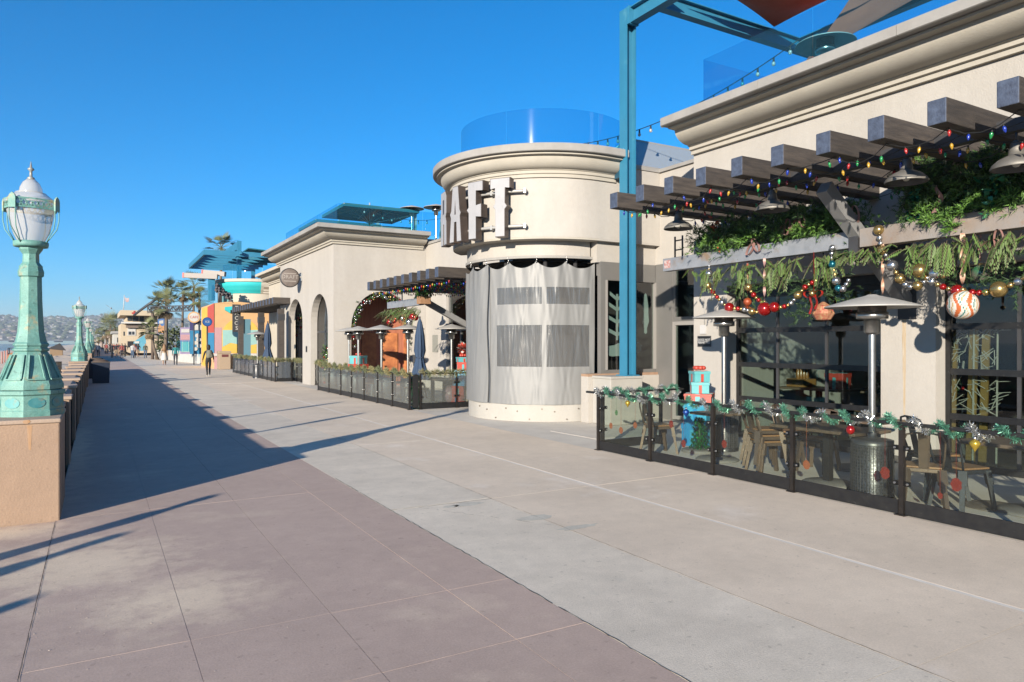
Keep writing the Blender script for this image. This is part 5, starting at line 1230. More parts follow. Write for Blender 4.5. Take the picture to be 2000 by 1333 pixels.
b = MB(); b.box(MX+.1, 23.3, 2.3, MX+.2, 25.2, 2.4); b.box(MX+.1, 24.2, .12, MX+.2, 24.28, 2.3); b.build('mullion', frame_gr, mw)
b = MB(); b.box(MX+2.5, 18, 0, MX+2.6, 27, 5.6); b.build('inner_wall', dark_in, mw)
b = MB(); b.box(MX-.02, 26.1, 1.45, MX-.002, 26.6, 2.15); b.build('wall_panel', M('grey_electrical_panel', (.30,.30,.27), .6), mw)

AX, AY = 7.95, 27.3
ab = thing('arched_building', 'cream stucco building with tall arches, moulded cornice and roof umbrellas', 'building', (AX, 31, 0))
def arch_pts(c, wd, z0, zs, zt, n=16):
    """outline of an opening from right foot over the crown to left foot"""
    return [(c+wd/2, z0)] + [(c + wd/2*math.cos(PI*i/n), zs + (zt-zs)*math.sin(PI*i/n)) for i in range(n+1)] + [(c-wd/2, z0)]
a1c, a2c = 33.5, 29.4
poly = [(36.6,0),(36.6,6.19),(AY,6.19),(AY,0)] + [p for p in arch_pts(a2c, 2.62, 0, 2.7, 3.86)][::-1] + [p for p in arch_pts(a1c, 2.75, 0, 2.7, 3.86)][::-1]
b = MB(); b.extr([(AX, y, z) for y, z in poly], (.28,0,0)); b.build('west_wall', stucco, ab)
sx0 = at_y(686, 640, AY).x; sx1 = at_y(806, 640, AY).x; sc_ = (sx0+sx1)/2; szt = at_y(742, 570, AY).z
poly = [(AX+.28,0)] + [p for p in arch_pts(sc_, sx1-sx0, 0, szt-1.45, szt)][::-1] + [(MX+.05,0),(MX+.05,6.19),(AX+.28,6.19)]
b = MB(); b.extr([(x, AY, z) for x, z in poly], (0,.35,0)); b.build('south_wall', stucco, ab)
b = MB(); b.box(AX, AY+.6-.59, 6.0, 16, 36.6, 6.18); b.build('roof', capgrey, ab)
b = MB(); b.box(AX+.75, 36.3, 0, 16, 36.6, 6.0); b.box(15.7, AY, 0, 16, 36.3, 6.0); b.build('rear_wall', stucco, ab)
ap = [(AX, 37.0), (AX, AY), (MX-.15, AY)]
b = MB(); b.sweep(ap, CPROF); b.build('cornice', stucco2, ab)
for q0_, q1_ in (((AX, 36.6), None), ):
    b = MB(); b.sweep(ap, CAPP); b.build('parapet_cap', capgrey, ab)
# inside the arches: a deep plastered porch with doors hung with garlands
poly = [(36.6,0),(36.6,4.1),(31.6,4.1),(31.6,0)] + [p for p in arch_pts(a1c+1.55, 1.7, 0, 2.3, 3.1)][::-1]
b = MB(); b.extr([(AX+.75, y, z) for y, z in poly], (.3,0,0)); b.build('inner_arch_wall', white_st, ab)
b = MB(); b.box(AX+.281, 31.55, 0, AX+1.05, 31.6, 4.1); b.box(AX+.281, AY+.35, 4.1, AX+2.3, 36.3, 4.2); b.build('porch_lining', white_st, ab)
curt = M('mauve_curtain', (.22,.19,.22), .8, col2=(.13,.11,.13), vs=4, stretch=(8,8,.4))
b = MB(); b.extr([(AX+1.06, y, z) for y, z in arch_pts(a1c+1.55, 1.8, .02, 2.3, 3.15)], (.05,0,0)); b.build('arched_door_panel', curt, ab)
b = MB(); b.extr([(AX+.60, y, z) for y, z in arch_pts(a2c, 2.7, .02, 2.7, 3.9)], (.05,0,0)); b.build('curtain_backdrop', curt, ab)
b = MB(); b.extr([(AX+.30, y, z) for y, z in arch_pts(a2c, 2.66, .02, 2.7, 3.88)], (.01,0,0)); b.build('arched_pane', glass_w, ab)
b = MB(); b.box(AX+.282, a2c-.04, .02, AX+.33, a2c+.04, 3.84); b.box(AX+.282, a2c-1.3, 2.25, AX+.33, a2c+1.3, 2.33); b.box(AX+.282, a2c-.68, .02, AX+.33, a2c-.62, 3.7); b.build('window_bar', steel_dk, ab)
plum = M('dark_red_plank_wall', (.62,.23,.13), .7, col2=(.44,.15,.085), vs=3, stretch=(7,7,.4))
b = MB(); b.box(AX+.75, AY+1.6, 0, MX+3, AY+1.7, 4.1); b.build('timber_back_wall', plum, ab)
b = MB(); b.box(AX+.68, AY+.36, 0, AX+.74, AY+1.7, 4.09); b.build('timber_side_wall', white_st, ab)
org = M('rust_orange_door', (.80,.30,.11), .6, col2=(.30,.09,.04), vs=2)
for x in (9.6, 10.55, 11.5):
    b = MB(); b.box(x, AY+1.56, .05, x+.65, AY+1.598, 2.25); b.build('orange_panel', org, ab)
rgm = random.Random(77)
def arch_garland(label, pts, seed, n=70, group='garlands round the arches'):
    t = thing('arch_garland', label, 'garland', tuple(pts[0]), group); b = MB(); rg_ = random.Random(seed)
    def cf(r):
        f = r.random()*(len(pts)-1); i = int(f); return Vector(pts[i]).lerp(Vector(pts[i+1]), f-i) + Vector((r.gauss(0,.06), r.gauss(0,.06), r.gauss(0,.08)))
    pine_cloud(b, cf, int(n*2.2), rg_, .12, .014, .25); b.build('foliage', [pine_a, pine_b], t)
    b = MB()
    for k in range(n): b.ball(cf(rg_), rg_.uniform(.03,.07), 6, 4, rg_.choice((0,1,1,2)))
    b.build('baubles', [red_m, silv_m, gold_m], t)['kind'] = 'stuff'
ag = arch_pts(sc_, sx1-sx0-.25, .2, szt-1.5, szt-.15)
arch_garland('bauble garland round the big arch behind the middle terrace', [(x, AY+.1, z) for x, z in ag], 5, 130)
for pts_, lb in (([(AX+.72, y, z) for y, z in arch_pts(a1c+1.55, 1.8, .3, 2.3, 3.15)], 'bauble garland round the inner arch of the far small arch'), ([(AX+.24, a2c-.3, .2), (AX+.24, a2c-.2, 1.0), (AX+.24, a2c-.25, 1.6)], 'bauble garland on the window in the near small arch')):
    arch_garland(lb, pts_, 6, 40)
plq = thing('wall_plaque', 'small dark plaque on the pier between the two small arches', 'plaque', (AX-.01, 31.4, 1.5)); b = MB(); b.box(AX-.02, 31.3, 1.42, AX-.002, 31.5, 1.68); b.build('plate', black_mt, plq)
# round hanging sign
rs = thing('round_hanging_sign', 'round brown hanging sign on the arched building', 'sign', (AX-.7, 32.2, 4.75))
ry = 32.2; sc0 = at_y(566, 543, ry); sgm = M('brown_sign_disc', (.17,.14,.125), .6, col2=(.24,.20,.18), vs=6, bump=.2)
b = MB(); b.lathe([(0,-.05),(.38,-.05),(.41,-.03),(.41,.03),(.38,.05),(0,.05)], 32); o = b.build('sign_disc', sgm, None, 0, (0,0,0)); o.parent = rs; o.rotation_euler = (R(90),0,0); o.location = sc0 - Vector((AX-.7, 32.2, 4.75)); 
b = MB(); b.lathe([(.40,-.06),(.43,-.05),(.43,.05),(.40,.06)], 32); o2 = b.build('sign_rim', steel_dk, None, 0, (0,0,0)); o2.parent = rs; o2.rotation_euler = (R(90),0,0); o2.location = o.location
text_obj('lettering', 'DRAFT', .24, tuple(sc0 + Vector((0,-.053,.03))), (R(90),0,0), M('grey_lettering', (.45,.41,.38), .6), rs, .004)
b = MB(); b.box(sc0.x-.27, ry-.055, sc0.z-.17, sc0.x+.27, ry-.052, sc0.z-.14); b.box(sc0.x-.27, ry-.055, sc0.z+.17, sc0.x+.27, ry-.052, sc0.z+.20); b.build('rule_lines', M('grey_lettering', (.4,.4,.4)), rs)
b = MB(); b.tube((sc0.x+.4, ry, sc0.z+.05), (AX-.001, ry, sc0.z+.05), .04, n=8); b.box(AX-.05, ry-.09, sc0.z-.12, AX-.001, ry+.09, sc0.z+.2); b.build('bracket', rail_m, rs)

# second pergola
RY2 = [16.72 + .59*k for k in range(10)]
pg2 = pergola('dark timber pergola over the middle terrace beside the round tower', 7.55, MX-.001, RY2, 3.80, .22, .27, (7.55, 19, 3.5), (8.6,), braces=[((8.6, 16.9, 3.3), (11.8, 16.9, 1.6), .17), ((8.6, 20.6, 3.3), (11.8, 20.6, 1.7), .16)])
b = MB(); b.box(8.55, 20.2, 3.0, 8.70, 23.0, 3.22); b.box(8.61, 20.5, 3.221, 8.64, 20.53, 3.53); b.box(8.61, 21.8, 3.221, 8.64, 21.83, 3.53); tag(b.build('steel_garland_beam', steel, None, 0, (8.6, 21.6, 3.1)), 'steel beam carrying the garland over the middle terrace', 'beam')
for k, X in enumerate((7.9, 8.4, 8.9, 9.6, 10.3)):
    t = thing('coloured_string_light', 'run of coloured bulbs under the middle pergola, ' + ('outermost','second in','middle one','fourth in','innermost')[k], 'string light', (X, 19, 3.5), 'coloured bulb runs under the middle pergola')
    b = MB(); b.path([(X, 16.6+.1*j, 3.5-.04*math.sin(j*.9)**2) for j in range(56)], .008, 4); b.build('cord', cord, t)
    for c in range(4):
        b = MB()
        for j in range(9):
            y = 16.7 + (j*4+c)*.15; b.lathe([(.010,-.02),(.022,-.04),(.022,-.06),(.001,-.10)], 6, (X, y, 3.49-.05*((j*7+c*3) % 5)/5))
        b.build('bulb', bcol[c], t)['kind'] = 'stuff'
for (px_, py_, lb) in ((772, 573, 'barn pendant lamp at the far end of the middle pergola'), (795, 571, 'barn pendant lamp second along the middle pergola'), (828, 566, 'barn pendant lamp third along the middle pergola'), (878, 560, 'barn pendant lamp nearest the tower under the middle pergola')):
    p = at_x(px_, py_, 8.9); pendant(lb, tuple(p), 3.55 - p.z)
rg_ = random.Random(51); cg = thing('cedar_garland', 'cedar garland hung from the steel beam of the middle terrace', 'garland', (8.6, 21.6, 3.0)); mb = MB()
for k in range(70):
    y = 20.2 + 2.8*rg_.random(); cedar_spray(mb, (8.58+rg_.gauss(0,.1), y, 3.0-rg_.random()*.15), (rg_.gauss(-.4,.3), rg_.gauss(0,.8), rg_.uniform(-1.2,-.05)), rg_.uniform(.3,.6), rg_, 0 if rg_.random() < .6 else 1)
mb.build('cedar_sprays', [cedar_a, cedar_b, twig], cg); mb = MB()
for k in range(26): mb.ball((8.55, 20.2+2.8*rg_.random(), 2.62+rg_.gauss(0,.1)), rg_.uniform(.04,.12), 8, 6, rg_.choice((0,0,1,2)))
mb.build('baubles', [red_m, silv_m, gold_m], cg)['kind'] = 'stuff'
pc = thing('hanging_planter_crate', 'wooden crate of greenery hung at the near end of the middle garland beam', 'planter', (8.6, 20.0, 3.0)); b = MB(); b.box(8.45, 19.85, 3.02, 8.78, 20.17, 3.25); b.build('crate', M('crate_wood', (.42,.24,.13), .8, col2=(.32,.17,.09), vs=7), pc); b = MB(); pine_cloud(b, lambda r: Vector((8.6+r.gauss(0,.12), 20.0+r.gauss(0,.12), 3.3+abs(r.gauss(0,.09)))), 90, rg_, .14, .014, .5); b.build('foliage', [pine_a, pine_b], pc)['kind'] = 'stuff'; b = MB(); b.tube((8.6,20.0,3.25),(8.6,20.0,3.53),.01,n=5); b.build('hanger', steel_dk, pc)
# middle fence
fen2 = thing('glass_terrace_fence', 'black framed glass fence with moss garland along the middle terrace', 'fence', (7.37, 22, 0))
fy = [27.35] + [at_x(px_, 760, 7.37).y for px_ in (643, 666, 687, 711.5, 738, 767, 800)]
glass_f2 = G('fence_glass_dusty', (.72,.76,.74), 1.55, 0, 0, .10, (.5,.5,.48))
for i in range(7): fence_panel(fen2, (7.37, fy[i]), (7.37, fy[i+1]), first=True, last=(i == 6), glass=glass_f2)
sxs = [at_y(x, 790, fy[-1]).x for x in (821, 892, 960)]
for i in range(2): fence_panel(fen2, (sxs[i], fy[-1]), (sxs[i+1], fy[-1]), first=True, last=(i == 1), glass=glass_f2)
moss_g = M('moss_garland', (.17,.20,.09), .85, col2=(.24,.26,.14), vs=14); moss_y = M('straw_moss', (.36,.32,.15), .85, col2=(.28,.26,.12), vs=10)
def moss(label, p, q, seed, dens=420): return tinsel(label, p, q, 14, seed, dens, .075, (moss_g, moss_y), 'moss garlands on the far fences')
moss('straw green garland on the long rail of the middle terrace fence', (7.37, fy[0], 1.0), (7.37, fy[-1], 1.0), 8)
moss('straw green garland on the short rail of the middle terrace fence', (sxs[0], fy[-1], 1.0), (sxs[2], fy[-1], 1.0), 9)
lowpot = M('dark_planter', (.04,.045,.05), .5)
for k, px_ in enumerate((653, 676, 699, 752)):
    p = at_x(px_, 750, 7.75); b = MB(); b.lathe([(.0,0),(.28,0),(.34,.72),(.32,.74),(.28,.70),(0,.70)], 20, (p.x, p.y, 0)); o = b.build('planter_pot', M('zinc_planter', (.33,.34,.36), .5, .3, col2=(.26,.27,.28), vs=5), None, 0, (p.x, p.y, 0)); tag(o, ('zinc planter tub by the north end of the middle fence','second zinc planter tub behind the middle fence','third zinc planter tub behind the middle fence','zinc planter tub near the corner of the middle fence')[k], 'planter', 'zinc planters behind the middle fence')
# doors of the arch openings: short fences
for c, wd, lb in ((a1c, 2.75, 'short glass fence in the far small arch'), (a2c, 2.62, 'short glass fence in the near small arch')):
    t = thing('glass_terrace_fence', lb, 'fence', (AX+.2, c, 0)); n = 3; y0 = c-wd/2+.05; dy = (wd-.1)/n
    for i in range(n): fence_panel(t, (AX+.2, y0+dy*(i+1)), (AX+.2, y0+dy*i), first=True, last=(i == n-1), glass=glass_f2)
    moss('straw green garland on the ' + lb, (AX+.2, c-wd/2+.05, 1.0), (AX+.2, c+wd/2-.05, 1.0), 12, 300)
for (px_, pyd, pr_, Y, lb) in ((682, 652, 8, 26.2, 'leftmost mushroom heater of the middle terrace'), (700, 640, 30, 24.4, 'mushroom heater in front of the big arch'), (745, 635, 38, 22.2, 'mushroom heater beside the closed navy umbrella'), (797, 632, 40, 21.0, 'mushroom heater behind the closed navy umbrella'), (882, 636, 38, 20.2, 'mushroom heater before the tall blue window')):
    p = at_y(px_, 660, Y); dup(h0, (p.x, p.y, 0), random.random(), lb)
navy = M('navy_canvas', (.025,.055,.115), .8, col2=(.035,.07,.14), vs=5, bump=.2, bs=90)
def closed_umbrella(label, loc, h=2.55):
    t = thing('closed_umbrella', label, 'umbrella', (0,0,0), 'closed navy umbrellas on the terraces')
    b = MB(); n = 24; v = []; zs = [h, h-.12, h-.5, h-.95, h-1.15, h-1.3, h-1.65, h-1.78]; rs = [.02,.06,.11,.14,.10,.13,.23,.26]
    for z, r in zip(zs, rs):
        for i in range(n):
            a = 2*PI*i/n; q = r*(1+.30*math.cos(a*8+z)*min(1, r/.1)); v.append((q*math.cos(a), q*math.sin(a), z + (.05*math.cos(a*8) if z < h-1.7 else 0)))
    b.add(v, [(k*n+i, k*n+(i+1) % n, (k+1)*n+(i+1) % n, (k+1)*n+i) for k in range(len(zs)-1) for i in range(n)], 0, True); b.build('folded_canopy', navy, t)
    b = MB(); b.lathe([(.105,h-1.13),(.125,h-1.15),(.105,h-1.17)], 16); b.build('tie_strap', M('navy_strap', (.02,.04,.09), .7), t)
    b = MB(); b.tube((0,0,0),(0,0,h+.06),.025,n=8); b.build('pole', steel_dk, t); b = MB(); b.lathe([(.26,0),(.26,.06),(.05,.09),(.05,.3)], 20); b.build('base', black_mt, t)
    t.location = loc; return t
p = at_y(820, 700, 19.3); um = closed_umbrella('closed navy umbrella on the middle terrace near the tower', (p.x, p.y, 0))
gp = at_y(904, 760, 18.8); gift_tower('tower of red and blue gift boxes with a red flower bow beside the tower curtain', (gp.x, 18.8, 0), [(.5,.30,'red','blue'),(.46,.26,'red','cyan'),(.44,.22,'blue','sky'),(.42,.22,'sky','blue'),(.34,.24,'red','cyan'),(.32,.14,'cyan','red')])
fb = thing('flower_bow_ball', 'big red and white flower bow on top of the red and blue gift tower', 'decoration', (gp.x, 18.8, 1.45)); b = MB(); rgt = random.Random(2)
for k in range(160):
    d = Vector((rgt.gauss(0,1), rgt.gauss(0,1), rgt.gauss(0,1))).normalized(); c = Vector((gp.x, 18.8, 1.66)); a = d.cross(Vector((.2,.3,1))).normalized()*.05; b.add([c+d*.05, c+d*.14+a, c+d*.20, c+d*.14-a], [(0,1,2,3)], k % 4 == 0)
b.build('petals', [gcol['red'], M('white_petal', (.7,.66,.62), .5)], fb)
gp2 = at_y(700, 730, 25.2); gift_tower('teal and red gift boxes at the north end of the middle terrace', (gp2.x, 25.2, 0), [(.5,.6,'red','cyan'),(.5,.45,'red','cyan'),(.45,.3,'cyan','red')])
gb = thing('wrapped_ball_ornament', 'pink swirl ball ornament on the ground at the middle fence corner', 'ornament', (*at_z(895, 792)[:2], 0)); q = gb.location; b = MB(); b.ball((q.x, q.y+.5, .3), .28, 18, 12); b.build('ball', M('pink_swirl_ornament', (.5,.3,.34)), gb)
q = at_z(817, 800); sp = thing('green_garland_post', 'post wrapped in green glitter at the gate of the middle terrace', 'post', (q.x+.05, q.y+.3, 0)); b = MB(); b.tube((q.x+.05, q.y+.3, 0), (q.x+.05, q.y+.3, .95), .04, n=8); b.build('post', black_mt, sp); b = MB()
for k in range(500):
    a = rgt.random()*2*PI; z = rgt.random()*.9; c = Vector((q.x+.05, q.y+.3, z)); v = Vector((math.cos(a), math.sin(a), rgt.gauss(0,.4)))*rgt.uniform(.08,.16); w_ = Vector((0,0,.012)); b.add([c-w_, c+w_, c+v], [(0,1,2)])
b.build('glitter_foliage', gm, sp)
gt = thing('terrace_gate', 'dark gate panel between the two fence runs of the middle terrace', 'gate', (7.6, fy[-1], 0)); b = MB(); b.box(7.46, fy[-1]-.02, .05, sxs[0]-.06, fy[-1]+.02, .96); b.build('gate_panel', black_mt, gt)
for k, (px_, Y) in enumerate(((735, 24.0), (770, 22.5), (845, 19.9), (868, 19.2))):
    p = at_y(px_, 720, Y); table(('dark table in front of the big arch','dark table beside the middle heater','dark table near the tall blue window','dark table by the tower gift boxes')[k], (p.x, Y, 0), .8, 1.2, 0, .76)
    dup(c3, (p.x-.6, Y+.4, 0), R(60+50*k), ('black chair at the table before the big arch','black chair at the table by the middle heater','black chair at the table near the blue window','black chair at the table by the tower gift boxes')[k], grp_ch)
    dup(ch, (p.x+.55, Y-.7, 0), R(230+40*k), ('bronze chair at the table before the big arch','bronze chair at the table by the middle heater','bronze chair at the table near the blue window','bronze chair at the table by the tower gift boxes')[k], grp_ch)

# roof terrace of the arched building
rg2 = thing('roof_glass_guard', 'frameless glass guard round the roof terrace of the arched building', 'balustrade', (AX+.25, 31, 6.35))
for y0, y1 in ((27.65, 30.6), (30.63, 33.6), (33.63, 36.5)):
    b = MB(); b.box(AX+.25, y0, 6.352, AX+.265, y1, 7.35); b.build('glass_panel', glass_r, rg2)
for x0, x1 in ((AX+.27, 10.0), (10.03, 11.8), (11.83, 13.4)):
    b = MB(); b.box(x0, AY+.25, 6.352, x1, AY+.265, 7.35); b.build('glass_panel', glass_r, rg2)
canv = M('teal_canvas', (.012,.14,.19), .8, col2=(.015,.17,.22), vs=2, bump=.1); canv_u = M('white_umbrella_rib', (.6,.6,.58), .4, .2)
def cantilever(label, x0, y0, sx, sy, z, rise):
    t = thing('roof_umbrella', label, 'umbrella', (x0+sx/2, y0+sy/2, 6.2), 'teal umbrellas on the roof terrace')
    c = Vector((x0+sx/2, y0+sy/2, z+rise)); P = [Vector(p) for p in ((x0,y0,z),(x0+sx,y0,z),(x0+sx,y0+sy,z),(x0,y0+sy,z))]; b = MB()
    for i in range(4): b.add([P[i], P[(i+1) % 4], c], [(0,1,2)]); b.add([P[i]-Vector((0,0,.02)), P[(i+1) % 4]-Vector((0,0,.02)), c-Vector((0,0,.02))], [(2,1,0)])
    for i in range(4): b.add([P[i], P[(i+1) % 4], P[(i+1) % 4]-Vector((0,0,.13)), P[i]-Vector((0,0,.13))], [(0,1,2,3)])
    b.build('canopy', canv, t)
    hub = c - Vector((0,0,.75))
    for i in range(4):
        for p in (P[i], (P[i]+P[(i+1) % 4])/2):
            b = MB(); b.bar(c.lerp(p, .02)-Vector((0,0,.05)), p-Vector((0,0,.03)), .03, .03); b.bar(hub, c.lerp(p, .5)-Vector((0,0,.05)), .025, .025); b.build('rib', canv_u, t)
    b = MB(); b.tube(c+Vector((0,0,.18)), hub-Vector((0,0,.08)), .03, n=8); b.build('hub', canv_u, t)
    b = MB(); b.bar((x0+sx-.05, y0+.35, 6.19), (x0+sx-.05, y0+.35, z+.12), .11, .11, 0, (1,0,0)); b.bar((x0+sx-.05, y0+.35, z-.15), hub, .05, .05); b.build('mast', canv_u, t)
cz = at_y(672, 396, 28.3); ce = at_y(819, 409, 28.3)
cantilever('upper teal square umbrella with white ribs on the roof terrace', cz.x, 28.3, ce.x-cz.x, 3.3, cz.z, .26)
cz = at_y(617, 428, 32.6); ce = at_y(745, 434, 32.6)
cantilever('lower teal square umbrella farther back on the roof terrace', cz.x, 32.6, ce.x-cz.x, 3.3, cz.z, .25)
p = at_y(815, 425, 27.9); hs1 = dup(h0, (p.x, 27.9+.6, 6.36-1.02), 0, 'mushroom heater on the roof terrace left of the letter sign'); dup(h0, (12.2, 27.05, 5.2), 0, 'mushroom heater on the roof just left of the letter R')
festoon('festoon_lights', 'string of small bulbs across the arched building roof terrace', (9.3, 28.2, 7.4), (13.2, 28.0, 7.3), .3, 10)
# roof things behind the cap
rb1 = thing('roof_dining_set', 'pale covered furniture on the roof terrace right of the umbrellas', 'furniture', (11.4, 29.5, 6.19))
b = MB(); b.extr([(10.2,29.6,6.19),(10.4,29.6,6.95),(12.2,29.6,7.0),(12.6,29.6,6.19)], (0,1.2,0)); b.build('cover', M('pale_cover', (.42,.40,.37), .9), rb1)
b = MB(); b.extr([(13.2,26,6.0),(13.3,26,7.6),(16.5,26,7.9),(17,26,6.0)], (0,3,0)); tag(b.build('roof_plant_screen', M('grey_screen', (.33,.32,.31), .8, col2=(.28,.27,.26), vs=2), None, 0, (14, 26, 6)), 'grey sloped plant screen on the roof behind the letter sign', 'roof screen')
# heater and dish behind the near roof glass
h3 = dup(h0, (0, 0, 0), 0, 'mushroom heater seen from below behind the near roof glass')
pp = at_x(1612, 78, 11.6); h3.location = (pp.x, pp.y, pp.z - 2.36)
gp3 = at_y(1212, 280, 17.2); b = MB(); b.lathe([(0,0),(.42,0),(.42,.35),(.3,.45),(0,.45)], 24, (gp3.x, 17.2, 6.05)); b.tube((gp3.x,17.2,5.98),(gp3.x,17.2,6.06),.2,n=12); tag(b.build('roof_vent', chrome, None, 0, (gp3.x, 17.2, 5.98)), 'shiny round metal roof vent beside the blue column', 'roof vent')
# ---------------------------------------------------------------- third terrace and beyond
TXW = 7.2
pg3 = pergola('dark timber pergola with posts over the far terrace', 7.15, 10.9, [34.6 + .72*k for k in range(17)], 3.98, .28, .3, (7.15, 40, 3.7), (7.55, 9.6))
for yy in (34.7, 39.4, 45.6):
    b = MB(); b.box(7.42, yy-.15, 0, 7.70, yy+.15, 3.44); b.build('post', wood_dk, pg3); b = MB(); b.box(7.40, yy-.17, 2.9, 7.72, yy+.17, 3.2); b.build('post_collar', steel_dk, pg3)
fen3 = thing('glass_terrace_fence', 'dark slatted glass fence with moss garland along the far terrace', 'fence', (TXW, 40, 0)); fy3 = [46.1, 44.7, 43.4, 42.1, 40.9, 39.6, 38.4, 37.2, 36.0, 35.0, 34.2]
glass_f3 = G('fence_glass_blue', (.45,.50,.55), 1.7, 0, 0, .15, (.35,.38,.42))
for i in range(10): fence_panel(fen3, (TXW, fy3[i]), (TXW, fy3[i+1]), first=True, last=(i == 9), glass=glass_f3, h=1.0)
fence_panel(fen3, (TXW+.06, 34.2), (AX, 34.2), first=False, last=True, glass=glass_f3)
moss('straw green garland on the long rail of the far terrace fence', (TXW, 46.1, 1.02), (TXW, 34.2, 1.02), 18, 420); moss('straw green garland on the short rail of the far terrace fence', (TXW, 34.2, 1.02), (AX, 34.2, 1.02), 19)
p = at_y(523, 680, 37.4); dup(um, (p.x, 37.4, 0), 0, 'closed navy umbrella on the far terrace under the pergola', scale=1.12); p = at_y(503, 680, 38.2); dup(h0, (p.x, 38.2, 0), 0, 'mushroom heater on the far terrace beside the navy umbrella')
flw = M('red_white_flower_wall', (.16,.22,.12), .8, col2=(.55,.45,.38), vs=5, stain=(.45,.06,.05), ss=4, st=.56)
b = MB(); b.box(9.0, 36.7, 0, 11, 36.9, 3.2); tag(b.build('flower_wall', flw, None, 0, (9.5, 36.8, 0)), 'wall panel of white and red flowers beside the arched building on the far terrace', 'flower wall')

# cream and turquoise round tower with blue canopies
wp = thing('turquoise_tower_building', 'cream and turquoise rounded building behind the far terrace', 'building', (9.6, 49, 0)); turq = M('turquoise_paint', (.02,.56,.60), .7, col2=(.04,.60,.63), vs=1); creamp = M('cream_paint', (.62,.56,.46), .9, col2=(.56,.50,.41), vs=1)
QX, QY, QR = 10.6, 57.0, 2.45; DZ = .55
b = MB(); b.lathe([(QR,0),(QR,5.75+DZ)], 40, (QX, QY, 0), 0, True); b.box(QX, QY-2.4, 0, 18, QY+2.4, 5.75+DZ); b.build('wall', creamp, wp)
cprof = [(q, z+DZ) for q, z in ((QR, 4.9),(QR+.08,4.92),(QR+.08,5.05),(QR+.16,5.07),(QR+.2,5.22),(QR+.42,5.38),(QR+.5,5.62),(QR+.5,5.72))]
b = MB(); b.lathe(cprof, 40, (QX, QY, 0), 0, True, R(150), R(266)); b.build('turquoise_cornice', turq, wp); b = MB(); b.lathe(cprof, 6, (QX, QY, 0), 0, True, R(266), R(270)); b.sweep([(QX, QY-QR), (14, QY-QR)], [(q-QR, z) for q, z in cprof]); b.build('cream_cornice', creamp, wp)
b = MB(); b.lathe([(QR-.2,5.74+DZ),(QR+.6,5.74+DZ),(QR+.6,5.95+DZ),(QR-.2,5.95+DZ),(0,5.95+DZ)], 40, (QX, QY, 0), 0, False); b.box(QX, QY-3.0, 5.741+DZ, 18, QY+3, 5.96+DZ); b.build('cap', M('cream_cap', (.58,.53,.45), .85), wp)
b = MB(); b.box(9.4, 37.0, 0, 18, 46.5, 5.5); b.build('link_wall', creamp, wp); b = MB(); b.sweep([(9.4, 46.4), (9.4, 37.0), (14, 37.0)], [(o, z-.25) for o, z in CPROF]); b.sweep([(9.4, 46.4), (9.4, 37.0), (14, 37.0)], [(o, z-.25) for o, z in CAPP]); b.build('link_cornice', creamp, wp)
gq = thing('roof_glass_guard', 'curved glass guard on the turquoise tower', 'balustrade', (QX, QY, 5.96))
for a0, a1 in ((R(160), R(215)), (R(216), R(268))):
    b = MB(); b.lathe([(QR-.05,5.96+DZ),(QR-.035,5.96+DZ),(QR-.035,7.1+DZ),(QR-.05,7.1+DZ)], 20, (QX, QY, 0), 0, True, a0, a1); b.build('glass_panel', glass_r, gq)
b = MB(); b.box(QX, QY-2.5, 5.97+DZ, 13, QY-2.485, 7.1+DZ); b.build('glass_panel', glass_r, gq)
bc = thing('blue_roof_canopy', 'blue steel canopy of open beams on the turquoise building roof', 'canopy', (8.0, 52, 5.9))
pp = at_y(467, 471, 56.0); px0 = pp.x
b = MB(); b.box(px0-.15, 55.85, 5.96+DZ, px0+.15, 56.15, pp.z); b.build('column', blue_st, bc)
b = MB(); b.box(px0-.12, 56.15, pp.z-.62, px0+.12, 65, pp.z-.05); b.build('long_beam', blue_st, bc)
zc = 8.3; c0 = at_z(400, 493, zc); c1 = at_z(370, 521, zc)
for (p, q, n_) in (((c0.x,c0.y),(c1.x,c1.y),'edge_beam'),((c0.x,c0.y),(12,c0.y-.3),'edge_beam'),((c1.x,c1.y),(12,c1.y-.3),'edge_beam')):
    b = MB(); b.bar((*p,zc),(*q,zc),.14,.36); b.build(n_, blue_st, bc)
for k in range(1, 6):
    y = c0.y + (c1.y-c0.y)*k/6; x = c0.x+(c1.x-c0.x)*k/6; b = MB(); b.bar((x, y, zc-.04),(12, y-.3, zc-.04),.10,.26); b.build('cross_beam', blue_st, bc)
b = MB(); b.extr([(px0+.3,54.0,zc+.35),(16,54.0,zc-.1),(16,60.6,zc-.1),(px0+.3,60.6,zc+.3)], (0,0,.08)); b.build('roof_sheet', canv, bc)
for x in (9, 11, 13): b = MB(); b.bar((x,54.05,zc+.05),(x,60.5,zc+.05),.1,.22); b.build('roof_rafter', blue_st, bc)
b = MB(); b.box(14.6,54.2,5.9,14.85,54.45,8.2); b.box(11.5,64,0,11.8,64.3,8.2); b.build('rear_post', blue_st, bc)
hb = thing('horizontal_sign_boom', 'pale horizontal booms with red ends sticking out below the blue canopy', 'sign boom', (7.6, 56, 6.8)); boom = M('pale_boom', (.42,.38,.35), .7); redp = M('red_paint', (.50,.05,.04), .5)
for (xa, ya, xb, yb_) in ((358,538,425,541),(396,532,440,536)):
    p = at_y(xa, ya, 56); q = at_y(xb, yb_, 55); b = MB(); b.bar(p, q, .3, .34); bo = b.build('boom', boom, hb); b = MB(); d = (q-p).normalized(); b.bar(p-d*.02, p+d*.10, .32, .36); b.build('red_end', redp, bo)
pq = at_y(413, 560, 55.5); b = MB(); b.box(pq.x-.22, 55.3, 4.9, pq.x+.22, 55.7, 6.75); b.build('blue_support', blue_st, hb)
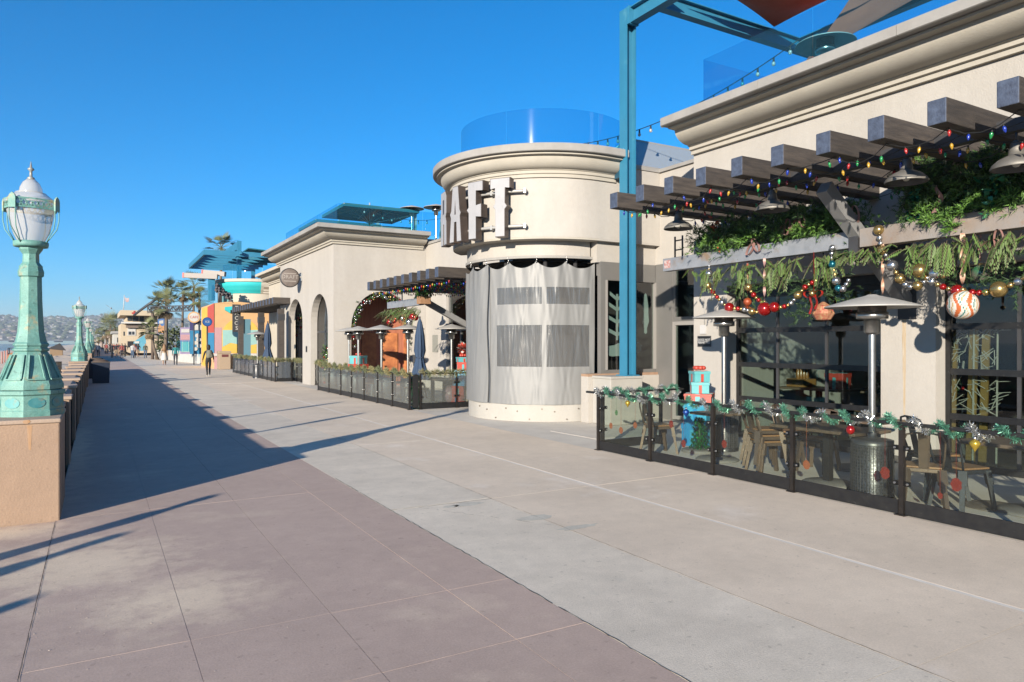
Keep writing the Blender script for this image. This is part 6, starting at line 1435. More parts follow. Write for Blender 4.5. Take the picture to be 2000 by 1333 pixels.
# painted mural building
mb_ = thing('mural_building', 'low building painted with yellow, red, pink and blue murals', 'building', (7.44, 57, 0)); MYW = 53.0; ux = at_y(418, 650, MYW).x; mzt = at_y(418, 590, MYW).z
P_ = {n: M('mural_'+n, c, .75, col2=tuple(v*.9 for v in c), vs=2) for n, c in (('peach',(.78,.47,.22)),('yellow',(.80,.50,.07)),('red',(.58,.09,.06)),('pink',(.62,.36,.38)),('blue',(.03,.24,.46)),('navy',(.05,.05,.18)),('aqua',(.36,.62,.58)),('lilac',(.40,.32,.50)),('gold',(.85,.55,.10)),('white',(.70,.68,.64)))}
b = MB(); b.box(ux, MYW, 0, 18, 60, mzt-.1); b.build('wall', P_['peach'], mb_)
b = MB(); b.extr([(ux-.02,MYW-.02,mzt-.1),(ux+.8,MYW-.02,mzt+.02),(ux+1.6,MYW-.02,mzt+.05),(ux+3.4,MYW-.02,mzt-.1)], (0,.3,0)); b.build('gable', P_['peach'], mb_)
def mural_s(name, pts, m, y=MYW, th=.012):
    b = MB(); b.extr([tuple(at_y(px_, py_, y-th)) for px_, py_ in pts], (0, th-.002, 0)); return b.build(name, m, mb_)
def mural_w(name, pts, m, x=None, th=.012):
    x = ux if x is None else x; b = MB(); b.extr([tuple(at_x(px_, py_, x-th)) for px_, py_ in pts], (th-.002, 0, 0)); return b.build(name, m, mb_)
mural_w('painted_panel', [(394,603),(405,600),(405,718),(394,712)], P_['yellow']); mural_w('painted_panel', [(405.2,600),(417.8,593),(417.8,650),(405.2,650)], P_['red']); mural_w('painted_panel', [(405.2,650.4),(417.8,650.4),(417.8,690),(405.2,690)], P_['blue'])
mural_s('painted_panel', [(418.5,640),(433,640),(433,722),(418.5,722)], P_['pink'])
ac = [(434,690)] + [(434+72*(1-math.cos(PI*i/14))/2, 655-33*math.sin(PI*i/14)) for i in range(15)] + [(506,690)]
mural_s('arch_mural', ac, P_['gold'], MYW, .02); mural_s('arch_mural_sea', [(435,645),(505,645),(505,672),(480,676),(450,670),(435,678)], P_['aqua'], MYW, .03); mural_s('arch_mural_sign', [(474,658),(488,657),(488,668),(474,669)], M('mural_magenta', (.60,.10,.22), .7), MYW, .032)
mural_s('ledge', [(418,691),(520,691),(520,696),(418,696)], P_['white'], MYW, .15)
b = MB(); b.extr([tuple(at_y(x, y, MYW-.3)) for x, y in ((440,600),(462,598),(462,606),(450,606),(450,612),(440,606))], (0,.28,0)); b.build('turquoise_awning', turq, mb_)
bluep = thing('mural_billboard', 'blue mural board with white cartoon shapes left of the yellow mural wall', 'mural', (7, 64, 0)); 
def board(name, par, pts, m, y, th=.08): b = MB(); b.extr([tuple(at_y(px_, py_, y)) for px_, py_ in pts], (0, th, 0)); return b.build(name, m, par)
board('board', bluep, [(371,646),(394,646),(394,692),(371,692)], P_['blue'], 64); board('navy_header', bluep, [(371,628),(394,628),(394,645.6),(371,645.6)], P_['navy'], 64); 
for cx_, cy_, r_ in ((386,656,5),(388,664,5),(383,670,4.5),(389,676,5),(382,682,4)): board('white_shape', bluep, [(cx_+r_*math.cos(i*PI/6), cy_+r_*.85*math.sin(i*PI/6)) for i in range(12)], P_['white'], 63.93, .06)
board('moon_shape', bluep, [(378,645),(380,637),(386,632),(394,629),(394,645)], P_['white'], 63.94, .05)
lil = thing('mural_billboard', 'lilac and pink mural board beyond the blue mural board', 'mural', (6.8, 68, 0)); board('board', lil, [(352,640),(371,640),(371,692),(352,692)], P_['lilac'], 68); board('pink_band', lil, [(353,654),(371,654),(371,664),(353,664)], P_['pink'], 67.95, .04); board('aqua_band', lil, [(354,668),(370,668),(370,688),(354,688)], P_['aqua'], 67.95, .04); board('white_letters', lil, [(354,643),(370,643),(370,650),(354,650)], P_['white'], 67.95, .04)
def disc_sign(label, px_, py_, r_px, y, m1, m2, txt, mt, pole=True):
    c = at_y(px_, py_, y); d = c.x*_S + c.y*_C; r = r_px/1380*d; t = thing('round_shop_sign', label, 'sign', tuple(c))
    b = MB(); b.extr([c + Vector((r*math.cos(2*PI*i/28), 0, r*math.sin(2*PI*i/28))) for i in range(28)], (0,.12,0)); b.build('sign_disc', m1, t); b = MB(); b.extr([c + Vector((r*.8*math.cos(2*PI*i/28), -.012, r*.8*math.sin(2*PI*i/28))) for i in range(28)], (0,.010,0)); b.build('sign_face', m2, t)
    text_obj('lettering', txt, r*.62, tuple(c+Vector((0,-.02,0))), (R(90),0,0), mt, t, .004)
    if pole: b = MB(); b.tube((c.x, y+.06, 0), (c.x, y+.06, c.z-r+.02), .05, n=8); b.build('pole', steel_dk, t)
disc_sign('round cream sign with red lettering above the blue mural board', 379, 620, 11, 63.5, P_['peach'], P_['white'], 'CAFE', P_['red'], True)
disc_sign('round navy sign with white lettering on a pole before the mural building', 405, 629, 9, 51, M('sign_navy', (.02,.06,.22), .5), M('sign_blue', (.02,.12,.36), .5), 'ICE', P_['white'])
tc_ = thing('vertical_taco_sign', 'dark vertical sign reading TACOS at the end of the far pergola', 'sign', (7.3, 46.4, 2.5)); c = at_y(462, 622, 46.3); b = MB(); b.box(c.x-.24, 46.25, c.z-.85, c.x+.24, 46.35, c.z+.85); b.build('board', steel_dk, tc_)
for k, q in enumerate('TACOS'): text_obj('lettering', q, .34, (c.x, 46.24, c.z+.62-.31*k), (R(90),0,0), P_['white'], tc_, .004)
b = MB(); b.tube((c.x+.2,46.3,c.z+.8),(c.x+.2,46.3,3.7),.03,n=6); b.tube((c.x-.15,46.3,c.z+.8),(c.x-.15,46.3,3.7),.03,n=6); b.build('hanger', steel_dk, tc_)
tp = thing('teal_sign_post', 'slate blue square post at the far end of the far terrace', 'post', (7.6, 46.5, 0)); c = at_y(482, 650, 46.6); b = MB(); b.box(c.x-.22, 46.5, 0, c.x+.22, 46.9, 3.3); b.build('post', M('slate_blue_paint', (.12,.27,.36), .6), tp)
tb = thing('litter_bin', 'tan boxed litter bin at the end of the far terrace fence', 'litter bin', (*at_z(440, 722)[:2], 0)); q = tb.location; b = MB(); b.box(q.x-.42, q.y, 0, q.x+.35, q.y+.8, 1.1); b.build('body', M('tan_bin', (.44,.33,.23), .8), tb, .03); b = MB(); b.box(q.x-.45, q.y-.03, 1.1, q.x+.38, q.y+.83, 1.25); b.build('lid', M('tan_bin', (.4,.3,.2)), tb, .03); b = MB(); b.box(q.x-.22, q.y-.012, .85, q.x+.2, q.y-.002, 1.02); b.build('slot', M('maroon_slot', (.14,.03,.03), .6), tb)
# navy rubbish bins by the beach wall
for k, (px_, py_, lb) in enumerate(((197, 749, 'dark navy square bin beside the beach wall'), (188, 741, 'navy square bin behind the first one, lid tilted'))):
    q = at_z(px_, py_); t = thing('beach_bin', lb, 'bin', (q.x, q.y+k*.8, 0)); m = M('navy_bin', (.012,.022,.045), .5, col2=(.02,.03,.06), vs=6); y = q.y + k*.8
    b = MB(); v = []; 
    b.extr([(q.x-.33, y, 0),(q.x+.33,y,0),(q.x+.36,y,.93),(q.x-.36,y,.93)], (0,.66,0)); b.build('body', m, t, .02); b = MB(); b.box(q.x-.38, y-.02, .93, q.x+.38, y+.68, .97); b.build('rim', M('worn_bin_rim', (.10,.08,.07), .7), t)
    b = MB(); b.lathe([(.34,.97),(.30,1.03),(.1,1.05),(0,1.05)], 16, (q.x, y+.33, 0)); b.build('lid', M('brown_bin_lid', (.12,.08,.055), .7), t)
# beach things left of the wall
q = at_z(105, 736, -.25); t = thing('steel_drum', 'galvanised steel rubbish drum on the sand behind the wall', 'drum', (q.x, q.y, -.26)); b = MB()
b.lathe([(.42,0),(.42,.28),(.44,.30),(.42,.32),(.42,.60),(.44,.62),(.42,.64),(.42,.92),(.435,.93),(.42,.94),(.40,.9),(.40,.5),(0,.5)], 24, q-Vector((0,0,.02))); b.build('drum_body', M('ribbed_zinc', (.22,.26,.27), .4, .7, col2=(.15,.17,.18), vs=5), t)
q = at_z(23, 733, -.25); t = thing('orange_post', 'orange wooden post standing on the beach left of the near lamp', 'post', (q.x, q.y, -.3)); b = MB(); b.bar(q-Vector((0,0,.1)), q+Vector((0,0,1.25)), .42, .42, 0, (1,0,0)); b.build('shaft', M('orange_paint', (.52,.22,.09), .8, col2=(.46,.25,.13), vs=5), t); b = MB(); b.lathe([(.30,1.25),(.02,1.45)], 4, q, rot=PI/4, sm=False); b.build('cap', M('orange_paint', (.5,.2,.1)), t)
pk = M('pink_fence_stake', (.58,.25,.20), .8)
for k, (px_, py_) in enumerate(((4,712),(9,708),(14,704))):
    q = at_z(px_, py_, -.4); b = MB(); b.tube(q-Vector((0,0,.2)), q+Vector((0,0,1.3)), .06, n=6); tag(b.build('beach_stake', pk, None, 0, tuple(q)), ('pink beach stake at the left edge', 'second pink beach stake from the left edge', 'third pink beach stake from the left edge')[k], 'stake', 'pink stakes on the beach')
q = at_z(32, 706, -.8); jp = thing('lifeguard_jeep', 'dark open jeep with red panel parked on the beach', 'jeep', tuple(q)); db = M('dark_vehicle_paint', (.03,.035,.045), .4); tyre = M('tyre_rubber', (.02,.02,.02), .9)
b = MB(); b.box(q.x-.95, q.y-1.9, q.z+.45, q.x+.95, q.y+1.9, q.z+1.05); b.box(q.x-.9, q.y-1.9, q.z+1.05, q.x+.9, q.y-.3, q.z+1.15); b.build('body', db, jp, .06); b = MB(); b.box(q.x-.8, q.y-1.93, q.z+.75, q.x+.8, q.y-1.901, q.z+1.0); b.build('red_tail_panel', redp, jp)
b = MB()
for sx in (-.85,.85): b.path([(q.x+sx,q.y-1.3,q.z+1.05),(q.x+sx,q.y-1.2,q.z+1.85),(q.x+sx,q.y+.5,q.z+1.85),(q.x+sx,q.y+.9,q.z+1.05)], .05, 6)
b.bar((q.x-.85,q.y-1.2,q.z+1.85),(q.x+.85,q.y-1.2,q.z+1.85),.09,.09); b.build('roll_cage', db, jp)
for sx in (-.85,.85):
    for sy in (-1.2,1.2): b = MB(); b.tube((q.x+sx-.12,q.y+sy,q.z+.4),(q.x+sx+.12,q.y+sy,q.z+.4),.42,n=18); b.build('wheel', tyre, jp)
q = at_z(113, 701, -.6); t = thing('beach_kiosk', 'small brown hut with a dark roof on the sand beyond the drum', 'hut', tuple(q)); b = MB(); b.box(q.x-1.0,q.y,q.z-.2,q.x+.6,q.y+1.6,q.z+1.5); b.build('wall', M('brown_hut', (.30,.21,.13), .9), t); b = MB(); b.extr([(q.x-1.3,q.y-.1,q.z+1.5),(q.x+1.0,q.y-.1,q.z+1.2),(q.x+.2,q.y-.1,q.z+2.3)], (0,1.8,0)); b.build('roof', M('dark_hut_roof', (.05,.05,.055), .9), t)
q = at_z(120, 716, -.3); b = MB(); b.box(q.x-3, q.y, -.8, q.x+1.8, q.y+8, -.24); tag(b.build('concrete_apron', M('apron_concrete', (.48,.43,.36), .9)), kind='structure')

# low white planter walls, palms, beyond the mural building
wpl = M('white_painted_wall', (.62,.61,.58), .85, col2=(.55,.54,.51), vs=2)
def lowwall(label, a, c, h, th=.3):
    p = at_z(*a); q = at_z(*c); d = (q-p).normalized(); b = MB(); b.bar(p+Vector((0,0,h/2)), q+Vector((0,0,h/2)), th, h); o = b.build('low_wall', wpl, None, 0, tuple(p)); tag(o, label, 'wall', 'low white walls beyond the murals')
lowwall('low white wall in front of the blue mural board', (394,711), (345,706), 1.1); lowwall('low white wall receding left from the mural boards', (345,705), (298,697), 1.0); lowwall('low pale wall at the lifeguard building', (300,692), (246,692), 1.1)
hg = M('glass_screen_panel', (.25,.32,.32), .3); 
gsr = thing('glass_windscreen', 'glass windscreen on the low white wall before the murals', 'windscreen', tuple(at_z(380, 709))); 
for k in range(4):
    p = at_y(392-12*k, 692, 66-.4*k); q = at_y(381-12*k, 692, 66-.4*k); b = MB(); b.box(q.x, p.y, 1.1, p.x, p.y+.02, 2.0); b.build('glass_panel', glass_r, gsr)
palm_t = M('palm_trunk', (.20,.155,.115), .95, col2=(.14,.105,.08), vs=8, stretch=(1,1,4)); palm_l = M('palm_fronds', (.15,.18,.07), .75, col2=(.23,.24,.11), vs=1.5); palm_d = M('dead_palm_fronds', (.24,.17,.09), .9, col2=(.17,.12,.07), vs=5)
def palm(label, base, h, seed, cr=1.9, lean=(0,0)):
    rg_ = random.Random(seed); t = thing('palm_tree', label, 'palm tree', tuple(base), 'palm trees along the boardwalk'); base = Vector(base); top = base + Vector((lean[0], lean[1], h))
    b = MB(); b.path([base, base.lerp(top,.33)+Vector((lean[0]*.05,0,0)), base.lerp(top,.7), top], [.20,.14,.12,.13], 8); b.build('trunk', palm_t, t)
    def frond(mb, az, el, ln, droop):
        d = Vector((math.cos(az)*math.cos(el), math.sin(az)*math.cos(el), math.sin(el))); p = top.copy(); side = d.cross(Vector((0,0,1))).normalized(); n = 6
        st = p.copy()
        for k in range(n): 
            d = (d + Vector((0,0,-droop/n))).normalized(); q = st + d*(ln*.55/n); mb.bar(st, q, .03, .02); st = q
        nb_ = 13
        for k in range(nb_):
            a = (k/(nb_-1)-.5)*2.5; up = side.cross(d); dv = (d*math.cos(a) + side*math.sin(a)).normalized(); l = ln*.52*(1-.25*abs(a)); w_ = dv.cross(up).normalized()*.035; tip = st + dv*l + Vector((0,0,-l*.12))
            m_ = st + dv*l*.5; mb.add([st, m_+w_, tip, m_-w_], [(0,1,2,3)])
    b = MB()
    for k in range(30): frond(b, rg_.random()*2*PI, rg_.uniform(-.6, 1.45), cr*rg_.uniform(.85,1.15), rg_.uniform(.05,.35))
    b.build('crown', palm_l, t); b = MB()
    for k in range(9): frond(b, rg_.random()*2*PI, rg_.uniform(-1.35,-.7), cr*.75, .3)
    b.build('dead_skirt', palm_d, t)
for (px_, py_, Y, lb, cr) in ((322, 572, 88, 'tall fan palm left of the pair above the truss', 1.9), (323, 598, 84, 'shorter fan palm in front of the tall left palm', 2.0), (355, 572, 92, 'fan palm in the middle above the mural boards', 1.6), (376, 560, 84, 'tallest fan palm nearest the blue canopy', 2.0), (387, 584, 82, 'low fan palm just left of the glass screen', 1.5), (307, 592, 96, 'fan palm behind the truss at its left end', 1.6), (429, 484, 72, 'fan palm top showing above the blue canopy', 1.8), (292, 645, 84, 'small leaning palm beside the lifeguard building', 1.4)):
    p = at_y(px_, py_, Y); palm(lb, (p.x + (.8 if px_ == 292 else 0), Y, -.1), p.z+.1, int(px_), cr, (-.8 if px_ == 292 else .15, 0))
# roller coaster truss on posts
trs = thing('truss_gantry', 'dark lattice truss on two posts across the far end of the boardwalk buildings', 'gantry', tuple(at_y(300, 680, 86))); tm = M('dark_truss_paint', (.07,.075,.085), .6); 
pa = at_y(288, 600, 86); pb = at_y(376, 597, 80); pc = at_y(288, 610, 86).z - at_y(288, 600, 86).z
b = MB(); n = 14
for z in (0, pc): b.bar(pa+Vector((0,0,z)), pb+Vector((0,0,z)), .12, .12)
for k in range(n):
    u = pa.lerp(pb, k/n); v_ = pa.lerp(pb, (k+1)/n); b.bar(u+Vector((0,0,pc if k % 2 else 0)), v_+Vector((0,0,0 if k % 2 else pc)), .09, .09); b.bar(u, u+Vector((0,0,pc)), .07, .07)
b.build('lattice', tm, trs)
for px_ in (298, 325): p = at_y(px_, 612, 86); b = MB(); b.tube((p.x,85.9,0),(p.x,85.9,p.z+.1),.16,n=8); b.build('post', M('brown_pole', (.16,.12,.10), .8), trs)
pd = at_y(262, 616, 95); b = MB(); b.path([pd, pa.lerp(pd,.6)+Vector((0,0,.1)), pa+Vector((0,0,.2)), pa+Vector((1,0,1.0))], .14, 6); b.build('curved_rail', tm, trs)
# lifeguard building
lf = thing('lifeguard_building', 'cream lifeguard building with an overhanging band and a red cross', 'building', tuple(at_z(245, 689))); LY = 112.0; lc = M('lifeguard_cream', (.66,.54,.38), .85, col2=(.60,.49,.35), vs=.6); dk = M('dark_window_glass', (.05,.06,.075), .15)
def lbox(name, a, c, y0, dy, m, par=None): p = at_y(*a, y0); q = at_y(*c, y0); b = MB(); b.box(p.x, y0, q.z, q.x, y0+dy, p.z); return b.build(name, m, par or lf)
lbox('lower_wall', (236,633), (322,689.5), LY, 14, lc); lbox('band', (235,606), (322,617.5), LY-1.6, 16, lc); lbox('upper_wall', (247,617.4), (322,632), LY+.8, 12, lc); lbox('balcony_slab', (237,629), (322,633), LY-1.2, 1.19, P_['white']); lbox('balcony_screen', (246,634), (284,641), LY-.5, .3, M('dark_balcony', (.22,.17,.14), .8))
for a, c in (((249,619),(257,627)),((259,619),(270,628)),((273,619),(281,628))): lbox('window', a, c, LY+.7, .08, dk)
wf_ = lbox('window_surround', (249,642), (265,656), LY-.08, .06, P_['white']); 
for a, c in (((251,648),(256,654)),((258,648),(262,654))): lbox('window', a, c, LY-.14, .05, dk)
lbox('garage_opening', (249,667), (262,679), LY-.06, .05, M('black_opening', (.015,.015,.02), .8)); lbox('side_window', (241,648), (243,656), LY-.06, .05, dk)
lbox('red_cross', (257.5,610.5), (267,613.7), LY-1.66, .05, redp); lbox('red_cross_upright', (260.7,607.5), (263.8,616.8), LY-1.67, .04, redp)
lbox('grey_roof_edge', (284,641), (322,660), LY-.4, .3, M('warm_grey_wall', (.36,.31,.26), .9))
fp = at_y(241, 607, LY); b = MB(); b.tube(fp, at_y(243, 577, LY), .06, n=6); fl = thing('flag_pole', 'thin flag pole with a red and white flag on the lifeguard building roof', 'flag', tuple(fp)); b.build('pole', M('white_pole', (.6,.6,.6)), fl); b = MB(); 
fa = [at_y(*a, LY-.1) for a in ((244,581),(248,583),(252,582),(252,589),(248,591),(245,589))]; b.extr(fa, (0,.05,0)); b.build('flag_cloth', M('red_white_flag', (.55,.16,.16), .8, col2=(.65,.6,.6), vs=1.5), fl)
bs = thing('blue_kiosk', 'small blue sloping kiosk beside the lifeguard building', 'kiosk', tuple(at_z(270, 688))); b = MB(); y = 103.0; b.extr([tuple(at_y(*a, y)) for a in ((263,668),(285,654),(285,686),(263,686))], (0,3,0)); b.build('body', M('kiosk_blue', (.10,.38,.52), .7, col2=(.16,.45,.56), vs=1), bs); b = MB(); b.extr([tuple(at_y(*a, y-.06)) for a in ((264,672),(271,672),(271,678),(264,678))], (0,.05,0)); b.build('hatch', dk, bs); b = MB(); b.extr([tuple(at_y(*a, y-.05)) for a in ((263,667),(272,667),(272,671),(263,671))], (0,.04,0)); b.build('white_fascia', P_['white'], bs)
bn = thing('hanging_banner', 'tall blue and orange banner on a pole before the lifeguard building', 'banner', tuple(at_z(314, 692))); y = 92.0; b = MB(); b.extr([tuple(at_y(*a, y)) for a in ((308,624),(321,622),(321,652),(308,653))], (0,.06,0)); bo = b.build('banner_cloth', M('banner_blue', (.10,.22,.50), .8), bn); b = MB(); b.extr([tuple(at_y(*a, y-.02)) for a in ((308.5,640),(312,633),(316,638),(320.5,636),(320.5,651),(308.5,652))], (0,.01,0)); b.build('orange_print', M('banner_orange', (.65,.36,.18), .8), bo); b = MB(); b.extr([tuple(at_y(*a, y-.02)) for a in ((311,627),(319,626),(319,632),(311,633))], (0,.01,0)); b.build('white_print', P_['white'], bo); p = at_y(323, 650, 92); b = MB(); b.tube((p.x,92.1,0),(p.x,92.1,at_y(323,618,92).z),.1,n=8); b.build('pole', steel_dk, bn)
hedge_m = M('hedge_green', (.05,.075,.025), .85, col2=(.09,.11,.04), vs=3)
def bushy(name, label, cat, c, sx, sy, sz, n, seed, m, s=.12):
    rg_ = random.Random(seed); b = MB(); c = Vector(c)
    for k in range(n):
        u = Vector((rg_.gauss(0,1), rg_.gauss(0,1), rg_.gauss(0,1))).normalized()*rg_.uniform(.6,1); p = c + Vector((u.x*sx, u.y*sy, abs(u.z)*sz)); a = Vector((rg_.gauss(0,1), rg_.gauss(0,1), rg_.gauss(0,1))).normalized()*s; e = Vector((rg_.gauss(0,1), rg_.gauss(0,1), rg_.gauss(0,1))).normalized()*s
        b.add([p, p+a, p+a+e, p+e], [(0,1,2,3)])
    return tag(b.build(name, m, None, 0, tuple(c)), label, cat)
p = at_z(256, 688); bushy('hedge', 'clipped green hedge before the lifeguard building', 'hedge', (p.x, p.y+3, 0), .75, 1.2, 1.3, 500, 1, hedge_m, .16)
p = at_y(335, 670, 88); bushy('slope_shrubs', 'green planted slope behind the banner', 'shrub', (p.x+.5, 90, .8), 2.2, 2, 3.0, 700, 2, hedge_m, .22)
ds = thing('dark_sculpture', 'dark leafy sculpture on top of the mural building gable', 'sculpture', tuple(at_y(430, 590, MYW))); sq = at_y(428, 592, MYW+.3); b = MB(); rgt = random.Random(6)
for k in range(110): u = rgt.random(); p = sq + Vector((-.25+u*1.15, rgt.gauss(0,.15), 1.25-u*.9+rgt.uniform(-.35,.15))); b.ball(p, rgt.uniform(.04,.11), 5, 4)
b.build('foliage', M('dark_bronze', (.06,.055,.06), .6, col2=(.13,.11,.12), vs=6), ds); b = MB(); b.tube(sq-Vector((0,0,.2)), sq+Vector((0,0,1.2)), .1, n=6); b.build('stem', steel_dk, ds)
b = MB(); p0_ = at_y(392, 575, 58); p1_ = at_y(416, 575, 56); b.add([], []); gw = thing('blue_glass_windscreen', 'tall pale blue glass windscreen on the mural building roof', 'windscreen', tuple(at_y(404, 600, 57)))
b = MB(); b.extr([tuple(at_x(392,604,7.15)), tuple(at_x(417,592,7.15)), tuple(at_x(417,556,7.15)), tuple(at_x(392,570,7.15))], (.03,0,0)); b.build('glass_panel', glass_r, gw)
# more distant boardwalk buildings and trees
rgd = random.Random(33); dcol = [M('distant_%s' % n, c, .9) for n, c in (('white',(.60,.58,.53)),('sand',(.52,.44,.34)),('grey',(.40,.39,.38)),('pink',(.52,.40,.34)))]
nd = 0
for k, (px0_, px1_, pt, Y) in enumerate(((222,236,652,135),(214,224,660,160),(205,216,657,190),(196,207,664,230),(188,198,661,280),(180,190,665,330))):
    p = at_y(px0_, pt, Y); q = at_y(px1_, pt, Y); t = thing('distant_house', 'pale beach house %s along the far boardwalk' % ('nearest the lifeguard building','second beyond it','third in the row','fourth in the row','fifth in the row','last in the row')[k], 'house', (p.x, Y, 0), 'distant beach houses')
    b = MB(); b.box(p.x, Y, -.2, max(q.x, p.x+4), Y+14, p.z); b.build('wall', dcol[k % 4], t); b = MB(); b.box(p.x-.3, Y-.3, p.z, max(q.x, p.x+4)+.3, Y+14.3, p.z+.4); b.build('roof', dcol[(k+2) % 4], t)
    for j in range(3):
        b = MB(); x = p.x + .5 + j*1.2; b.box(x, Y-.05, p.z*.55, x+.7, Y-.01, p.z*.8); b.build('window', dk, t)
for k, (px_, py_, Y, r) in enumerate(((224,640,150,3.2),(216,634,160,3.0),(208,645,175,3.0),(200,655,210,2.6),(192,660,260,2.6))):
    p = at_y(px_, py_, Y); palm(('distant palm beside the lifeguard building','second distant palm left of the lifeguard building','third distant palm past the lifeguard building','fourth distant palm past the lifeguard building','fifth and farthest distant palm on the boardwalk')[k], (p.x, Y, -.1), p.z, 100+k, r)
# seagull
gq_ = at_y(217, 603, 60); gu = thing('seagull', 'seagull gliding in the sky above the boardwalk', 'bird', tuple(gq_)); b = MB(); b.path([gq_+Vector((-.02,-.2,.0)), gq_+Vector((0,-.05,.02)), gq_+Vector((0,.12,0)), gq_+Vector((0,.24,-.02))], [.02,.06,.05,.015], 8)
for s in (-1,1): b.add([gq_+Vector((0,-.05,0)), gq_+Vector((s*.22,-.08,.20 if s < 0 else -.15)), gq_+Vector((s*.42,.06,.32 if s < 0 else -.36)), gq_+Vector((s*.2,.06,.16 if s < 0 else -.14)), gq_+Vector((0,.08,0))], [(0,1,2,3,4)])
b.build('body', M('gull_grey', (.45,.45,.45), .8), gu)

# ---------------------------------------------------------------- people
def person_mesh(name, pose, mats, h=1.72, seed=0):
    """one skin over a jointed skeleton; mats = (skin, top, bottom, shoes, hair)"""
    k = h/1.72; J = {}; E_ = []; RAD = {}
    def j(n, p, r, par=None): J[n] = Vector(p)*k; RAD[n] = r*k; (E_.append((par, n)) if par else None)
    st = pose.get('stride', .22); sw = pose.get('swing', .18); fw = pose.get('dress', False)
    j('pelvis',(0,0,.95),.135); j('waist',(0,0,1.10),.115,'pelvis'); j('chest',(0,-.01,1.30),.145,'waist'); j('neckb',(0,-.01,1.44),.075,'chest'); j('neck',(0,0,1.50),.05,'neckb'); j('head',(0,.02,1.60),.092,'neck'); j('crown',(0,.01,1.68),.07,'head')
    for s, n in ((-1,'l'),(1,'r')):
        f = st*s; a = -sw*s
        j('hip'+n,(s*.09,0,.90),.10,'pelvis'); j('knee'+n,(s*.095,f*.45+.03,.50),.062,'hip'+n); j('ank'+n,(s*.095,f*1.0-.02,.10 if f > 0 else .14),.043,'knee'+n); j('toe'+n,(s*.10,f*1.0+.13,.035 if f > 0 else .05),.035,'ank'+n)
        j('sh'+n,(s*.17,-.01,1.40),.062,'chest'); j('elb'+n,(s*.225,a*.5-.02,1.14),.045,'sh'+n); j('wri'+n,(s*.235,a*1.1+.04,.91),.032,'elb'+n); j('palm'+n,(s*.235,a*1.2+.05,.84),.030,'wri'+n)
        for q in range(4): j('f%d%s' % (q, n),(s*.235,a*1.2+.03+.016*q,.765+.008*abs(q-1)),.0085,'palm'+n)
        j('th'+n,(s*.22,a*1.2+.10,.80),.010,'palm'+n)
    names = list(J); idx = {n: i for i, n in enumerate(names)}
    me = bpy.data.meshes.new(name); me.from_pydata([J[n] for n in names], [(idx[a], idx[b_]) for a, b_ in E_], [])
    o = bpy.data.objects.new(name, me); COL.objects.link(o); m1 = o.modifiers.new('skin', 'SKIN'); m2 = o.modifiers.new('sub', 'SUBSURF'); m2.levels = 1; m2.render_levels = 1
    for i, n in enumerate(names):
        d = me.skin_vertices[0].data[i]; d.radius = (RAD[n], RAD[n]*(.8 if n in ('chest','waist','pelvis') else 1))
        if n == 'pelvis': d.use_root = True
    dg = bpy.context.evaluated_depsgraph_get(); m = bpy.data.meshes.new_from_object(o.evaluated_get(dg)); bpy.data.objects.remove(o)
    m.materials.clear()
    for x in mats: m.materials.append(x)
    sl = pose.get('sleeve', .93)
    for p in m.polygons:
        c = p.center/k; i = 0; p.use_smooth = True
        if abs(c.x) > .165 and c.z < 1.42 and c.z > .7: i = 1 if c.z > sl else 0
        elif c.z > 1.47: i = 4 if (c.z > 1.635 or c.y < -.02) and c.z > 1.5 else 0
        elif c.z > .96: i = 1
        elif c.z > pose.get('hem', .11): i = 2
        elif c.z > .09: i = 0 if 'hem' in pose else 2
        else: i = 3
        p.material_index = i
    return m
def cloth(n, c): return M('cloth_'+n, c, .85, col2=tuple(v*.8 for v in c), vs=9)
skin = M('skin', (.46,.29,.20), .6); skin2 = M('skin_tan', (.34,.20,.13), .6); shoe_w = cloth('white_shoe', (.68,.68,.68)); shoe_b = cloth('dark_shoe', (.03,.03,.03)); hair_d = M('dark_hair', (.025,.018,.014), .6); hair_b = M('light_brown_hair', (.30,.17,.08), .6, col2=(.22,.12,.06), vs=12)
def person(label, loc, rz, me, group=None):
    o = bpy.data.objects.new('person', me); COL.objects.link(o); o.location = loc; o.rotation_euler = (0,0,rz); return tag(o, label, 'person', group)
q = at_z(407, 736); pk_ = person('walking person in dark clothes with a grey backpack and white shoes', q, R(8), person_mesh('walker', {'stride':.12,'hem':.11}, (skin2, cloth('black_top',(.03,.03,.035)), cloth('black_trousers',(.018,.018,.02)), shoe_w, hair_d), 1.68))
b = MB(); b.lathe([(.0,1.00),(.13,1.0),(.17,1.08),(.17,1.3),(.12,1.43),(0,1.44)], 12, (0,-.21,0)); b.box(-.11,-.40,1.03,.11,-.33,1.2); bp_ = b.build('backpack', M('grey_backpack', (.22,.22,.17), .8, col2=(.15,.15,.12), vs=9), pk_, .02, None); bp_.data.transform(Matrix.Translation(Vector(q))); 
b = MB(); b.ball((0,.0,1.63), .105, 12, 8, 0, 1.0); b.lathe([(.10,1.6),(.09,1.5),(.05,1.42)], 10, (0,-.05,0)); hd = b.build('hair', hair_d, pk_); hd.data.transform(Matrix.Translation(Vector(q)))
q = at_z(321, 714); pw = person('walking woman with long fair hair in a white skirt', q, R(0), person_mesh('walker_skirt', {'stride':.12,'hem':.45}, (skin, cloth('cream_top',(.55,.42,.30)), cloth('white_skirt',(.66,.65,.62)), cloth('pink_shoe',(.5,.3,.32)), hair_b), 1.66))
b = MB(); b.lathe([(.14,.98),(.17,.85),(.24,.50),(.26,.40),(.24,.41)], 18); sk_ = b.build('skirt', cloth('white_skirt', (.66,.65,.62)), pw); sk_.data.transform(Matrix.Translation(Vector(q)))
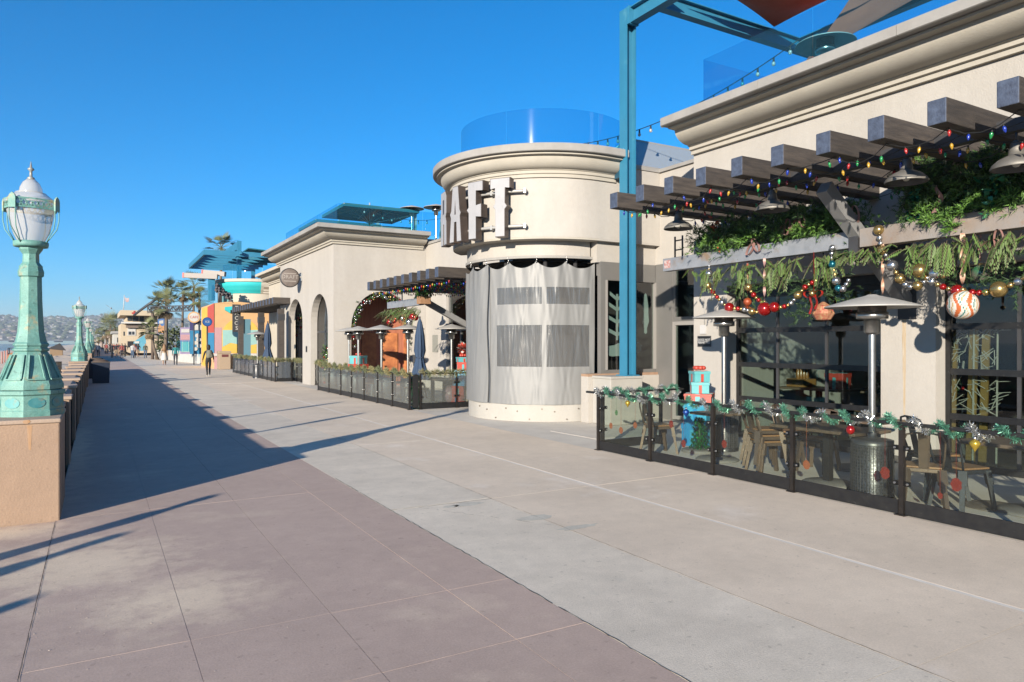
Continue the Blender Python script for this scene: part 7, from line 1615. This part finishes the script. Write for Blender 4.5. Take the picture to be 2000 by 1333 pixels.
b = MB(); b.ball((0,0,1.60),.11,12,8); b.lathe([(.11,1.58),(.15,1.42),(.17,1.22),(.10,1.12),(0,1.10)],12,(0,-.07,0)); hr = b.build('hair', hair_b, pw); hr.data.transform(Matrix.Translation(Vector(q)))
q = at_z(343, 714); person('walking person in a teal jacket and dark trousers', q, R(-5), person_mesh('walker_teal', {'stride':.14}, (skin2, cloth('teal_jacket',(.02,.22,.24)), cloth('navy_trousers',(.02,.025,.045)), shoe_b, hair_d), 1.70))
q = at_z(284, 700.5); person('person in an olive jacket and jeans standing beyond the bins', q, R(175), person_mesh('walker_olive', {'stride':.1}, (skin, cloth('olive_jacket',(.10,.09,.05)), cloth('blue_jeans',(.10,.16,.26)), shoe_b, hair_d), 1.74))
q = at_z(238.5, 696); dkp = person_mesh('walker_dark', {'stride':.16}, (skin, cloth('charcoal_coat',(.03,.032,.04)), cloth('black_trousers',(.02,.02,.02)), shoe_b, hair_d), 1.75); person('person in dark clothes walking nearest in front of the crowd', q, R(185), dkp)
q = at_z(192, 697.5); person('person in dark blue clothes walking in the wall shadow', q, R(180), person_mesh('walker_blue', {'stride':.2}, (skin, cloth('navy_top',(.03,.05,.10)), cloth('navy_trousers',(.02,.03,.05)), shoe_b, hair_d), 1.72))
q = at_z(246.5, 695); dg_ = thing('dog', 'small dark dog walking beside the person in dark clothes', 'dog', tuple(q)); b = MB()
b.path([q+Vector((0,-.38,.42)), q+Vector((0,-.22,.40)), q+Vector((0,.05,.42)), q+Vector((0,.22,.46)), q+Vector((0,.32,.58)), q+Vector((0,.46,.60)), q+Vector((0,.56,.56))], [.03,.11,.12,.13,.075,.085,.03], 8); b.path([q+Vector((0,-.36,.43)), q+Vector((0,-.5,.58))], [.025,.012], 6)
for sx in (-.07,.07): b.path([q+Vector((sx,-.22,.38)), q+Vector((sx,-.17,.22)), q+Vector((sx,-.24,.13)), q+Vector((sx,-.21,0))], [.06,.035,.025,.03], 6); b.path([q+Vector((sx,.2,.4)), q+Vector((sx,.2,.18)), q+Vector((sx,.22,0))], [.05,.03,.028], 6)
b.build('body', cloth('black_fur', (.03,.028,.026)), dg_)
cr_ = [person_mesh('crowd_a', {'stride':.18}, (skin, cloth('white_shirt',(.6,.6,.6)), cloth('blue_jeans',(.1,.16,.26)), shoe_b, hair_d)), person_mesh('crowd_b', {'stride':.12,'sleeve':1.2,'hem':.45}, (skin2, cloth('black_shirt',(.03,.03,.04)), cloth('tan_shorts',(.4,.3,.2)), shoe_b, hair_d)), person_mesh('crowd_c', {'stride':.2}, (skin, cloth('red_shirt',(.35,.08,.07)), cloth('navy_trousers',(.03,.03,.05)), shoe_b, hair_b)), dkp]
rgp = random.Random(19)
for k in range(44):
    Y = rgp.uniform(90, 165); x = rgp.uniform(1.0, 5.0) if Y < 130 else rgp.uniform(1, 6); v = rgp.randrange(4)
    person(('distant person in a white top in the crowd on the boardwalk','distant person in shorts in the crowd on the boardwalk','distant person in a red top in the crowd on the boardwalk','distant person in dark clothes in the crowd on the boardwalk')[v], (x, Y, 0), R(rgp.choice((0,180)) + rgp.uniform(-20,20)), cr_[v], ('crowd of people in white tops','crowd of people in shorts','crowd of people in red tops','crowd of people in dark clothes')[v])
# people and poles on the beach outside the picture, whose long shadows reach the paving
for (x, y, zz, lb) in ((-3.95, 4.76, 1.70, 'person standing on the beach access left of the photo, throwing the long shadow'), (-4.96, 3.37, 1.70, 'second person on the beach access left of the photo'), (-5.59, 1.73, 1.7, 'third person on the beach access left of the photo')):
    o = person(lb, (x, y, 0), R(60), dkp); 
b = MB(); b.box(-8, -8, -.5, -.378, 8.70, -.003); tag(b.build('beach_access_paving', pave_p, None), kind='structure')
for (x, y, h, lb) in ((-2.85, 13.6, 3.05, 'wooden pole on the beach behind the wall casting a thin shadow'), (-3.1, 10.15, 2.95, 'second wooden pole on the beach casting a thin shadow')):
    b = MB(); b.path([(x,y,-.6),(x,y,h-.9),(x,y,h-.4),(x,y,h)], [.05,.05,.10,.06], 8); tag(b.build('beach_pole', M('weathered_pole', (.25,.2,.15), .9), None, 0, (x, y, -.3)), lb, 'pole')

# ---------------------------------------------------------------- air
hz = bpy.data.materials.new('sea_haze'); hz.use_nodes = True; N = hz.node_tree.nodes; N.clear(); ho = N.new('ShaderNodeOutputMaterial'); pv = N.new('ShaderNodeVolumePrincipled')
pv.inputs['Color'].default_value = (.80, .88, .97, 1); pv.inputs['Density'].default_value = .00018; pv.inputs['Anisotropy'].default_value = .2; hz.node_tree.links.new(pv.outputs[0], ho.inputs['Volume'])
b = MB(); b.box(-9200, -6200, -4.2, 1200, 4300, 152); tag(b.build('haze', hz), kind='stuff')
